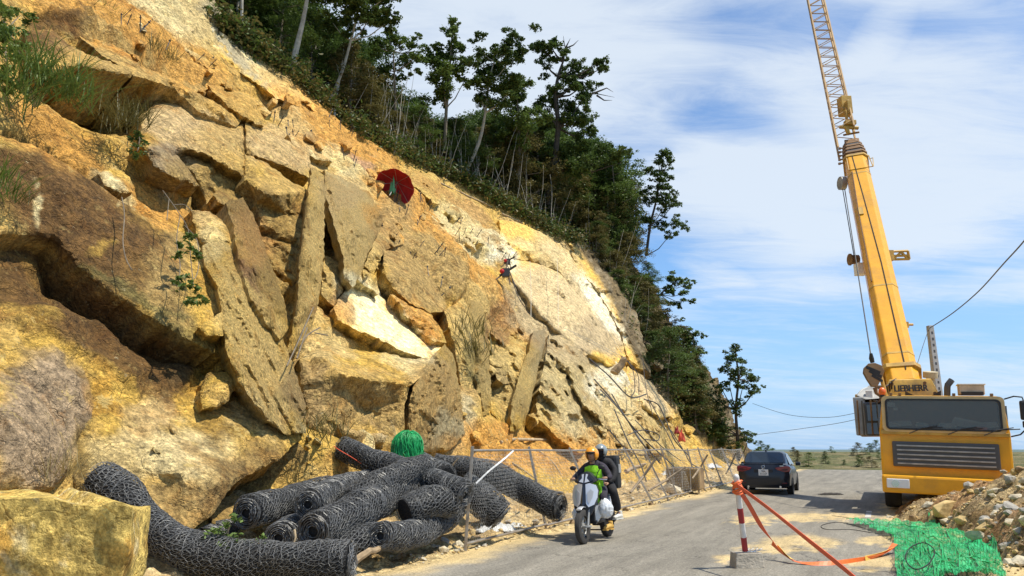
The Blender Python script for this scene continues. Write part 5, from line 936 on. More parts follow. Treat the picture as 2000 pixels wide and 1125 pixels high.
# ------------------------------------------------------------------ rolls of black wire mesh
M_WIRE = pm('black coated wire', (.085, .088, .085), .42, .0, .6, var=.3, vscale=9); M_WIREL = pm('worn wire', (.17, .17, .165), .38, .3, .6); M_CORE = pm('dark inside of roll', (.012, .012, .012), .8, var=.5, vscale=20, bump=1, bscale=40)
M_GALV = pm('galvanised wire', (.42, .42, .40), .45, .55, .5); M_POST = pm('galvanised post', (.40, .38, .34), .5, .5, .5, var=.4, vscale=6, c2=(.27, .20, .13))
def frame_on(path):
    P = [Vector(p) for p in path]; out = []; up = None
    for i, p in enumerate(P):
        t = (P[min(i + 1, len(P) - 1)] - P[max(i - 1, 0)]).normalized()
        if up is None: up = Vector((0, 0, 1)) if abs(t.z) < .9 else Vector((1, 0, 0))
        a = t.cross(up).normalized(); up = a.cross(t).normalized(); out.append((p, a, up, t))
    return out
def roll(label, px, r, seed, ends=(True, False), cell=.056, sag=.0, layers=2):
    rr = np.random.default_rng(seed); pts = [at(x, y, l) for x, y, l in px]; path = smooth_path(pts, 8); c = path[0].copy(); path = [p - c for p in path]
    e = empty('mesh_roll', c); tag(e, label, 'mesh roll', 'rolls of black wire mesh at the foot of the cut'); fr = frame_on(path); Ls = [0]
    for i in range(1, len(path)): Ls.append(Ls[-1] + (path[i] - path[i - 1]).length)
    Lt = Ls[-1]; A_ = np.array([np.concatenate([f[0], f[1], f[2]]) for f in fr])
    def surf(l, th, rad):
        q = np.stack([np.interp(l, Ls, A_[:, k]) for k in range(9)], -1); wob = 1 + .05 * np.sin(l * 3.1 + seed) + .035 * np.sin(th * 3 + l * 4 + seed) + .04 * np.sin(l * 9 + 2 * th)
        return q[:, :3] + (q[:, 3:6] * np.cos(th)[:, None] + q[:, 6:9] * np.sin(th)[:, None]) * (rad * wob)[:, None]
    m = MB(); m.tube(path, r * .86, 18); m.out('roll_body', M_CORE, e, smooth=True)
    nu = int(2 * math.pi * r / cell); nl = int(Lt / (cell * .9))
    for ly in range(layers):
        A, B = [], []; rad = r * (1.0 - .05 * ly); off = rr.uniform(0, 6.28)
        j, i = np.meshgrid(np.arange(nl + 1), np.arange(nu), indexing='ij'); j = j.ravel(); i = i.ravel()
        def node(j, i, h):      # hexagonal mesh: each cell gives two nodes along the length
            l = (j + (.33 if h else 0)) * Lt / (nl + .4); th = 2 * math.pi * (i + .5 * (j % 2)) / nu + off; q = _h(j, i % nu, j * 0 + int(h) + 2 * ly, seed)
            return surf(np.clip(l + (q - .5) * .06, 0, Lt), th + (q - .5) * .17 + .04 * j, np.full(len(j), rad) * (1 + .07 * (_h(j, i % nu, j * 0 + 5 + ly, seed) - .5)))
        a = node(j, i, False); b = node(j, i, True); A.append(a); B.append(b); ok = j < nl
        A.append(b[ok]); B.append(node(j[ok] + 1, i[ok] + np.where(j[ok] % 2 == 0, 0, 0), False)); A.append(b[ok]); B.append(node(j[ok] + 1, i[ok] + np.where(j[ok] % 2 == 0, -1, 1), False))
        A = np.concatenate(A); B = np.concatenate(B); V, Fq = wires(A, B, .0036 if ly == 0 else .0034); mk('wire_mesh', V, Fq, M_WIREL if ly == 0 else M_WIRE, e)
    # loops wound round the roll
    A, B = [], []; th = np.linspace(0, 2 * math.pi, 25)
    for k in range(int(Lt / .014)):
        l0 = rr.uniform(0, Lt); q = surf(np.clip(l0 + np.cumsum(rr.normal(size=25)) * .008 + .10 * np.sin(th + rr.uniform(0, 6)), 0, Lt), th, np.full(25, r * rr.uniform(1.0, 1.05))); a0, a1 = sorted(rr.integers(0, 24, 2)); A.append(q[a0:a1]); B.append(q[a0 + 1:a1 + 1])
    A = np.concatenate(A); B = np.concatenate(B)
    if len(A): V, Fq = wires(A, B, .0042); mk('loose_wire', V, Fq, M_WIREL, e)['kind'] = 'stuff'
    for w, on in enumerate(ends):
        if not on: continue
        p, a, u, t = fr[0 if w == 0 else -1]; s = -1 if w == 0 else 1; n = 16 * 6; th = np.linspace(0, 6 * 2 * math.pi, n); rad = np.linspace(r * .26, r * .97, n) * (1 + .03 * rr.normal(size=n)); A, B = [], []
        for q in range(3):
            o = np.array(p) + np.array(t) * s * (.025 + .012 * q); P = o[None] + (np.array(a)[None] * np.cos(th + q * .5)[:, None] + np.array(u)[None] * np.sin(th + q * .5)[:, None]) * rad[:, None] + np.array(t)[None] * s * (.02 * rr.normal(size=n))[:, None] * .6; A.append(P[:-1]); B.append(P[1:])
        k = np.arange(0, n - 16, 2); P0 = A[0]; kk = k[k + 16 < len(P0)]
        V, Fq = wires(np.concatenate(A), np.concatenate(B), .0055); mk('coiled_end', V, Fq, M_WIREL, e)
        m = MB(); o = Vector(p) + Vector(t) * s * .0; m.tube([o - Vector(t) * s * .05, o + Vector(t) * s * .012], r * .22, 14); m.out('hollow_shade_plug', M_CORE, e)  # solid near-black plug paints the shade of the hollow
    return e
roll('long bent black mesh roll sweeping from upper left along the bottom of the photo', [(190, 935, 9.3), (235, 965, 9.2), (285, 1022, 9.0), (345, 1065, 8.8), (430, 1092, 8.7), (540, 1098, 8.65), (620, 1096, 8.6), (682, 1096, 8.6)], .235, 1, (False, True))
roll('black mesh roll lying leftmost on top of the pile, coiled end towards the camera', [(484, 1001, 10.2), (550, 982, 11.0), (630, 962, 12.0), (690, 952, 12.9)], .225, 2)
roll('black mesh roll on top of the pile, right of the leftmost coiled end', [(603, 984, 10.2), (645, 962, 11.1), (690, 948, 12.1), (720, 940, 12.8)], .20, 3)
roll('thick long mesh roll across the middle of the pile with its coiled end facing left', [(614, 1036, 9.5), (680, 1008, 10.3), (750, 972, 11.3), (800, 952, 12.0), (822, 948, 12.5)], .25, 4, (True, False))
roll('curved front mesh roll at the right, its coiled end beside a wooden plank', [(745, 1046, 9.9), (790, 1047, 10.5), (838, 1030, 11.2), (875, 1003, 11.9), (893, 985, 12.4)], .195, 5)
roll('mesh roll low in the pile behind the green weed', [(546, 1050, 9.9), (590, 1032, 10.8), (640, 1015, 11.8)], .21, 6)
roll('low mesh roll showing between the front bent one and the curved one', [(640, 1078, 9.7), (690, 1062, 9.9), (745, 1048, 10.25)], .20, 7, (False, False))
roll('mesh roll at the left end of the pile partly hidden by the green weed', [(398, 1062, 9.7), (440, 1040, 10.5), (490, 1020, 11.5), (530, 1010, 12.2)], .19, 8, (True, False))
roll('long straight roll at the back running down from the sandy ridge towards the fence', [(672, 877, 13.6), (740, 905, 12.9), (820, 932, 12.2), (890, 958, 11.6), (905, 965, 11.5)], .22, 9, (False, True))
roll('roll under the green net bundle pointing up the slope', [(800, 893, 14.0), (835, 915, 13.5), (870, 935, 13.0)], .23, 10, (True, False))
roll('long roll behind the wire fence, ending in a coil by the scooter', [(850, 910, 14.6), (950, 925, 14.4), (1020, 955, 14.2), (1075, 985, 13.9), (1092, 990, 13.8)], .25, 11, (False, True), layers=2)
roll('short fat roll behind the first fence bay, above the white plastic sheet', [(900, 945, 12.9), (940, 975, 12.8), (975, 1008, 12.7)], .27, 12, (False, True))
roll('roll in the middle of the pile behind the curved one', [(790, 1000, 10.9), (840, 980, 11.2), (880, 985, 11.5)], .22, 13, (False, False))
roll('mesh roll in the middle of the pile running under the long back one', [(690, 985, 10.9), (740, 950, 11.3), (790, 925, 11.8), (830, 915, 12.2)], .23, 14, (False, False))
roll('mesh roll resting between the curved front one and the first fence post', [(830, 1030, 11.6), (870, 1010, 11.8), (900, 960, 12.2)], .21, 15, (False, False))

# ------------------------------------------------------------------ wire mesh fence along the verge
def hexnet(c00, c10, c01, c11, cell, r, sag=.03, seed=0):
    c00, c10, c01, c11 = (np.array(tuple(c)) for c in (c00, c10, c01, c11)); W_ = np.linalg.norm(c10 - c00); H_ = np.linalg.norm(c01 - c00); nx = max(2, int(W_ / cell)); ny = max(2, int(H_ / (cell * .85)))
    j, i = np.meshgrid(np.arange(ny + 1), np.arange(nx + 1), indexing='ij'); j = j.ravel(); i = i.ravel(); nrm = np.cross(c10 - c00, c01 - c00); nrm /= np.linalg.norm(nrm)
    def nd(j, i, h):
        u = np.clip((i + .5 * (j % 2)) / nx, 0, 1); v = np.clip((j + (.33 if h else 0)) / (ny + .33), 0, 1); P = c00[None] * ((1 - u) * (1 - v))[:, None] + c10[None] * (u * (1 - v))[:, None] + c01[None] * ((1 - u) * v)[:, None] + c11[None] * (u * v)[:, None]
        return P + nrm[None] * (sag * np.sin(u * math.pi * 2.3 + seed) * np.sin(v * math.pi) + .012 * (_h(i, j, i * 0, seed) - .5))[:, None]
    a, b = nd(j, i, 0), nd(j, i, 1); ok = j < ny; A = [a, b[ok], b[ok]]; o = np.where(j[ok] % 2 == 0, -1, 1); B = [b, nd(j[ok] + 1, i[ok], 0), nd(j[ok] + 1, np.clip(i[ok] + o, 0, nx), 0)]
    A = np.concatenate(A); B = np.concatenate(B); k = np.linalg.norm(A - B, axis=1) < cell * 1.6; return wires(A[k], B[k], r)
def fence():
    posts = [((926, 892), (925, 1079)), ((1023, 891), (1028, 1036)), ((1096, 889), (1106, 1010)), ((1202, 887), (1215, 984)), ((1244, 887), (1261, 977)), ((1282, 886), (1299, 973)), ((1337, 888), (1351, 963)), ((1357, 890), (1375, 957)), ((1378, 892), (1395, 951)), ((1402, 890), (1417, 945)), ((1425, 892), (1436, 940)), ((1440, 890), (1450, 936))]
    base = ground(925, 1079); e = empty('wire_fence', base); tag(e, 'low fence of grey posts and hexagonal wire mesh along the foot of the cut', 'fence'); Bs, Ts = [], []
    for i, (t, b) in enumerate(posts):
        g = ground(*b); s = float(np.dot(np.array(g), D)); g = road(s, 6.12 + .02 * i, .0); q = ray(*t); lam = (g.y) / q[1]; top = at(t[0], t[1], lam); top.z = 1.60 + .03 * math.sin(i * 3); top = Vector((g.x + (top.x - g.x) * .75, g.y, top.z)); Bs.append(g - base); Ts.append(top - base)
        m = MB(); m.box((g + top) / 2 - base, (.05, .05, (top - g).length + .1), rot=(top - g).to_track_quat('Z', 'Y').to_matrix()); m.out('post', M_POST, e, bevel=.006)
    for i in range(len(Bs) - 1):
        m = MB(); m.cyl(Ts[i] - Vector((0, 0, .02)), Ts[i + 1] - Vector((0, 0, .02)), .02, 8); m.out('top_rail', M_POST, e, smooth=True)
        m = MB(); m.cyl(Bs[i] + Vector((0, 0, .12)), Bs[i + 1] + Vector((0, 0, .14)), .024, 6); m.out('bottom_rail', M_POST, e, smooth=True)
        cell = .075 if i < 4 else .10; V, Fq = hexnet(Bs[i] + Vector((0, 0, .1)), Bs[i + 1] + Vector((0, 0, .1)), Ts[i], Ts[i + 1], cell, .0015 if i < 4 else .0017, .05, i); mk('wire_mesh', V, Fq, M_GALV, e)
    M_STICK = pm('brace wood', (.30, .23, .15), .9, var=.4, vscale=8)
    for a, b, l in [((1280, 897), (1231, 962), 17.5), ((1339, 912), (1267, 958), 20.5), ((1382, 888), (1352, 935), 26), ((1437, 885), (1418, 925), 31)]:
        m = MB(); m.tube([at(*a, l) - base, at((a[0] + b[0]) / 2 + 1, (a[1] + b[1]) / 2 + 1, l) - base, at(*b, l * .97) - base], [.03, .035, .03], 7); m.out('brace', M_STICK, e, smooth=True)
    return e
fence()
def strip(name, pts, w, mat, label, cat, th=.004, up=None, group=None, twist=0, parent=None):
    P = smooth_path(pts, 8); m = MB(); V = []; n = len(P); c = P[0]
    for i, p in enumerate(P):
        t = (P[min(i + 1, n - 1)] - P[max(i - 1, 0)]).normalized(); a = t.cross(Vector(up or (0, 0, 1)))
        a = a.normalized() if a.length > .05 else Vector((1, 0, 0)); b = a.cross(t).normalized(); ww = w[i * (len(w) - 1) // max(1, n - 1)] if isinstance(w, list) else w; an = twist * i / n + (1.2 if not twist else 0); d = b * math.cos(an) * ww / 2 + a * math.sin(an) * ww / 2; nn = d.cross(t).normalized() * th / 2
        V += [p - c - d - nn, p - c + d - nn, p - c + d + nn, p - c - d + nn]
    m.add(V, [(4 * i + k, 4 * i + (k + 1) % 4, 4 * i + 4 + (k + 1) % 4, 4 * i + 4 + k) for i in range(n - 1) for k in range(4)] + [(3, 2, 1, 0), (4 * n - 4, 4 * n - 3, 4 * n - 2, 4 * n - 1)])
    o = m.out(name, mat, parent); o.location = c
    if label: tag(o, label, cat, group)
    return o
M_WPL = pm('white plastic', (.60, .60, .57), .4, var=.2, vscale=10, bump=.5, bscale=20)
strip('plastic_strap', [at(930, 944, 11.75), at(955, 920, 11.9), at(985, 896, 12.1), at(1003, 880, 12.4)], .028, M_WPL, 'white plastic strap slung diagonally over the first bay of the fence', 'strap', up=(0, 1, 0))
def crumple(name, c, sx, sy, sz, mat, label, cat, seed, n=26, rot=0):
    V = []; r0 = fbm
    g = np.stack(np.meshgrid(np.linspace(-1, 1, n), np.linspace(-1, 1, n), indexing='ij'), -1).reshape(-1, 2); P = np.concatenate([g * 2.2 + seed, g[:, :1] * 0], 1); rd = np.hypot(g[:, 0], g[:, 1]); h = np.maximum(0, 1 - rd ** 2 * .75) * (.6 + .7 * np.abs(fbm(P, seed, 4, .6)) * 2) + .15 * np.abs(fbm(P * 3, seed, 3)); k = 1 + .25 * fbm(P * .7 + 5, seed, 3)
    x = g[:, 0] * sx * k; y = g[:, 1] * sy * k; ca, sa = math.cos(rot), math.sin(rot); V = np.stack([x * ca - y * sa, x * sa + y * ca, h * sz], -1); i = (np.arange(n - 1)[:, None] * n + np.arange(n - 1)[None]).ravel(); Fq = np.stack([i, i + n, i + n + 1, i + 1], -1)
    keep = np.all(rd[Fq] < 1.12, 1); o = mk(name, V, Fq[keep], mat, smooth=False); o.location = c; so_ = o.modifiers.new('t', 'SOLIDIFY'); so_.thickness = .006; tag(o, label, cat); return o
crumple('plastic_sheet', ground(965, 1040, .08), .42, .22, .18, M_WPL, 'crumpled white plastic sheet lying under the first fence bay', 'plastic sheet', 3, rot=.5)
crumple('plastic_sheet', ground(1010, 1032, .08), .22, .14, .10, M_WPL, 'smaller white plastic scrap right of the crumpled sheet by the fence', 'plastic sheet', 8, rot=.2)
crumple('tarpaulin', hit(1312, 930), .5, .35, .25, M_WPL, 'pale white sheet caught on the rocks behind the fence, left of the mesh box', 'tarpaulin', 12, rot=.4)
crumple('tarpaulin', hit(1392, 915), .6, .35, .25, M_WPL, 'white sheet bunched behind the far end of the fence', 'tarpaulin', 14, rot=.4)
def gabion_box():
    c = ground(1340, 965); c.z = .5; e = empty('stone_cage', c, (0, 0, -YAW)); tag(e, 'wire cage of small stones standing behind the fence', 'stone cage'); m = MB(); m.box((0, 0, .05), (1.2, .9, .75)); m.out('fill', SM[2], e, bevel=.04); hx = []
    for (a, b, cc, d) in (((-.62, -.47, -.35), (.62, -.47, -.35), (-.62, -.47, .45), (.62, -.47, .45)), ((-.62, -.47, .45), (.62, -.47, .45), (-.62, .47, .45), (.62, .47, .45))):
        V, Fq = hexnet(a, b, cc, d, .09, .006, .01); mk('wire_mesh', V, Fq, M_WIREL, e)
    for k in range(3): m = MB(); m.cyl((-.3 + .3 * k, -.5, -.35), (-.3 + .3 * k, -.5, .45), .014, 6); m.out('tie_bar', M_GALV, e)
gabion_box()
# ------------------------------------------------------------------ wood, cloth, nets
M_WOOD = pm('weathered wood', (.42, .30, .17), .9, var=.5, vscale=7, bump=.8, bscale=18); M_LOG = pm('dry branch', (.45, .34, .20), .9, var=.45, vscale=6, bump=.6, bscale=15)
def limb(label, px, r, mat=None, name='branch', cat='branch', r2=None):
    P = smooth_path([(hit(p[0], p[1], r) if len(p) > 2 and p[2] < 0 else at(*p)) for p in px], 4); c = P[0]; n = len(P); m = MB(); m.tube([p - c + Vector((random.uniform(-1, 1), random.uniform(-1, 1), random.uniform(-1, 1))) * r * .25 for p in P], [r + ((r2 or r * .5) - r) * i / (n - 1) for i in range(n)], 8); o = m.out(name, mat or M_LOG, smooth=True); o.location = c; return tag(o, label, cat)
limb('splintered brown plank end sticking out beside the curved mesh roll', [(690, 1098, 9.4), (722, 1078, 9.6), (748, 1068, 9.9)], .055, M_WOOD, 'plank', 'plank', .03)
limb('long dry branch lying across the sand above the fence', [(978, 868, -1), (1000, 862, -1), (1060, 862, -1), (1100, 866, -1), (1140, 868, -1)], .05, r2=.035)
limb('short stick hanging down over the rolls', [(575, 1035, 9.3), (577, 1050, 9.25), (571, 1072, 9.2), (573, 1085, 9.2)], .016)
limb('thin branch lying on the sand behind the second fence bay', [(1000, 905, -1), (1030, 925, -1), (1050, 940, -1)], .022); limb('crooked stick behind the third fence bay', [(1050, 880, -1), (1080, 905, -1), (1100, 935, -1)], .022); limb('stick leaning on the sand behind the scooter', [(1120, 930, -1), (1150, 900, -1), (1175, 880, -1)], .022)
limb('broken tree stump standing among the hoses on the slope', [(1200, 730, 33), (1212, 712, 33), (1222, 700, 33)], .2, M_WOOD, r2=.13); limb('short stake stuck in the sandy toe of the cut', [(882, 912, 14), (895, 895, 14)], .02, M_WOOD)
limb('fallen trunk on the debris behind the middle of the fence', [(1222, 925, -1), (1240, 916, -1), (1262, 908, -1)], .07, M_WOOD)
for k, (x, y) in enumerate([(870, 356), (930, 384), (1010, 425), (1060, 455)]): limb(['grey dead trunk lying on the crest above the umbrella', 'fallen pale log on the crest edge', 'thin fallen stem on the crest', 'dead stick on the crest near the dark dome'][k], [(x - 30, y - 6, -1), (x, y + 8, -1), (x + 32, y + 22, -1)], .06)
M_NET = pm('green netting', (.02, .48, .14), .45, var=.3, vscale=14, c2=(.008, .24, .06)); M_NETD = pm('dark green netting', (.01, .20, .06), .5)
def alpha_mat(name, c, a, scale):
    m = bpy.data.materials.new(name); m.use_nodes = True; nt = m.node_tree; b = nt.nodes['Principled BSDF']; N = nt.nodes.new; L = nt.links.new; b.inputs['Base Color'].default_value = (*c, 1); b.inputs['Roughness'].default_value = .5
    n = N('ShaderNodeTexNoise'); n.inputs['Scale'].default_value = scale; n.inputs['Detail'].default_value = 5; tc = N('ShaderNodeTexCoord'); L(tc.outputs['Object'], n.inputs['Vector']); r = N('ShaderNodeMapRange'); r.inputs['From Min'].default_value = .35; r.inputs['From Max'].default_value = .62; r.inputs['To Min'].default_value = a - .3; r.inputs['To Max'].default_value = min(1, a + .3); L(n.outputs['Fac'], r.inputs['Value']); L(r.outputs[0], b.inputs['Alpha']); return m
M_NETS = alpha_mat('green net fabric', (.03, .48, .17), .55, 3.0)
def net_pile():
    O = [(1640, 1018), (1690, 1024), (1745, 1022), (1800, 1030), (1822, 1020), (1850, 1042), (1890, 1052), (1935, 1058), (1955, 1095), (1972, 1150), (1752, 1150), (1748, 1100), (1746, 1060), (1720, 1048), (1690, 1036), (1660, 1028)]
    xs, ys = np.meshgrid(np.arange(1636, 1976, 3.0), np.arange(1012, 1152, 3.0)); X = xs.ravel(); Y = ys.ravel(); G = np.array([tuple(ground(x, y)) for x, y in zip(X, Y)]); s = G @ D; t = G @ LF
    base = np.maximum(rubble_h(s, t), .02); P = np.stack([s, t, 0 * s], -1); fold = .10 * np.abs(fbm(P * np.array([2.6, 5.0, 1]), 5, 4, .6)) + .05 * np.abs(np.sin(t * 14 + 4 * fbm(P * 1.5, 6, 3))) + .16 * np.clip(fbm(P * 1.1, 9, 2), 0, 1); hgt = base * .6 + fold + .03
    G[:, 2] = hgt; ins = in_poly(X, Y, O); ed = seg_dist(X, Y, O); n0, n1 = xs.shape; i = (np.arange(n0 - 1)[:, None] * n1 + np.arange(n1 - 1)[None]).ravel(); Fq = np.stack([i, i + 1, i + n1 + 1, i + n1], -1); k = np.all(ins[Fq], 1)
    c = Vector(ground(1830, 1070)); Vv = G - np.array(tuple(c)); e = empty('green_net', c); tag(e, 'heap of bright green safety netting spread on the road beside the rubble', 'safety net'); mk('net_fabric', Vv, Fq[k], M_NETS, e, smooth=True)
    A, B = [], []; g2 = Vv.reshape(n0, n1, 3); m2 = ins.reshape(n0, n1)
    for st, dx, dy in ((1, 1, 0), (1, 0, 1), (1, 1, 1), (2, 1, -1)):
        for a in range(0, n0 - 1, 1):
            for b in range(1, n1 - 1, 1):
                if (a * dx + b * dy) % st: continue
                a2, b2 = a + (1 if dx else 0), b + dy
                if m2[a, b] and m2[a2, b2] and ((b % 2 == 0) if dy == 0 else ((a % 2 == 0) if dx == 0 else (a + b) % 5 == 0)): A.append(g2[a, b]); B.append(g2[a2, b2])
    V, Fw = wires(np.array(A) + [0, 0, .006], np.array(B) + [0, 0, .006], .0035); mk('net_strands', V, Fw, M_NET, e)
    # gathered folds
    rr = random.Random(2); m = MB()
    for _ in range(46):
        x, y = rr.uniform(1745, 1930), rr.uniform(1030, 1120); an = rr.choice([.3, 1.4, 1.2]) + rr.uniform(-.3, .3); pts = []
        for q in range(6):
            xx = x + math.cos(an) * q * 11 + rr.uniform(-2, 2); yy = y + math.sin(an) * q * 9 + rr.uniform(-2, 2)
            if not in_poly(np.array([xx]), np.array([yy]), O)[0]: break
            g = ground(xx, yy); s_, t_ = float(np.dot(g, D)), float(np.dot(g, LF)); j = np.argmin((X - xx) ** 2 + (Y - yy) ** 2); pts.append(Vector((G[j, 0], G[j, 1], G[j, 2] + .01)) - c)
        if len(pts) > 2: m.tube(pts, [.012 * (1 - abs(k_ / (len(pts) - 1) - .5)) for k_ in range(len(pts))], 5)
    m.out('gathered_fold', M_NET, e, smooth=True)
    m = MB(); m.tube([p - c for p in smooth_path([ground(x, y, .22) for x, y in [(1768, 1085), (1780, 1068), (1805, 1060), (1825, 1075), (1815, 1100), (1790, 1112), (1772, 1100), (1768, 1085)]], 5)], .008, 6); m.out('cord', M_CORE, e)
    m = MB(); m.tube([p - c for p in smooth_path([ground(x, y, .02) for x, y in [(1690, 1032), (1640, 1020), (1605, 1026), (1615, 1034), (1660, 1034), (1700, 1040)]], 5)], .006, 5); m.tube([p - c for p in smooth_path([ground(x, y, .02) for x, y in [(1700, 1022), (1660, 1012), (1625, 1007)]], 5)], .005, 5); m.out('cord', M_CORE, e)
net_pile()
def net_ball():
    c = at(796, 872, 13.7); e = empty('net_bundle', c); tag(e, 'round bundle of bright green netting sitting on top of the mesh rolls', 'net bundle'); rr = np.random.default_rng(4); R0 = .25; m = MB(); m.ball((0, 0, 0), (R0 * .88, R0 * .75, R0 * .84), 20, 14); o = m.out('bundle', M_NETD, e, smooth=True); A, B = [], []
    for k in range(420):
        th = rr.uniform(0, 6.283); q = .1 + np.cumsum(np.full(12, .19)) + rr.uniform(-.1, .1); tt = th + np.cumsum(rr.normal(size=12)) * .06; rad = R0 * (1 + .18 * rr.uniform(0, 1) ** 2 + .07 * math.sin(th * 3)) * np.where(q > 1.6, 1 + (q - 1.6) * .12, 1); z = np.cos(q) * rad; h = np.sin(np.minimum(q, 1.75)) * rad; P = np.stack([h * np.cos(tt), h * np.sin(tt) * .85, np.where(q > 1.75, np.cos(1.75) * rad - (q - 1.75) * R0 * .9, z)], -1); A.append(P[:-1]); B.append(P[1:])
    V, Fq = wires(np.concatenate(A), np.concatenate(B), .0065); mk('net_strands', V, Fq, M_NET, e)
net_ball()
M_REDC = pm('red cloth', (.50, .02, .02), .8, var=.3, vscale=6); M_ORC = pm('orange red cloth', (.72, .10, .04), .7)
crumple('cloth', at(1332, 866, 35), .16, .2, .55, M_ORC, 'orange red rag hanging on the slope above the far fence', 'cloth', 21)
crumple('cloth', at(1322, 850, 35.3), .12, .2, .4, pm('dark red cloth', (.25, .02, .02), .8), 'dark red rag just above the orange red one on the slope', 'cloth', 22)
limb('red nylon rope end tangled at the top of the long back roll', [(652, 872, 13.2), (668, 882, 13.1), (690, 895, 13), (705, 905, 12.9)], .009, M_ORC, 'rope', 'rope')
# red umbrella
def umbrella():
    A = at(776, 356, 30.75); ax = Vector((.10, .72, .68)).normalized(); e = empty('umbrella', A - ax * 1.5); tag(e, 'tilted red umbrella shading a spot high on the rock face', 'umbrella'); u = ax.cross(Vector((0, 1, 0))).normalized(); v = ax.cross(u); n = 8; Rr = .84; V = [Vector((0, 0, 0))]; Fq = []
    for k in range(5):
        f = (k + 1) / 5
        for i in range(n * 4):
            a = 2 * math.pi * i / (n * 4); sc = 1 - .06 * f * (1 - abs(math.cos(a * n / 2))); V.append((u * math.cos(a) + v * math.sin(a)) * Rr * math.sin(f * 1.25) / math.sin(1.25) * sc - ax * (.55 * (1 - math.cos(f * 1.25)) / (1 - math.cos(1.25))))
    N = n * 4; Fq = [(0, 1 + i, 1 + (i + 1) % N) for i in range(N)] + [(1 + k * N + i, 1 + (k + 1) * N + i, 1 + (k + 1) * N + (i + 1) % N, 1 + k * N + (i + 1) % N) for k in range(4) for i in range(N)]
    off = ax * 1.5; o = mk('canopy', [p + off for p in V], Fq, M_REDC, e, smooth=True); s_ = o.modifiers.new('t', 'SOLIDIFY'); s_.thickness = .008
    M_BLW = pm('blue and white panel', (.45, .52, .75), .7, var=.5, vscale=9, c2=(.75, .75, .78)); k = mk('top_patch', [p * 1.0 + off + ax * .02 for p in V[:1 + 2 * N]], Fq[:N] + Fq[N:2 * N], M_BLW, e)
    m = MB(); m.cyl(off + ax * .08, off - ax * 1.35, .018, 8); m.out('pole', M_GALV, e, smooth=True); m = MB()
    for i in range(n): a = 2 * math.pi * i / n; m.cyl(off - ax * .02, V[1 + 4 * N + i * 4] + off + ax * .0, .008, 5)
    m.out('rib', M_GALV, e); return A, ax
UA, UX = umbrella()
crumple('cloth', at(767, 384, 30.0), .14, .12, .7, pm('green cloth', (.10, .30, .12), .8), 'green cloth draped on the pole of the red umbrella', 'cloth', 31)
# ------------------------------------------------------------------ hoses, ropes, anchors on the face
M_HOSE = pm('black hose', (.035, .033, .03), .5)
def cable(px, r, label, mat=None, d=1.3, name='hose', cat='hose', group='black hoses on the slope'):
    P = smooth_path([C1(x, y, d + (i % 2) * .08) for i, (x, y) in enumerate(px)], 5); c = P[0]; m = MB(); m.tube([p - c for p in P], r, 5); o = m.out(name, mat or M_HOSE, smooth=True); o.location = c; tag(o, label, cat, group)
for px, r, lb in [([(1150, 700), (1190, 735), (1230, 775), (1262, 770)], .03, 'black hose looping under the broken stump'), ([(1160, 740), (1195, 780), (1225, 820), (1250, 860), (1290, 905)], .03, 'long black hose running down the white rock towards the fence'), ([(1172, 760), (1210, 800), (1245, 850), (1270, 890)], .028, 'black hose beside the long one on the white rock'),
                 ([(1195, 770), (1225, 820), (1262, 862), (1310, 905), (1330, 930)], .028, 'black hose crossing behind the fence posts'), ([(1215, 695), (1235, 720), (1240, 760), (1232, 775)], .022, 'short curled hose by the stump'), ([(1222, 700), (1245, 730), (1248, 765)], .022, 'second short curled hose by the stump'),
                 ([(1258, 780), (1285, 790), (1300, 820), (1318, 860), (1345, 890)], .03, 'black hose arching over the tan ridge'), ([(1270, 785), (1300, 840), (1320, 880)], .024, 'straight hose below the arching one'), ([(1225, 850), (1255, 840), (1285, 848), (1285, 860), (1260, 858)], .022, 'hose forming a flat loop above the fence'),
                 ([(1190, 840), (1215, 870), (1235, 885)], .022, 'short hose low on the slope behind the scooter'), ([(1255, 700), (1262, 760), (1275, 810)], .018, 'thin cable dropping from the dome'), ([(1310, 840), (1335, 880), (1350, 905), (1380, 920)], .025, 'hose trailing down to the far fence'),
                 ([(1200, 800), (1226, 862), (1250, 905), (1262, 940)], .024, 'hose dropping behind the fourth fence bay'), ([(1240, 820), (1290, 870), (1330, 900)], .02, 'thin hose slanting above the fence')]: cable(px, r, lb)
M_ROPE = pm('pale rope', (.50, .45, .34), .8)
for px, lb in [([(1088, 505), (1090, 570), (1090, 640)], 'pale climbing rope hanging straight down the grey dome, left one'), ([(1035, 510), (1037, 560), (1037, 620)], 'short pale rope left on the grey dome'), ([(1130, 560), (1170, 620), (1215, 690)], 'pale rope slanting over the right side of the grey dome'), ([(1120, 652), (1165, 675), (1222, 705)], 'pale line stretched from the dome foot to the stump'), ([(1100, 640), (1160, 668), (1222, 700)], 'second pale line stretched to the stump')]: cable(px, .012, lb, M_ROPE, 1.5, 'rope', 'rope', 'pale ropes on the dome')
cable([(1000, 545), (1012, 580), (1025, 600)], .02, 'dark cable beside the drilling gear', None, .8); cable([(990, 515), (1003, 550), (1015, 570)], .02, 'dark cable above the drilling gear', None, .8)
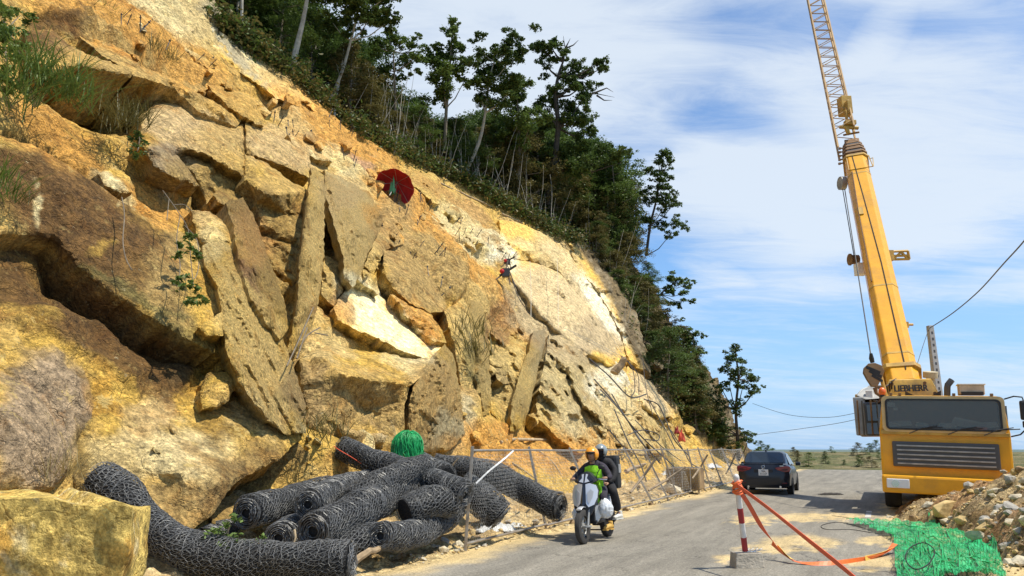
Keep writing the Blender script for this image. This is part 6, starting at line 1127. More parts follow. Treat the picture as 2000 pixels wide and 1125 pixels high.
def drill(x, y, label, s=1.0):
    c = C1(x, y, .6); e = empty('rock_drill', c); tag(e, label, 'rock drill'); m = MB(); m.box((0, 0, .25 * s), (.35 * s, .3 * s, .4 * s)); m.cyl((-.3 * s, 0, .1), (.5 * s, -.1, .6 * s), .06 * s, 8); m.out('body', M_HOSE, e, bevel=.02); m = MB(); m.cyl((-.5 * s, 0, -.1), (0, 0, .3 * s), .035 * s, 6); m.cyl((.2 * s, .1, -.3 * s), (.1, 0, .3 * s), .035 * s, 6); m.cyl((-.1, .2, 0), (.1, .1, .9 * s), .03 * s, 6); m.out('leg', M_POST, e); m = MB(); m.ball((-.18 * s, -.12, .3 * s), .12 * s, 8, 6); m.out('motor', M_REDC, e, smooth=True)
drill(988, 543, 'dark drilling machine on the sandy slope left of the grey dome', 1.0); drill(992, 518, 'smaller drilling machine just above the other one', .7)
rod = MB(); rod.cyl((0, 0, -.2), (0, 0, .5), .016, 6); rod.box((0, 0, .42), (.07, .07, .015)); ROD = rod.out('anchor_rod', M_HOSE); first = True; ra = random.Random(8)
for x0, y0, x1, y1, n in [(520, 235, 700, 325, 9), (560, 262, 620, 300, 5), (740, 455, 900, 590, 11), (800, 360, 900, 470, 10), (880, 420, 1000, 520, 10), (820, 480, 860, 500, 5), (200, 20, 420, 130, 10), (1010, 460, 1110, 520, 6), (760, 400, 820, 450, 6), (610, 220, 700, 270, 6)]:
    for k in range(n):
        f = ra.random(); x = x0 + (x1 - x0) * f + ra.uniform(-14, 14); y = y0 + (y1 - y0) * f + ra.uniform(-8, 8)
        h_ = CLBVH.ray_cast(Vector((0, 0, CH)), Vector(tuple(ray(x, y))).normalized())[0]
        if h_ is None: continue
        o = ROD if first else ROD.copy()
        if not first: COL.objects.link(o)
        first = False; o.location = h_; o.rotation_euler = (ra.uniform(-.6, .3), ra.uniform(-.3, .7), 0); q = ra.uniform(.6, 1.1); o.scale = (q, q, q); tag(o, 'short dark steel anchor rod sticking out of the upper rock face', 'anchor rod', 'steel anchor rods in the rock face')
# ------------------------------------------------------------------ barrier post, block and tapes
M_CONC = pm('concrete', (.42, .37, .29), .9, var=.35, vscale=5, bump=.8, bscale=25); M_WP = pm('white post paint', (.74, .71, .66), .5, var=.25, vscale=7); M_RP = pm('red post paint', (.38, .03, .035), .5, var=.25, vscale=7); M_TAPE = pm('orange tape', (.82, .16, .03), .5, var=.25, vscale=12); M_TAPER = pm('red orange strap', (.78, .13, .05), .6, var=.3, vscale=6, c2=(.55, .10, .04)); M_TAPEY = pm('yellow tape', (.85, .55, .12), .5)
def barrier():
    g = ground(1460, 1110); l = 10.2; e = empty('barrier_post', g); tag(e, 'leaning red and white striped post set in a concrete block on the road', 'barrier post')
    m = MB(); m.box((0, .02, .105), (.42, .24, .21), taper=.88, rot=Matrix.Rotation(.12, 3, 'Z')); m.out('concrete_block', M_CONC, e, bevel=.015)
    a = Vector((-.015, 0, .2)); b = at(1438, 932, 10.1) - g; ax = b - a; cuts = [0, .03, .215, .405, .60, 1.0]; ms = [M_WP, M_RP, M_WP, M_RP, M_WP]
    for i in range(5): m = MB(); m.cyl(a + ax * cuts[i], a + ax * cuts[i + 1], .040 if i % 2 else .0395, 16); m.out('red_band' if i % 2 else 'white_band', ms[i], e, smooth=True)
    m = MB(); m.ball(b, (.04, .04, .045), 12, 8); m.out('cap', M_WP, e, smooth=True); m = MB()
    for k in range(9):
        f = .80 + .018 * k + .01 * math.sin(k * 3); c = a + ax * f; pts = [c + Vector((math.cos(w) * (.058 + .01 * math.sin(k + w * 2)), math.sin(w) * .058, .02 * math.sin(w + k))) for w in [q * math.pi / 6 for q in range(13)]]; m.tube(pts, .014, 5)
    m.out('tape_wrap', M_TAPE, e, smooth=True); m = MB()
    for k in range(8): m.cyl(Vector((-.05 + .02 * k, -.04 - .008 * (k % 3), .22)), Vector((.02 + .03 * k, .03, .235 + .02 * (k % 2))), .006, 5)
    m.out('tie_wire', M_WPL, e); return e
barrier()
strip('barrier_strap', [at(1440, 948, 10.05), at(1500, 992, 9.2), at(1570, 1048, 8.4), at(1650, 1112, 7.6), at(1740, 1190, 6.9)], [.055, .06, .065, .065], M_TAPER, 'tight orange strap running from the post to the bottom edge of the photo', 'strap', up=(.6, -1, 0), th=.008)
strip('warning_tape', [at(1442, 955, 10.1), at(1462, 985, 10.1), at(1488, 1030, 10.2), at(1510, 1058, 10.2)], .06, M_TAPER, 'red sagging tape hanging from the post top', 'tape', twist=2.0); strip('warning_tape', [ground(1508, 1060, .25), ground(1530, 1082, .12), ground(1560, 1098, .04), ground(1620, 1101, .03), ground(1680, 1094, .03), ground(1725, 1083, .04), ground(1748, 1062, .15)], .08, M_TAPE, 'orange and yellow tape sagging onto the asphalt, reaching to the green net', 'tape', twist=5.0)
strip('warning_tape', [ground(1518, 1068, .2), ground(1535, 1083, .12), ground(1548, 1092, .08)], .075, M_TAPEY, 'faded yellow stretch of tape near the asphalt', 'tape', twist=1.4); strip('warning_tape', [ground(1690, 1092, .035), ground(1720, 1083, .045), ground(1742, 1070, .1)], .09, M_TAPEY, 'yellow tape end touching the green net', 'tape', twist=1.2)
crumple('rag', ground(1623, 966, .02), .42, .16, .07, pm('dark rag', (.04, .035, .03), .9), 'flat dark rag lying on the asphalt ahead of the dark car', 'rag', 41)
# ------------------------------------------------------------------ mobile crane
M_YEL = pm('crane yellow paint', (.78, .37, .012), .45, .0, .4, var=.14, vscale=2.5, dirt=(.55, .27, .03), bump=.15, bscale=20, coat=.2); M_OCR = pm('weathered ochre paint', (.55, .33, .06), .6, var=.35, vscale=3, dirt=(.25, .15, .06)); M_BRNS = pm('rusty brown steel', (.22, .12, .05), .6, .2, var=.5, vscale=6)
M_JIB = pm('faded jib paint', (.56, .34, .12), .6, var=.3, vscale=2, c2=(.36, .22, .10)); M_BLK = pm('black rubber', (.02, .02, .02), .6, var=.3, vscale=8); M_TYRE = pm('dusty tyre', (.045, .042, .038), .85, var=.4, vscale=12, bump=.3, bscale=60); M_GRY = pm('grey steel sheet', (.36, .36, .34), .5, .2, var=.35, vscale=4); M_WHT = pm('white paint', (.76, .75, .71), .4, var=.12, vscale=4); M_DKG = pm('dark grey frame', (.07, .07, .07), .5)
M_CGL = pm('dark glass', (.045, .055, .06), .06, .0, .9); M_CHROME = pm('chrome', (.7, .7, .7), .15, 1.0); M_LAMP = pm('clear lamp glass', (.75, .77, .78), .08, .0, .8); M_ORL = pm('orange lamp glass', (.75, .14, .02), .25)
def glass_mat(name, tint, a):
    m = bpy.data.materials.new(name); m.use_nodes = True; nt = m.node_tree; nt.nodes.clear(); N = nt.nodes.new; L = nt.links.new; o = N('ShaderNodeOutputMaterial'); t = N('ShaderNodeBsdfTransparent'); t.inputs[0].default_value = (*tint, 1); g = N('ShaderNodeBsdfGlossy'); g.inputs['Roughness'].default_value = .04; d = N('ShaderNodeBsdfDiffuse'); d.inputs[0].default_value = (.35, .33, .28, 1)
    f = N('ShaderNodeFresnel'); f.inputs[0].default_value = 1.5; m1 = N('ShaderNodeMixShader'); m1.inputs[0].default_value = a; L(t.outputs[0], m1.inputs[1]); L(d.outputs[0], m1.inputs[2]); m2 = N('ShaderNodeMixShader'); L(f.outputs[0], m2.inputs[0]); L(m1.outputs[0], m2.inputs[1]); L(g.outputs[0], m2.inputs[2]); L(m2.outputs[0], o.inputs[0]); return m
M_WIND = glass_mat('dust and sheen windscreen', (.62, .66, .66), .16)  # pale diffuse share stands for dust and painted-in reflection
def text_mesh(name, s, size, mat, parent, xf, depth=.006, bold=.0, sx=1.0):
    cu = bpy.data.curves.new(name, 'FONT'); cu.body = s; cu.size = size; cu.align_x = 'CENTER'; cu.align_y = 'CENTER'; cu.extrude = depth; cu.offset = bold; o = bpy.data.objects.new(name, cu); COL.objects.link(o); dg = bpy.context.evaluated_depsgraph_get(); me = bpy.data.meshes.new_from_object(o.evaluated_get(dg)); bpy.data.objects.remove(o)
    me.transform(Matrix.Diagonal((sx, 1, 1, 1))); me.transform(xf); me.materials.clear(); me.materials.append(mat); o = bpy.data.objects.new(name, me); COL.objects.link(o); o.parent = parent; return o
def rrect(w, h, r, n=5, cx=0, cy=0):
    out = []
    for sx, sy, a0 in ((1, 1, 0), (-1, 1, 90), (-1, -1, 180), (1, -1, 270)):
        for k in range(n): a = math.radians(a0 + 90 * k / (n - 1)); out.append((cx + sx * (w / 2 - r) + r * math.cos(a), cy + sy * (h / 2 - r) + r * math.sin(a)))
    return out
def wheel(parent, c, R_, w, xf, nm='wheel', rimc=None, spokes=6, axis='x'):
    """tyre with tread shoulders and a rim, axle along local x"""
    C_ = Vector(c); prof = [(R_ * .62, -.46), (R_ * .72, -.50), (R_ * .93, -.48), (R_ * .985, -.38), (R_, -.15), (R_, .15), (R_ * .985, .38), (R_ * .93, .48), (R_ * .72, .50), (R_ * .62, .46)]; n = 28; V = [C_ + Vector((x * w, r * math.cos(2 * math.pi * i / n), r * math.sin(2 * math.pi * i / n))) for i in range(n) for r, x in prof]; k = len(prof)
    m = MB(); m.add(V, [(i * k + j, ((i + 1) % n) * k + j, ((i + 1) % n) * k + (j + 1) % k, i * k + (j + 1) % k) for i in range(n) for j in range(k)]); t = m.out(nm, M_TYRE, parent, smooth=True, xf=xf)
    m = MB(); m.torus(C_, R_ * .60, R_ * .05, 'x', 24, 6); m.cyl(C_ - Vector((w * .3, 0, 0)), C_ + Vector((w * .3, 0, 0)), R_ * .16, 12)
    for q in range(spokes): a = 2 * math.pi * q / spokes; d = Vector((0, math.cos(a), math.sin(a))); m.cyl(C_ + d * R_ * .12, C_ + d * R_ * .6, R_ * .055, 6)
    m.cyl(C_ - Vector((w * .08, 0, 0)), C_ + Vector((w * .08, 0, 0)), R_ * .5, 18) if spokes > 8 else None
    m.out('rim', rimc or M_GRY, t, smooth=True, xf=xf); return t
def crane():
    O = Vector((10.62, 18.6, 0)); th = math.radians(154); X0 = Matrix.Translation(O) @ Matrix.Rotation(th, 4, 'Z') @ Matrix.Translation((0, 0, 1.2)) @ Matrix.Rotation(math.radians(-2.2), 4, 'Y') @ Matrix.Translation((0, 0, -1.2))
    e = empty('mobile_crane', O); tag(e, 'big yellow mobile crane facing the camera with its long boom raised into the sky', 'crane'); T = Matrix.Translation(-O); xf = T @ X0
    # carrier cab, front at y = 0, camera side is +y
    m = MB(); hw = 1.42; m.prism([(-hw, .75), (hw, .75), (hw, 2.02), (hw - .10, 2.84), (hw - .2, 2.92), (-hw + .2, 2.92), (-hw + .10, 2.84), (-hw, 2.02)], 'y', 1.5, (0, -.95, 0)); m.out('cab', M_YEL, e, bevel=.05, xf=xf)
    fr = MB(); o1 = rrect(2.68, .90, .12, 6, 0, 2.45); i1 = rrect(2.48, .74, .10, 6, 0, 2.44); n = len(o1)
    V = [(x, -.19, z) for x, z in o1] + [(x, -.09 - .02 * (x / 1.3) ** 2, z) for x, z in o1] + [(x, -.09 - .02 * (x / 1.3) ** 2, z) for x, z in i1] + [(x, -.19, z) for x, z in i1]
    fr.add(V, [(a * n + i, a * n + (i + 1) % n, ((a + 1) % 4) * n + (i + 1) % n, ((a + 1) % 4) * n + i) for a in range(4) for i in range(n)]); fr.out('windscreen_frame', pm('pale cab frame', (.66, .46, .20), .5, var=.2, vscale=3), e, xf=xf)
    m = MB(); o2 = rrect(2.52, .78, .11, 6, 0, 2.44); i2 = rrect(2.43, .70, .09, 6, 0, 2.44); V = [(x, -.10, z) for x, z in o2] + [(x, -.075, z) for x, z in o2] + [(x, -.075, z) for x, z in i2] + [(x, -.10, z) for x, z in i2]; m.add(V, [(a * n + i, a * n + (i + 1) % n, ((a + 1) % 4) * n + (i + 1) % n, ((a + 1) % 4) * n + i) for a in range(4) for i in range(n)]); m.out('rubber_seal', M_BLK, e, xf=xf)
    m = MB(); m.add([(x, -.095, z) for x, z in i2] + [(x, -.105, z) for x, z in i2], [tuple(range(n)), tuple(range(2 * n - 1, n - 1, -1))]); m.out('windscreen', M_WIND, e, xf=xf)
    m = MB(); m.box((0, -.185, 2.44), (2.44, .02, .72)); m.out('cab_interior', pm('dark cab interior', (.05, .055, .055), .8, var=.5, vscale=2.5), e, xf=xf); r5 = random.Random(5)
    for k, (x, z, w, h, a) in enumerate([(.95, 2.13, .42, .09, .1), (.45, 2.12, .22, .07, -.05), (-.1, 2.12, .3, .08, 0), (-.55, 2.17, .55, .14, -.15), (-1.0, 2.15, .25, .10, .1), (1.12, 2.68, .15, .08, 0), (1.02, 2.57, .08, .05, 0)]): m = MB(); m.prism([(-w / 2, -h / 2), (w / 2, -h / 2), (w / 2 * .8, h / 2), (-w / 2 * .9, h / 2 * .8)], 'y', .012, (0, 0, 0)); m.out('dashboard_paper' if k < 5 else 'sticker', M_WHT, e, xf=xf @ Matrix.Translation((x, -.14 if k < 5 else -.118, z + (.07 if k < 5 else 0))) @ Matrix.Diagonal((1.35, 1, 1.5, 1)) @ Matrix.Rotation(a, 4, 'Y'))
    m = MB(); m.ball((-.80, -.13, 2.12), (.22, .04, .05), 8, 6); m.out('red_cloth', pm('faded red cloth', (.40, .14, .12), .8), e, xf=xf)
    for sx in (.75, -.1, -.85): m = MB(); m.tube([(sx, -.05, 1.96), (sx - .30, -.06, 2.10), (sx - .62, -.065, 2.16)], .012, 5); m.tube([(sx - .25, -.062, 2.09), (sx - .75, -.066, 2.13)], .014, 5); m.out('wiper', M_BLK, e, xf=xf)
    m = MB(); m.box((0, -.17, 1.98), (2.78, .10, .10)); m.out('sill_panel', M_OCR, e, bevel=.02, xf=xf)
    m = MB(); m.box((0, -.16, 1.45), (2.3, .12, .62)); m.out('grille_panel', M_DKG, e, bevel=.03, xf=xf); m = MB()
    for k in range(5): m.box((0, -.085, 1.22 + .11 * k), (2.1, .03, .035))
    o = m.out('grille_bars', M_GRY, e, xf=xf); o['kind'] = 'stuff'
    m = MB(); m.box((0, .12, .72), (2.86, .50, .42)); m.out('bumper', M_YEL, e, bevel=.05, xf=xf)
    for sx in (-1, 1):
        m = MB(); m.box((sx * 1.08, .385, .74), (.5, .04, .22)); h = m.out('headlight', M_LAMP, e, bevel=.02, xf=xf); m = MB(); m.cyl((sx * 1.14, .40, .74), (sx * 1.14, .42, .74), .085, 14); m.out('bulb', M_CHROME, h, xf=xf)
        m = MB(); m.tube([(sx * 1.34, -.12, 2.84), (sx * 1.52, .02, 2.90), (sx * 1.68, .05, 2.88), (sx * 1.70, .05, 2.80)], .018, 6); m.tube([(sx * 1.41, -.1, 1.95), (sx * 1.58, .02, 2.0), (sx * 1.69, .05, 2.12), (sx * 1.70, .05, 2.2)], .018, 6)
        if sx < 0: m.out('mirror_arm', M_BLK, e, smooth=True, xf=xf); m = MB(); m.box((sx * 1.72, .05, 2.57), (.22, .10, .46)); m.out('mirror', M_BLK, e, bevel=.045, xf=xf); m = MB(); m.box((sx * 1.74, .05, 2.24), (.20, .10, .16)); m.out('mirror', M_BLK, e, bevel=.03, xf=xf)
        m = MB(); m.box((sx * 1.40, -.9, 2.4), (.06, .75, .6)); m.out('side_window', M_CGL, e, bevel=.004, xf=xf)
        for yy in (-2.2, -3.9, -6.4, -8.0, -9.6): wheel(e, (sx * 1.18, yy, .72), .72, .42, xf, spokes=9)
    m = MB(); m.cyl((1.30, -.3, 2.88), (1.30, -.3, 2.94), .06, 10); m.out('beacon_base', M_BLK, e, xf=xf); m = MB(); m.ball((1.30, -.3, 3.02), (.09, .09, .11), 12, 8); m.out('beacon', M_ORL, e, smooth=True, xf=xf)
    m = MB(); m.box((-.72, -.7, 3.09), (.55, .5, .24)); m.out('roof_box', pm('dusty tan box', (.55, .44, .30), .6, var=.3, vscale=4), e, bevel=.02, xf=xf); m = MB(); m.box((-.72, -.43, 2.99), (.48, .03, .09)); m.out('vent', M_BLK, e, xf=xf); m = MB(); m.box((-.72, -.7, 3.225), (.60, .55, .03)); m.out('box_lid', M_WHT, e, bevel=.008, xf=xf)
    for k in (1.1, .9, -.3, -1.1): m = MB(); m.box((k, -.22, 2.95), (.07, .08, .06)); m.out('marker_lamp', M_BRNS, e, bevel=.01, xf=xf)
    m = MB(); m.box((0, -6.3, 1.0), (1.5, 9.0, .6)); m.box((0, -6.3, 1.45), (2.75, 8.9, .10)); m.out('carrier_frame', M_YEL, e, bevel=.02, xf=xf)
    for yy in (-3.0, -7.2): m = MB(); m.box((0, yy, .95), (2.8, .4, .35)); m.out('outrigger_beam', M_OCR, e, bevel=.02, xf=xf)
    # turntable side, operator cab and covers at the left of the picture
    W = lambda x, y, l: at(x, y, l) - O
    def Wbox(nm, x0, y0, x1, y1, l, dep, mat, bev=.02, parent=None, rot=0.0):
        a, b = at(x0, y0, l), at(x1, y1, l); c = (a + b) / 2 + Vector((math.sin(YAW), math.cos(YAW), 0)) * dep / 2; w_ = abs((b - a).x) / math.cos(YAW) ; h = abs(a.z - b.z); m = MB(); m.box(c - O, (w_, dep, h), rot=(Matrix.Rotation(-YAW, 3, 'Z') @ Matrix.Rotation(rot, 3, 'Y'))); return m.out(nm, mat, parent or e, bevel=bev)
    Wbox('superstructure_body', 1680, 768, 1740, 850, 21.3, 3.2, M_OCR, .04); Wbox('side_cover', 1671, 775, 1690, 850, 20.9, .8, M_GRY, .03); oc = Wbox('operator_cab', 1692, 785, 1722, 850, 20.4, 1.6, M_DKG, .04); Wbox('cab_window', 1696, 790, 1719, 822, 20.35, .05, M_CGL, .004, oc); Wbox('cab_window', 1696, 826, 1719, 848, 20.35, .05, M_CGL, .004, oc)
    Wbox('winch_housing', 1700, 752, 1738, 782, 22.0, 1.4, M_BRNS, .05); Wbox('work_lamp', 1692, 762, 1703, 780, 21.0, .16, M_WHT, .02)
    m = MB(); cpts = [W(1672, 772, 21.2), W(1682, 760, 21.4), W(1700, 753, 21.6), W(1720, 762, 21.6), W(1738, 772, 21.4), W(1720, 778, 20.9), W(1690, 780, 20.8)]; up_ = Vector((.9, 2.0, 0)); nC = len(cpts); m.add(cpts + [p + up_ for p in cpts], [tuple(range(nC))[::-1], tuple(range(nC, 2 * nC))] + [(i, (i + 1) % nC, nC + (i + 1) % nC, nC + i) for i in range(nC)]); m.out('grey_tarp', M_GRY, e, bevel=.03)
    for k, x in enumerate((1674, 1683, 1700, 1712)): m = MB(); m.cyl(W(x, 782, 20.3), W(x + 5, 850, 20.3), .022, 6); m.out('handrail' if k < 2 else 'hydraulic_pipe', M_DKG if k % 2 else M_BRNS, e, smooth=True)
    for k in range(5): m = MB(); m.tube([W(1726 + 4 * k, 776 - 4 * k, 20.9), W(1722 + 5 * k, 764 - 5 * k, 20.8), W(1734 + 4 * k, 752 - 3 * k, 21.2)], .018, 5); m.out('hydraulic_hose', M_BLK, e, smooth=True)
    # boom foot bracket with the maker's name
    P = [W(1737, 741, 21.0), W(1818, 739, 21.2), W(1836, 772, 21.1), W(1836, 800, 21.1), W(1722, 800, 20.8), W(1722, 772, 20.8)]; bk = Vector((math.sin(YAW), math.cos(YAW), 0)) * 1.4; m = MB(); n6 = len(P); m.add(P + [p + bk for p in P], [tuple(range(n6))[::-1], tuple(range(n6, 2 * n6))] + [(i, (i + 1) % n6, n6 + (i + 1) % n6, n6 + i) for i in range(n6)]); m.out('boom_bracket', M_OCR, e, bevel=.03)
    ex = (P[1] - P[0]).normalized(); ez = (P[0] - P[4]); ez = (ez - ex * ez.dot(ex)).normalized(); en = ex.cross(ez); xm = Matrix(((ex.x, ez.x, en.x, 0), (ex.y, ez.y, en.y, 0), (ex.z, ez.z, en.z, 0), (0, 0, 0, 1))); c = W(1779, 759, 20.98); 
    if en.y > 0: en = -en
    nm_ = -bk.normalized(); text_mesh('maker_name', 'LIEBHERR', .25, M_BLK, e, Matrix.Translation(c + nm_ * .06) @ xm, .012, .006, 1.0)
    for x, y in ((1742, 750), (1806, 748), (1730, 772), (1826, 768)): m = MB(); m.cyl(W(x, y, 20.9) + nm_ * .05, W(x, y, 20.9) - nm_ * .1, .045, 10); m.out('bolt', M_BRNS, e, smooth=True)
    m = MB(); m.cyl(W(1820, 790, 22.0), W(1817, 737, 22.0), .12, 12, .11); m.cyl(W(1817, 738, 22), W(1817, 726, 22), .20, 14); m.out('slewing_column', pm('pale column', (.50, .42, .26), .6, var=.3, vscale=4), e, smooth=True)
    for a, b in (((1768, 777), (1792, 765)), ((1815, 775), (1838, 762))): m = MB(); q = [W(a[0], 775, 20.2), W(b[0], 775, 20.2), W(a[0], 764, 20.2)] if a[0] < 1800 else [W(a[0], 775, 20.2), W(b[0], 775, 20.2), W(b[0], 762, 20.2)]; m.add(q + [p + bk * .1 for p in q], [(0, 1, 2), (5, 4, 3), (0, 3, 4, 1), (1, 4, 5, 2), (2, 5, 3, 0)]); m.out('dark_fin', M_BLK, e)
    m = MB(); m.tube([W(1850, 788, 18.9), W(1850, 758, 18.9), W(1851, 752, 18.9), W(1859, 742, 18.9)], .075, 12); m.out('exhaust_pipe', M_DKG, e, smooth=True)
    # telescopic boom
    A = at(1761, 738, 22.6); B = at(1672, 322, 33.0); ax = (B - A).normalized(); L_ = (B - A).length; side = Vector((math.cos(YAW), -math.sin(YAW), 0)); side = (side - ax * side.dot(ax)).normalized(); nf = ax.cross(side); 
    if nf.y > 0: nf = -nf          # towards the camera
    def sect(nm, f0, f1, w, d, mat, par=e, bev=.03, off=0.0, ch=.16):
        m = MB(); pr = [(-w / 2 + ch, d / 2), (w / 2 - ch, d / 2), (w / 2, d / 2 - ch), (w / 2, -d / 2), (-w / 2, -d / 2), (-w / 2, d / 2 - ch)]; V = [A - O + ax * (L_ * f) + side * (x + off) + nf * y for f in (f0, f1) for x, y in pr]; n_ = 6; m.add(V, [tuple(range(n_))[::-1], tuple(range(n_, 2 * n_))] + [(i, (i + 1) % n_, n_ + (i + 1) % n_, n_ + i) for i in range(n_)]); return m.out(nm, mat, par, bevel=bev)
    bm_ = sect('boom', -.04, 1.0, .90, .92, M_YEL)
    for f in (.045, .30, .885): sect('boom_rib', f, f + .006, .915, .935, M_OCR, bm_, .004)
    sect('boom_collar', .0, .012, 1.10, 1.0, M_OCR, bm_, .01)
    for k, (w, d, mt) in enumerate([(1.04, 1.0, M_OCR), (1.02, .98, M_BRNS), (.96, .94, M_BRNS), (.90, .88, M_BRNS), (.82, .8, M_BRNS)]):
        f = 1.0 + .026 * k; s_ = sect('boom_section', f - .01, f + .03, w - .12, d - .12, M_DKG if k % 2 else M_BRNS, bm_, .02); sect('section_collar', f, f + .010, w, d, mt, s_, .01)
    for k in range(5): c = A - O + ax * (L_ * (1.0 + .026 * k)) - side * (.50 - .03 * k) + nf * .2; m = MB(); m.cyl(c - side * .18, c + side * .1, .035, 6); m.box(c - side * .16, (.09, .09, .09)); m.out('guide_pin', M_BRNS, bm_)
    # rectangular guard near the boom head, dark seam lines, ropes on the face
    g0 = lambda f, x, y=.475: A - O + ax * (L_ * f) + side * x + nf * y
    m = MB(); m.tube([g0(.99, -.36), g0(.91, -.36), g0(.91, .58), g0(.985, .52)], .022, 5); m.tube([g0(.96, .5), g0(.965, .66), g0(.91, .60)], .018, 5); m.out('guard_frame', M_OCR, bm_)
    m = MB(); m.tube([g0(-.01, .12), g0(.4, .10), g0(.75, -.02), g0(1.0, -.12)], .016, 5); m.out('rope_on_boom', M_BLK, bm_); m = MB(); m.tube([g0(.32, -.33), g0(.66, -.31), g0(.90, -.25)], .025, 5); m.out('worn_stripe', M_BRNS, bm_)
    m = MB(); m.box(g0(.66, -.22, .47), (.16, .08, .5), rot=ax.to_track_quat('Z', 'Y').to_matrix()); m.out('hose_clamp', M_OCR, bm_)
    # side gear: rope pulley boxes at the left, brackets at the right
    m = MB(); m.cyl(W(1640, 358, 32.6), W(1650, 358, 32.6), .30, 12); m.out('cable_drum', M_GRY, bm_, smooth=True); m = MB(); m.cyl(W(1660, 507, 28.8), W(1676, 507, 28.8), .19, 12); m.cyl(W(1659, 507, 28.8), W(1661, 507, 28.8), .24, 12); m.out('cable_drum', M_BRNS, bm_, smooth=True)
    m = MB(); cc = W(1681, 526, 28.3); m.box(cc, (.36, .4, .45)); m.out('white_box', M_WHT, bm_, bevel=.02)
    m = MB()
    for a, b in (((1728, 492), (1773, 490)), ((1730, 507), (1776, 506)), ((1773, 490), (1776, 506)), ((1735, 493), (1745, 506)), ((1745, 506), (1760, 492)), ((1760, 492), (1772, 505)), ((1740, 500), (1775, 499))): m.cyl(W(*a, 28.6), W(*b, 28.6), .05, 6)
    m.box(W(1735, 500, 28.6), (.3, .3, .4)); m.out('side_bracket', M_OCR, bm_); m = MB(); m.cyl(W(1757, 634, 25), W(1783, 634, 25), .045, 6); m.box(W(1765, 635, 25), (.25, .2, .2)); m.tube([W(1762, 625, 25), W(1768, 645, 25), W(1764, 652, 25)], .03, 5); m.out('side_bracket', M_OCR, bm_)
    # boom head and lattice jib
    hp = A - O + ax * (L_ * 1.125); m = MB(); m.box(hp, (.62, .6, .55), rot=ax.to_track_quat('Z', 'Y').to_matrix()); m.cyl(hp + ax * .3 - side * .25, hp + ax * .3 + side * .25, .26, 14); m.cyl(hp + ax * .8 - side * .3 + nf * .3, hp + ax * .8 + side * .4 + nf * .3, .05, 6); m.out('boom_head', M_BRNS, e, bevel=.015)
    J0 = at(1650, 262, 34.6) - O; J1 = at(1584, -40, 44) - O; ja = (J1 - J0).normalized(); JL = (J1 - J0).length; js = (side - ja * side.dot(ja)).normalized(); jn = ja.cross(js); jb = empty('jib', (0, 0, 0)); jb.parent = e; hw0 = .44
    ch = []
    for k, (sx, sy) in enumerate(((-1, -1), (1, -1), (1, 1), (-1, 1))):
        a = J0 + js * hw0 * sx * .95 + jn * .40 * sy + (-ja * 1.3 if sx < 0 else ja * .0); b = J1 + js * hw0 * sx * .9 + jn * .36 * sy; m = MB(); m.cyl(a, b, .045, 6); m.out('jib_chord', M_JIB, jb, smooth=True); ch.append((J0 + js * hw0 * sx * .95 + jn * .40 * sy, b))
    nb = 17
    for q, (i, j) in enumerate(((0, 1), (1, 2), (2, 3), (3, 0))):
        for k in range(nb): a = ch[i][0].lerp(ch[i][1], k / nb); b = ch[j][0].lerp(ch[j][1], (k + .5) / nb); c2 = ch[i][0].lerp(ch[i][1], (k + 1) / nb); m = MB(); m.cyl(a, b, .022, 5); m.cyl(b, c2, .022, 5); m.out('lattice_brace', M_JIB, jb)
    m = MB(); m.cyl(J0 + js * .40, J0 + ja * JL * .98 + js * .30 - jn * .2, .06, 6); m.out('stowed_strut', M_JIB, jb, smooth=True)
    m = MB(); m.box(W(1650, 208, 35.6), (.5, .5, .9)); m.cyl(W(1640, 200, 35.6), W(1660, 200, 35.6), .14, 8); m.box(W(1656, 212, 35.2), (.18, .4, .7)); m.out('jib_hinge', M_OCR, jb, bevel=.02); m = MB(); m.cyl(W(1640, 248, 34.6), W(1676, 250, 34.6), .09, 8); m.box(W(1660, 240, 34.6), (.5, .25, .2)); m.cyl(W(1652, 248, 34.6), W(1658, 262, 34.4), .1, 8); m.tube([W(1650, 215, 35), W(1654, 232, 35), W(1660, 250, 34.6)], .07, 6); m.out('jib_link', M_OCR, jb, bevel=.01)
    # hoist rope and hook block
    m = MB(); m.cyl(W(1646, 370, 32.0), W(1668, 500, 28.2), .018, 5); m.out('hoist_rope', M_BLK, e); m = MB(); m.cyl(W(1650, 370, 32.0), W(1701, 694, 20.6), .020, 5); m.out('hoist_rope', M_BLK, e)
    hk = W(1706, 729, 20.6); hb = empty('hook_block', (0, 0, 0)); hb.parent = e; m = MB(); m.tube([W(1701, 690, 20.6), W(1702, 700, 20.6), W(1704, 708, 20.6)], [.04, .07, .06], 8); m.out('rope_socket', M_BLK, hb, smooth=True)
    pl = [(-.26, .02), (-.23, .16), (-.12, .26), (.05, .27), (.21, .19), (.26, .04), (.19, -.14), (.05, -.38), (-.09, -.36), (-.19, -.16)]
    vx = Vector((math.cos(R(20)), -math.sin(R(20)), 0)); vn_ = Vector((-math.sin(R(20)), -math.cos(R(20)), 0)); XM = Matrix(((vx.x, vn_.x, 0, hk.x), (vx.y, vn_.y, 0, hk.y), (vx.z, vn_.z, 1, hk.z), (0, 0, 0, 1)))
    for yy in (-.16, .16): m = MB(); m.prism(pl, 'y', .03, (0, yy, 0)); m.out('cheek_plate', pm('weathered brown paint', (.30, .19, .09), .6, var=.3, vscale=5), hb, bevel=.008, xf=XM)
    for k in range(3): m = MB(); m.cyl((0, -.1 + .1 * k, .02), (0, -.04 + .1 * k, .02), .23, 20); m.out('sheave', M_DKG, hb, smooth=True, xf=XM)
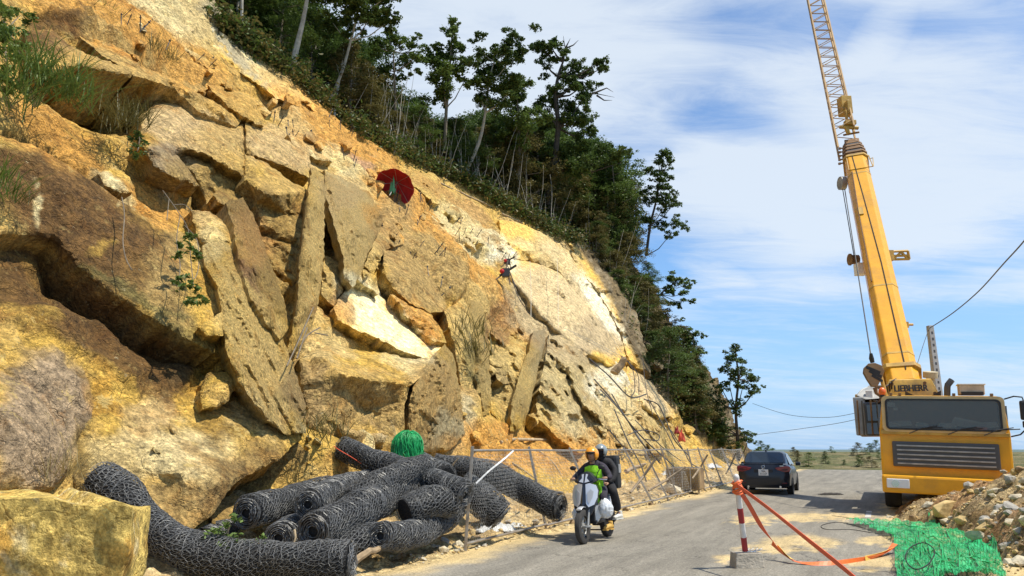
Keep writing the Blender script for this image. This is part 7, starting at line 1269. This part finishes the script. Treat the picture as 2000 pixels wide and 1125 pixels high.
    for k, (x0, z0) in enumerate([(-.21, .13), (-.14, .02), (-.08, -.10)]): m = MB(); m.prism([(x0, z0), (x0 + .34 - .04 * k, z0 - .18), (x0 + .38 - .05 * k, z0 - .11), (x0 + .04, z0 + .07)], 'y', .012, (0, .185, 0)); m.out('warning_stripe', M_BLK, hb, xf=XM)
    m = MB(); m.tube([(0, 0, -.40), (.02, 0, -.55), (.12, 0, -.62), (.14, 0, -.74), (.04, 0, -.80), (-.08, 0, -.74)], [.06, .05, .055, .055, .04, .02], 8); m.out('hook', M_BRNS, hb, smooth=True, xf=XM); m = MB(); m.cyl((.15, .1, -.02), (.26, .1, -.75), .05, 8); m.out('link_arm', M_OCR, hb, smooth=True, xf=XM)
    m = MB(); m.tube([W(1786, 733, 22.5), W(1800, 690, 22.8), W(1810, 645, 29)], .012, 4)
crane()
# ------------------------------------------------------------------ concrete utility pole and overhead wires
def pole():
    top = at(1815, 636, 29); ft = Vector((top.x + .02, top.y, 0)); e = empty('utility_pole', ft); tag(e, 'grey concrete utility pole with rows of holes behind the crane cab', 'utility pole'); m = MB(); h = top.z; ht = .10; hb = .16; m.add([(x * (hb if z == 0 else ht), y * (hb if z == 0 else ht), z) for z in (0, h) for x, y in ((-1, -1), (1, -1), (1, 1), (-1, 1))], [(3, 2, 1, 0), (4, 5, 6, 7), (0, 1, 5, 4), (1, 2, 6, 5), (2, 3, 7, 6), (3, 0, 4, 7)]); m.out('shaft', pm('grey concrete pole', (.40, .41, .40), .85, var=.2, vscale=3), e, bevel=.02)
    for k in range(22): z = h - .3 - .24 * k; w = .10 + .06 * (h - z) / h; m = MB(); m.box((0, -w - .001, z), (.07, .006, .10)); m.out('hole_shade', M_DKG, e)  # dark plates on the shaft paint the shade inside its openings
    return top
PT = pole(); M_CABL = pm('overhead cable', (.05, .06, .06), .5)
def wire(pts, r, label):
    P = [Vector(p) for p in pts]; c = P[0]; m = MB(); m.tube([p - c for p in smooth_path(P, 8)], r, 5); o = m.out('overhead_wire', M_CABL, smooth=True); o.location = c; tag(o, label, 'wire')
wire([PT + Vector((0, 0, -.1)), at(1860, 612, 25.5), at(1910, 570, 22.5), at(1960, 515, 19.5), at(2010, 458, 17), at(2100, 330, 14)], .018, 'thick overhead wire sagging from the concrete pole to the upper right edge'); wire([PT + Vector((-.05, 0, -.15)), at(1798, 690, 28), at(1784, 738, 27), at(1770, 800, 26)], .012, 'guy wire slanting down left from the concrete pole')
wire([at(1470, 788, 60), at(1540, 810, 55), at(1620, 815, 50), at(1700, 800, 45)], .016, 'thin distant wire in the sky right of the isolated tree, upper one'); wire([at(1470, 850, 60), at(1560, 838, 52), at(1640, 826, 46), at(1700, 812, 42)], .016, 'thin distant wire in the sky above the dark car, lower one')

# ------------------------------------------------------------------ dark sedan seen from behind
def sedan():
    c0 = ground(1494, 967); K = 1.05; th = -math.radians(24); e = empty('parked_car', c0, (0, 0, 0)); tag(e, 'dark navy sedan seen from behind on the road past the fence', 'car'); xf = Matrix.Rotation(th, 4, 'Z') @ Matrix.Scale(K, 4)
    paint_ = pm('dark navy car paint', (.008, .010, .016), .35, .0, .4, coat=.35); glass = pm('tinted car glass', (.018, .024, .028), .05, 0, .8); red = pm('tail lamp red', (.22, .008, .014), .15, 0, .7, coat=.5); redd = pm('dark lamp red', (.08, .004, .008), .2)
    def loft(stn, n, mat, nm, closed=True):
        m = MB(); V = [v for s in stn for v in s]; k = len(stn[0]); F_ = [(i * k + j, i * k + (j + 1) % k, (i + 1) * k + (j + 1) % k, (i + 1) * k + j) for i in range(len(stn) - 1) for j in range(k)]; F_ += [tuple(range(k))[::-1], tuple((len(stn) - 1) * k + j for j in range(k))]; m.add(V, F_); o = m.out(nm, mat, e, smooth=True, xf=xf); return o
    def ring(y, w, zb, zt, zm=.62, tuck=.90, cr=.86): 
        R_ = [(w * .80, zb), (w * .97, zb + .10), (w, zm), (w * .985, zt - .16), (w * .94, zt - .05), (w * cr, zt), (w * .4, zt + .015)]; return [(x, y, z) for x, z in R_] + [(-x, y, z) for x, z in R_[::-1]]
    body = loft([ring(0, .60, .34, .66, .5), ring(.03, .76, .28, .86, .56), ring(.10, .84, .24, 1.0), ring(.28, .87, .22, 1.04), ring(.55, .88, .22, 1.02), ring(1.0, .885, .2, .98), ring(2.2, .885, .2, .95), ring(3.1, .88, .2, .93), ring(3.7, .86, .22, .84), ring(4.1, .80, .25, .74), ring(4.26, .66, .3, .62)], 14, paint_, 'body')
    def gr(y, wb, wt, zb, zt): R_ = [(wb, zb), (wb * .6 + wt * .4, zb * .45 + zt * .55), (wt + .05, zt - .06), (wt - .04, zt - .01), (wt * .5, zt + .012)]; return [(x, y, z) for x, z in R_] + [(-x, y, z) for x, z in R_[::-1]]
    loft([gr(.48, .70, .66, .96, 1.0), gr(.80, .76, .62, .95, 1.24), gr(1.12, .79, .59, .95, 1.40), gr(1.5, .80, .58, .95, 1.455), gr(2.1, .80, .58, .93, 1.45), gr(2.6, .80, .58, .92, 1.33), gr(3.15, .78, .68, .92, .97)], 10, paint_, 'roof')
    m = MB(); q = [(-.63, .53, 1.05), (.63, .53, 1.05), (.66, .60, 1.10), (.60, .98, 1.345), (.50, 1.07, 1.40), (-.50, 1.07, 1.40), (-.60, .98, 1.345), (-.66, .60, 1.10)]; m.add([(x, y - .035, z + .025) for x, y, z in q] + [(0, .50, 1.05), (0, .98, 1.425)], [(0, 8, 9, 5, 6, 7), (8, 1, 2, 3, 4, 9)]); m.out('rear_window', glass, e, smooth=False, xf=xf)
    for s in (-1, 1):
        m = MB(); m.add([(s * .80, 1.05, 1.0), (s * .825, 2.0, .99), (s * .65, 1.75, 1.39), (s * .655, 1.45, 1.385), (s * .70, 1.15, 1.25)], [(0, 1, 2, 3, 4)]); m.add([(s * .825, 2.08, .985), (s * .815, 2.95, .97), (s * .655, 2.25, 1.37), (s * .65, 1.85, 1.39)], [(0, 1, 2, 3)]); mm = m
        m.out('side_window', glass, e, xf=xf)
        m = MB(); m.prism([(s * .38, .90), (s * .46, .83), (s * .68, .77), (s * .862, .78), (s * .872, .94), (s * .80, .97), (s * .60, .95)], 'y', .10, (0, .055, 0)); l = m.out('tail_light', red, e, bevel=.012, xf=xf); m = MB(); m.prism([(s * .54, .83), (s * .70, .80), (s * .80, .83), (s * .78, .885), (s * .66, .875)], 'y', .02, (0, -.002, 0)); m.out('lamp_lens', redd, l, xf=xf)
        m = MB(); m.box((s * .845, .50, .86), (.06, .34, .09)); m.out('tail_light_wrap', red, e, bevel=.02, xf=xf)
        m = MB(); m.box((s * .66, .02, .40), (.16, .03, .045)); m.out('reflector', redd, e, bevel=.008, xf=xf); m = MB(); m.cyl((s * .52, .0, .275), (s * .52, .12, .275), .035, 12); m.out('exhaust_tip', M_CHROME, e, smooth=True, xf=xf)
        m = MB(); m.box((s * .97, 2.72, 1.0), (.18, .11, .13)); m.out('wing_mirror', paint_, e, bevel=.035, xf=xf)
        for yy in (.80, 3.42): 
            wheel(e, (s * .78, yy, .31), .315, .20, xf, 'wheel', M_GRY, 10)
            m = MB(); m.torus((s * .865, yy, .33), .345, .022, 'x', 24, 6); m.out('wheel_arch', M_BLK, e, smooth=True, xf=xf)
    m = MB(); m.box((0, .055, .455), (1.34, .10, .14)); m.box((0, .12, .30), (1.2, .16, .14)); m.out('rear_bumper', pm('black bumper plastic', (.02, .02, .022), .5), e, bevel=.03, xf=xf)
    m = MB(); m.box((0, .035, .745), (.62, .05, .24)); m.out('plate_recess', paint_, e, bevel=.02, xf=xf); m = MB(); m.box((0, .003, .745), (.32, .014, .20)); pl = m.out('number_plate', M_WHT, e, bevel=.004, xf=xf)
    for z, s_ in ((.785, '78A'), (.70, '111.57')): text_mesh('plate_number', s_, .085, M_BLK, pl, xf @ Matrix.Translation((0, -.006, z)) @ Matrix.Rotation(math.radians(90), 4, 'X'), .001, .0012)
    m = MB(); m.torus((0, .035, .925), .056, .010, 'y', 24, 6); m.tube([(-.045, .033, .935), (-.022, .031, .925), (0, .031, .908), (.022, .031, .925), (.045, .033, .935)], .007, 5); m.out('emblem', M_CHROME, e, smooth=True, xf=xf); m = MB(); m.box((.60, .078, .965), (.13, .012, .022)); m.out('badge', M_CHROME, e, xf=xf)
    m = MB(); m.box((0, .16, 1.035), (1.30, .12, .03)); m.out('boot_lip', paint_, e, bevel=.012, xf=xf); m = MB(); m.box((0, .50, 1.06), (1.28, .02, .02)); m.out('window_seal', M_BLK, e, xf=xf)
    m = MB(); m.tube([(-.42, .055, .88), (-.36, .052, .845), (.36, .052, .845), (.42, .055, .88)], .012, 5); m.out('chrome_strip', M_DKG, e, xf=xf); m = MB(); m.box((0, 1.38, 1.48), (.05, .16, .05)); m.out('roof_aerial', paint_, e, bevel=.012, xf=xf)
sedan()

# ------------------------------------------------------------------ scooter and its two riders
def skin_body(name, verts, edges, radii, mat, parent, root=0, lv=2):
    bm = bmesh.new(); ly = bm.verts.layers.skin.verify(); vs = [bm.verts.new(v) for v in verts]
    for a, b in edges: bm.edges.new((vs[a], vs[b]))
    for i, v in enumerate(vs): r = radii[i]; v[ly].radius = r if isinstance(r, tuple) else (r, r); v[ly].use_root = (i == root)
    me = bpy.data.meshes.new(name); bm.to_mesh(me); bm.free(); o = bpy.data.objects.new(name, me); COL.objects.link(o); o.modifiers.new('skin', 'SKIN').use_smooth_shade = True; s = o.modifiers.new('sub', 'SUBSURF'); s.levels = lv; s.render_levels = lv
    dg = bpy.context.evaluated_depsgraph_get(); m2 = bpy.data.meshes.new_from_object(o.evaluated_get(dg)); bpy.data.objects.remove(o); m2.materials.clear(); m2.materials.append(mat)
    for p in m2.polygons: p.use_smooth = True; p.material_index = 0
    o = bpy.data.objects.new(name, m2); COL.objects.link(o); o.parent = parent; return o
def hand(c, fwd, side, mat, parent, grip=None):
    """palm with four curled fingers and a thumb closing round a bar that runs along `side`"""
    c = Vector(c); f = Vector(fwd).normalized(); s = Vector(side).normalized(); u = s.cross(f).normalized()
    if u.z < 0: u = -u
    V = [c - f * .085, c - f * .045, c - f * .005 + u * .012]; E = [(0, 1), (1, 2)]; Rd = [.026, (.030, .022), (.034, .020)]
    for k, ln in enumerate((.95, 1.0, .93, .78)):
        b = c - f * .005 + s * (-.030 + .020 * k) + u * .014; i = len(V); V += [b + f * .028 * ln + u * .004, b + f * .045 * ln - u * .016, b + f * .032 * ln - u * .040, b + f * .012 * ln - u * .045]; E += [(2, i), (i, i + 1), (i + 1, i + 2), (i + 2, i + 3)]; Rd += [.0095, .009, .0085, .008]
    i = len(V); V += [c - f * .02 - s * .034 - u * .002, c + f * .008 - s * .042 - u * .020, c + f * .022 - s * .030 - u * .034]; E += [(1, i), (i, i + 1), (i + 1, i + 2)]; Rd += [.012, .0105, .009]
    return skin_body('hand', V, E, Rd, mat, parent, 1, 1)
SKIN = pm('skin', (.36, .20, .12), .55)
def scooter_scene():
    fc = ground(1140, 1064); O = fc + Vector(tuple(D * .64)); O.z = .012; th = math.radians(154); RM = Matrix.Rotation(th, 4, 'Z')
    lean = Matrix.Rotation(math.radians(2.5), 4, 'Y'); xf = RM @ lean
    sil = pm('silver scooter paint', (.62, .63, .64), .25, .35, .6, coat=.6); blk = pm('scooter black plastic', (.018, .018, .02), .4); gbk = pm('gloss black', (.012, .012, .014), .12, coat=.8)
    e = empty('scooter', O); tag(e, 'silver and black scooter ridden towards the camera along the road', 'scooter'); e['label'] = 'silver and black scooter carrying two riders towards the camera'
    wheel(e, (0, .64, .285), .285, .10, xf, 'front_wheel', M_GRY, 7); wheel(e, (0, -.64, .275), .275, .12, xf, 'rear_wheel', M_GRY, 7)
    m = MB(); 
    for s in (-1, 1): m.cyl((s * .085, .60, .30), (s * .085, .47, .66), .020, 8)
    m.cyl((-.1, .64, .285), (.1, .64, .285), .018, 8); m.cyl((-.075, .63, .30), (-.075, .63, .28), .09, 18); m.out('fork', M_GRY, e, smooth=True, xf=xf)
    m = MB(); pts = [Vector((0, .64 + .325 * math.cos(a), .285 + .325 * math.sin(a))) for a in [math.radians(q) for q in range(20, 161, 14)]]; m.tube(pts[3:], [(.05, .014)] * len(pts[3:]), 10); m.out('front_fender', sil, e, smooth=True, xf=xf)
    # leg shield: silver outer wings around a dark centre spine, narrower at foot
    O1 = [(0, 1.0), (.10, 1.0), (.205, .96), (.235, .86), (.23, .74), (.19, .60), (.12, .47), (0, .42)]; full = O1 + [(-x, z) for x, z in O1[-2:0:-1]]; yf = lambda x, z: .52 - .9 * x * x * 1.6 - .30 * (z - .72) - (.05 if z < .55 else 0); m = MB(); m.shell(full, yf, .05); m.out('front_panel', blk, e, smooth=True, xf=xf)
    for s in (-1, 1):
        w = [(s * .03, .985), (s * .10, 1.0), (s * .20, .965), (s * .238, .87), (s * .232, .76), (s * .19, .64), (s * .10, .60), (s * .055, .66), (s * .045, .80)]
        m = MB(); m.shell(w, lambda x, z: yf(x, z) + .022, .02); m.out('silver_panel', sil, e, smooth=True, xf=xf)
        m = MB(); m.shell([(s * .07, .84), (s * .13, .90), (s * .175, .86), (s * .16, .76), (s * .11, .66), (s * .08, .70)], lambda x, z: yf(x, z) + .035, .01); m.out('turn_signal', pm('smoked lamp', (.34, .35, .36), .15, coat=.6), e, smooth=True, xf=xf)
        m = MB(); m.shell([(s * .10, .60), (s * .19, .62), (s * .235, .72), (s * .26, .60), (s * .22, .44), (s * .13, .30), (s * .09, .36)], lambda x, z: .36 - .5 * abs(x), .04); m.out('lower_fairing', sil if s < 0 else blk, e, smooth=True, xf=xf)
    m = MB(); m.shell([(-.03, .99), (.03, .99), (.045, .80), (.04, .66), (0, .60), (-.04, .66), (-.045, .80)], lambda x, z: yf(x, z) + .012, .01); m.out('centre_spine', gbk, e, smooth=True, xf=xf)
    # handlebar nacelle with headlight
    nac = [(0, 1.20), (.08, 1.17), (.17, 1.08), (.20, 1.03), (.12, .99), (0, .955), (-.12, .99), (-.20, 1.03), (-.17, 1.08), (-.08, 1.17)]; yn = lambda x, z: .44 - .9 * x * x - .55 * (z - 1.0); m = MB(); m.shell(nac, yn, .14); m.out('handlebar_cover', blk, e, smooth=True, xf=xf)
    m = MB(); m.shell([(-.02, 1.16), (.03, 1.16), (.13, 1.08), (.165, 1.045), (.10, 1.025), (.0, .985), (-.10, 1.025), (-.165, 1.045), (-.13, 1.08)], lambda x, z: yn(x, z) + .015, .01); m.out('headlight', gbk, e, smooth=True, xf=xf)
    for s in (-1, 1): m = MB(); m.shell([(s * .02, 1.16), (s * .06, 1.15), (s * .03, 1.08), (s * .10, 1.03), (s * .015, 1.01)], lambda x, z: yn(x, z) + .024, .01); m.out('headlight_trim', sil, e, smooth=True, xf=xf)
    m = MB(); m.tube([(-.34, .20, 1.05), (-.2, .26, 1.06), (0, .32, 1.06), (.2, .26, 1.06), (.34, .20, 1.05)], .015, 8); m.out('handlebar', M_DKG, e, smooth=True, xf=xf)
    for s in (-1, 1):
        m = MB(); m.cyl((s * .24, .245, 1.057), (s * .35, .195, 1.05), .020, 10); m.out('grip', M_BLK, e, smooth=True, xf=xf); m = MB(); m.tube([(s * .22, .29, 1.06), (s * .30, .27, 1.05), (s * .36, .24, 1.045)], .007, 5); m.out('brake_lever', M_CHROME, e, smooth=True, xf=xf)
        m = MB(); m.tube([(s * .17, .27, 1.07), (s * .20, .27, 1.17), (s * .24, .26, 1.23)], .007, 6); m.ball((s * .27, .25, 1.265), (.065, .025, .040), 12, 8); m.out('rear_view_mirror', M_BLK, e, smooth=True, xf=xf)
    m = MB(); m.box((0, .10, .335), (.30, .48, .06)); m.box((0, .36, .62), (.28, .05, .55)); m.out('footboard', blk, e, bevel=.015, xf=xf)
    st = [(0.0, -.10, .72, .13), (0, -.30, .76, .14), (0, -.60, .79, .14), (0, -.85, .82, .12), (0, -.97, .83, .07)]; m = MB(); m.tube([(a, b, c) for a, b, c, d in st], [(d, .05) for a, b, c, d in st], 12); m.out('seat', M_BLK, e, smooth=True, xf=xf)
    m = MB(); m.tube([(0, -.02, .42), (0, -.2, .52), (0, -.5, .60), (0, -.85, .70), (0, -1.0, .76)], [(.14, .10), (.16, .17), (.17, .13), (.13, .08), (.06, .04)], 12); m.out('rear_body', sil, e, smooth=True, xf=xf); m = MB(); m.box((.02, -.42, .33), (.24, .42, .20)); m.cyl((-.16, -.5, .30), (-.16, -.85, .36), .05, 10); m.out('engine', blk, e, bevel=.03, xf=xf)
    m = MB(); m.box((0, -.92, .46), (.14, .05, .26)); m.out('rear_mudguard', blk, e, bevel=.01, xf=xf)
    # shopping bags hung from the scooter
    def bag(label, c, r, mat, seed):
        m = MB(); m.ball((0, 0, 0), r, 36, 26); o = m.out('plastic_bag', mat, None, smooth=True); me = o.data; V = np.array([tuple(v.co) for v in me.vertices]); n = fbm(V * 9 + seed, seed, 4, .6); n2 = np.abs(fbm(V * np.array([22, 22, 6]) + seed, seed + 3, 3)); top = np.clip(V[:, 2] / r[2], 0, 1); V[:, 0] *= 1 - .6 * top ** 1.5; V[:, 1] *= 1 - .6 * top ** 1.5; nr = V / (np.linalg.norm(V, axis=1, keepdims=True) + 1e-6); V = V + nr * (n * .03 - n2 * .02)[:, None]
        for v, p in zip(me.vertices, V): v.co = p
        for p in me.polygons: p.use_smooth = False
        wp = O + xf @ Vector(c); o.location = wp; o.rotation_euler = (0, 0, th); tag(o, label, 'bag')
    bag('full silver grey plastic bag hanging at the right side of the scooter in the photo', (-.27, .18, .56), (.14, .14, .19), pm('silver plastic bag', (.66, .67, .66), .25, .1, .7), 3); bag('white plastic bag hanging at the left side of the scooter in the photo', (.25, .22, .48), (.09, .11, .17), pm('white thin bag', (.75, .75, .72), .4), 7)
    # --- people
    def person(label, hy, hz, J, cloth, mats, helmet, seed):
        p = empty('person', O + xf @ Vector((0, hy, 0))); tag(p, label, 'person'); pm_ = Matrix.Translation(Vector(O) - p.location) @ xf; tr = lambda L_: [pm_ @ Vector(v) for v in L_]
        V = J['v']; E = J['e']; Rd = J['r']; skin_body('body', tr(V), E, Rd, cloth, p)
        return p, pm_, tr
    # driver
    v = [(0, -.24, .86), (0, -.23, 1.02), (0, -.17, 1.19), (0, -.12, 1.315), (0, -.09, 1.38)]; e_ = [(0, 1), (1, 2), (2, 3), (3, 4)]; r = [(.165, .14), (.15, .12), (.175, .125), (.10, .085), (.055, .055)]
    for s in (1, -1): i = len(v); v += [(s * .165, -.14, 1.275), (s * .275, -.06, 1.16), (s * .345, .02, 1.08), (s * .33, .115, 1.065)]; e_ += [(3, i), (i, i + 1), (i + 1, i + 2), (i + 2, i + 3)]; r += [.078, .064, .056, .042]
    for s in (1, -1): i = len(v); v += [(s * .11, -.20, .84), (s * .20, .06, .80), (s * .25, .20, .76), (s * .27, .10, .52), (s * .27, .0, .33)]; e_ += [(0, i), (i, i + 1), (i + 1, i + 2), (i + 2, i + 3), (i + 3, i + 4)]; r += [(.12, .11), .092, .078, .066, .050]
    dark = pm('dark purple grey jacket cloth', (.030, .024, .036), .85, var=.4, vscale=9, bump=.6, bscale=25); pD, pmx, tr = person('person in an orange helmet and bright lime green front cloth steering the scooter', 0, 0, dict(v=v, e=e_, r=r), dark, None, None, 1)
    def head(p, pmx, c, face_mat, helm_mat, r=(.125, .145, .135), mask=None, tilt=0, cut=-.02):
        hx = pmx @ Matrix.Translation(c); m = MB(); m.ball((0, 0, 0), (.082, .098, .118), 18, 14); m.ball((0, .098, -.012), (.014, .018, .022), 8, 6)
        for s in (-1, 1): m.ball((s * .082, 0, -.01), (.012, .02, .03), 8, 6)
        m.cyl((0, -.01, -.16), (0, 0, -.06), .052, 12); o = m.out('head', mask or face_mat, p, smooth=True, xf=hx)
        if mask: m = MB(); m.ball((0, .006, .022), (.080, .096, .034), 16, 8); m.out('face', face_mat, p, smooth=True, xf=hx)
        for s in (-1, 1): m = MB(); m.ball((s * .032, .088, .022), (.014, .010, .008), 8, 6); m.out('eye', M_BLK, p, smooth=True, xf=hx)
        if not mask: m = MB(); m.ball((0, .087, -.052), (.024, .010, .006), 8, 6); m.out('mouth', pm('lips', (.26, .09, .07), .6), p, smooth=True, xf=hx)
        bm = bmesh.new(); bmesh.ops.create_uvsphere(bm, u_segments=36, v_segments=26, radius=1); dl = [f for f in bm.faces if (f.calc_center_median().y > .30 and f.calc_center_median().z < .22 and abs(f.calc_center_median().x) < .74) or f.calc_center_median().z < -.80]; bmesh.ops.delete(bm, geom=dl, context='FACES')
        me = bpy.data.meshes.new('helmet'); bm.to_mesh(me); bm.free(); me.transform(Matrix.Diagonal((*r, 1))); me.transform(hx @ Matrix.Translation((0, -.005, .012))); me.materials.append(helm_mat); o = bpy.data.objects.new('helmet', me); COL.objects.link(o); o.parent = p; s_ = o.modifiers.new('s', 'SOLIDIFY'); s_.thickness = .022; s_.offset = -1
        for q in me.polygons: q.use_smooth = True
        m = MB(); m.tube([Vector((r[0] * .76 * math.sin(a), .02 + r[1] * .95 * math.cos(a), .045)) for a in [math.radians(q) for q in range(-62, 63, 12)]], .010, 6); m.out('helmet_trim', M_BLK, o, smooth=True, xf=hx)
        m = MB(); m.tube([(-.09, .02, -.02), (-.06, .05, -.10), (0, .065, -.125), (.06, .05, -.10), (.09, .02, -.02)], .006, 5); m.out('chin_strap', M_BLK, o, smooth=True, xf=hx)
        m = MB(); m.ball((0, .093, .024), (.062, .016, .020), 14, 8); m.out('dark_eye_band', gbk, p, smooth=True, xf=hx)  # gloss black band across both eyes
    head(pD, pmx, (0, -.05, 1.49), SKIN, pm('orange helmet paint', (.92, .34, .012), .25, coat=.7))
    for s in (1, -1): hand(pmx @ Vector((s * .305, .205, 1.07)), (pmx.to_3x3() @ Vector((-s * .1, 1, -.15))), (pmx.to_3x3() @ Vector((1, 0, 0))), SKIN, pD)
    lime = pm('lime green cloth', (.42, .88, .015), .55, var=.35, vscale=8, c2=(.20, .62, .01), bump=1.0, bscale=14); pat = [(-.155, 1.27), (-.06, 1.30), (.06, 1.30), (.155, 1.27), (.17, 1.12), (.15, 1.0), (.13, .93), (-.02, .90), (-.17, .86), (-.18, 1.0)]; m = MB(); m.shell(pat, lambda x, z: .005 - 1.5 * x * x - .10 * (z - 1.15) ** 2 * 6 + .012 * math.sin(x * 60 + z * 30) + .010 * math.sin(z * 70 + x * 20), .012); m.out('vest', lime, pD, smooth=True, xf=pmx)
    m = MB(); m.shell([(-.10, 1.02), (-.20, 1.0), (-.23, .90), (-.205, .74), (-.225, .60), (-.17, .58), (-.12, .74), (-.09, .90)], lambda x, z: .20 + .02 * math.sin(z * 40 + x * 30) - .3 * (z - .8) * 0, .02); m.out('vest_hem', lime, pD, smooth=True, xf=pmx)
    def shoe(p, pmx, c, mat, yaw=0): m = MB(); m.tube([(0, -.10, .03), (0, -.05, .04), (0, .05, .035), (0, .13, .02), (0, .16, .015)], [(.036, .04), (.042, .05), (.046, .042), (.042, .03), (.02, .015)], 12); m.box((0, .03, -.012), (.088, .26, .02)); m.cyl((0, -.06, .04), (0, -.055, .12), .042, 10); m.out('shoe', mat, p, smooth=True, xf=pmx @ Matrix.Translation(c) @ Matrix.Rotation(yaw, 4, 'Z'))
    tan = pm('tan boot', (.60, .36, .08), .7, var=.3, vscale=12); shoe(pD, pmx, (-.27, .03, .20), tan, -.2); shoe(pD, pmx, (.27, .03, .20), pm('brown shoe', (.20, .12, .06), .7), .2)
    # passenger
    v = [(0, -.62, .92), (0, -.64, 1.08), (0, -.60, 1.25), (0, -.56, 1.37), (0, -.53, 1.43)]; e_ = [(0, 1), (1, 2), (2, 3), (3, 4)]; r = [(.165, .15), (.15, .13), (.17, .125), (.10, .085), (.055, .055)]
    for s in (1, -1): i = len(v); v += [(s * .165, -.58, 1.33), (s * .27, -.52, 1.18), (s * .27, -.38, 1.04), (s * .20, -.28, .98)]; e_ += [(3, i), (i, i + 1), (i + 1, i + 2), (i + 2, i + 3)]; r += [.078, .062, .052, .040]
    for s in (1, -1): i = len(v); v += [(s * .13, -.56, .90), (s * .25, -.32, .87), (s * .31, -.20, .84), (s * .31, -.34, .60), (s * .30, -.42, .46)]; e_ += [(0, i), (i, i + 1), (i + 1, i + 2), (i + 2, i + 3), (i + 3, i + 4)]; r += [(.12, .11), .095, .082, .085, .078]
    black = pm('black clothing', (.014, .013, .014), .85, var=.4, vscale=9, bump=.5, bscale=25); pP, pmx2, tr = person('person in a grey helmet and black clothes with a dark backpack on the rear seat', -.6, 0, dict(v=v, e=e_, r=r), black, None, None, 2)
    head(pP, pmx2, (-.015, -.50, 1.545), SKIN, pm('grey helmet paint', (.22, .25, .25), .25, coat=.6), mask=black)
    for s in (1, -1): hand(pmx2 @ Vector((s * .17, -.20, .965)), (pmx2.to_3x3() @ Vector((-s * .4, 1, 0))), (pmx2.to_3x3() @ Vector((1, s * .4, 0))), SKIN, pP)
    m = MB(); m.box((-.03, -.84, 1.16), (.44, .24, .62)); m.out('backpack', M_BLK, pP, bevel=.06, xf=pmx2); m = MB(); m.box((-.255, -.84, 1.22), (.012, .14, .16)); m.out('backpack_print', M_GRY, pP, bevel=.003, xf=pmx2)
    wht = pm('white shoe', (.66, .64, .56), .7); shoe(pP, pmx2, (-.31, -.42, .345), wht, -.2); shoe(pP, pmx2, (.30, -.42, .345), wht, .2)
    for s in (1, -1): m = MB(); m.cyl((s * .31, -.43, .44), (s * .31, -.42, .40), .035, 8); m.out('ankle', SKIN, pP, smooth=True, xf=pmx2)
    m = MB(); m.cyl((-.34, -.42, .325), (.34, -.42, .325), .012, 8); m.out('foot_peg', M_DKG, e, smooth=True, xf=xf); m = MB(); m.box((-.25, .03, .185), (.12, .2, .014)); m.box((.25, .03, .185), (.12, .2, .014)); m.cyl((-.28, .03, .18), (.28, .03, .18), .012, 8); m.out('foot_rest', blk, e, xf=xf)
scooter_scene()
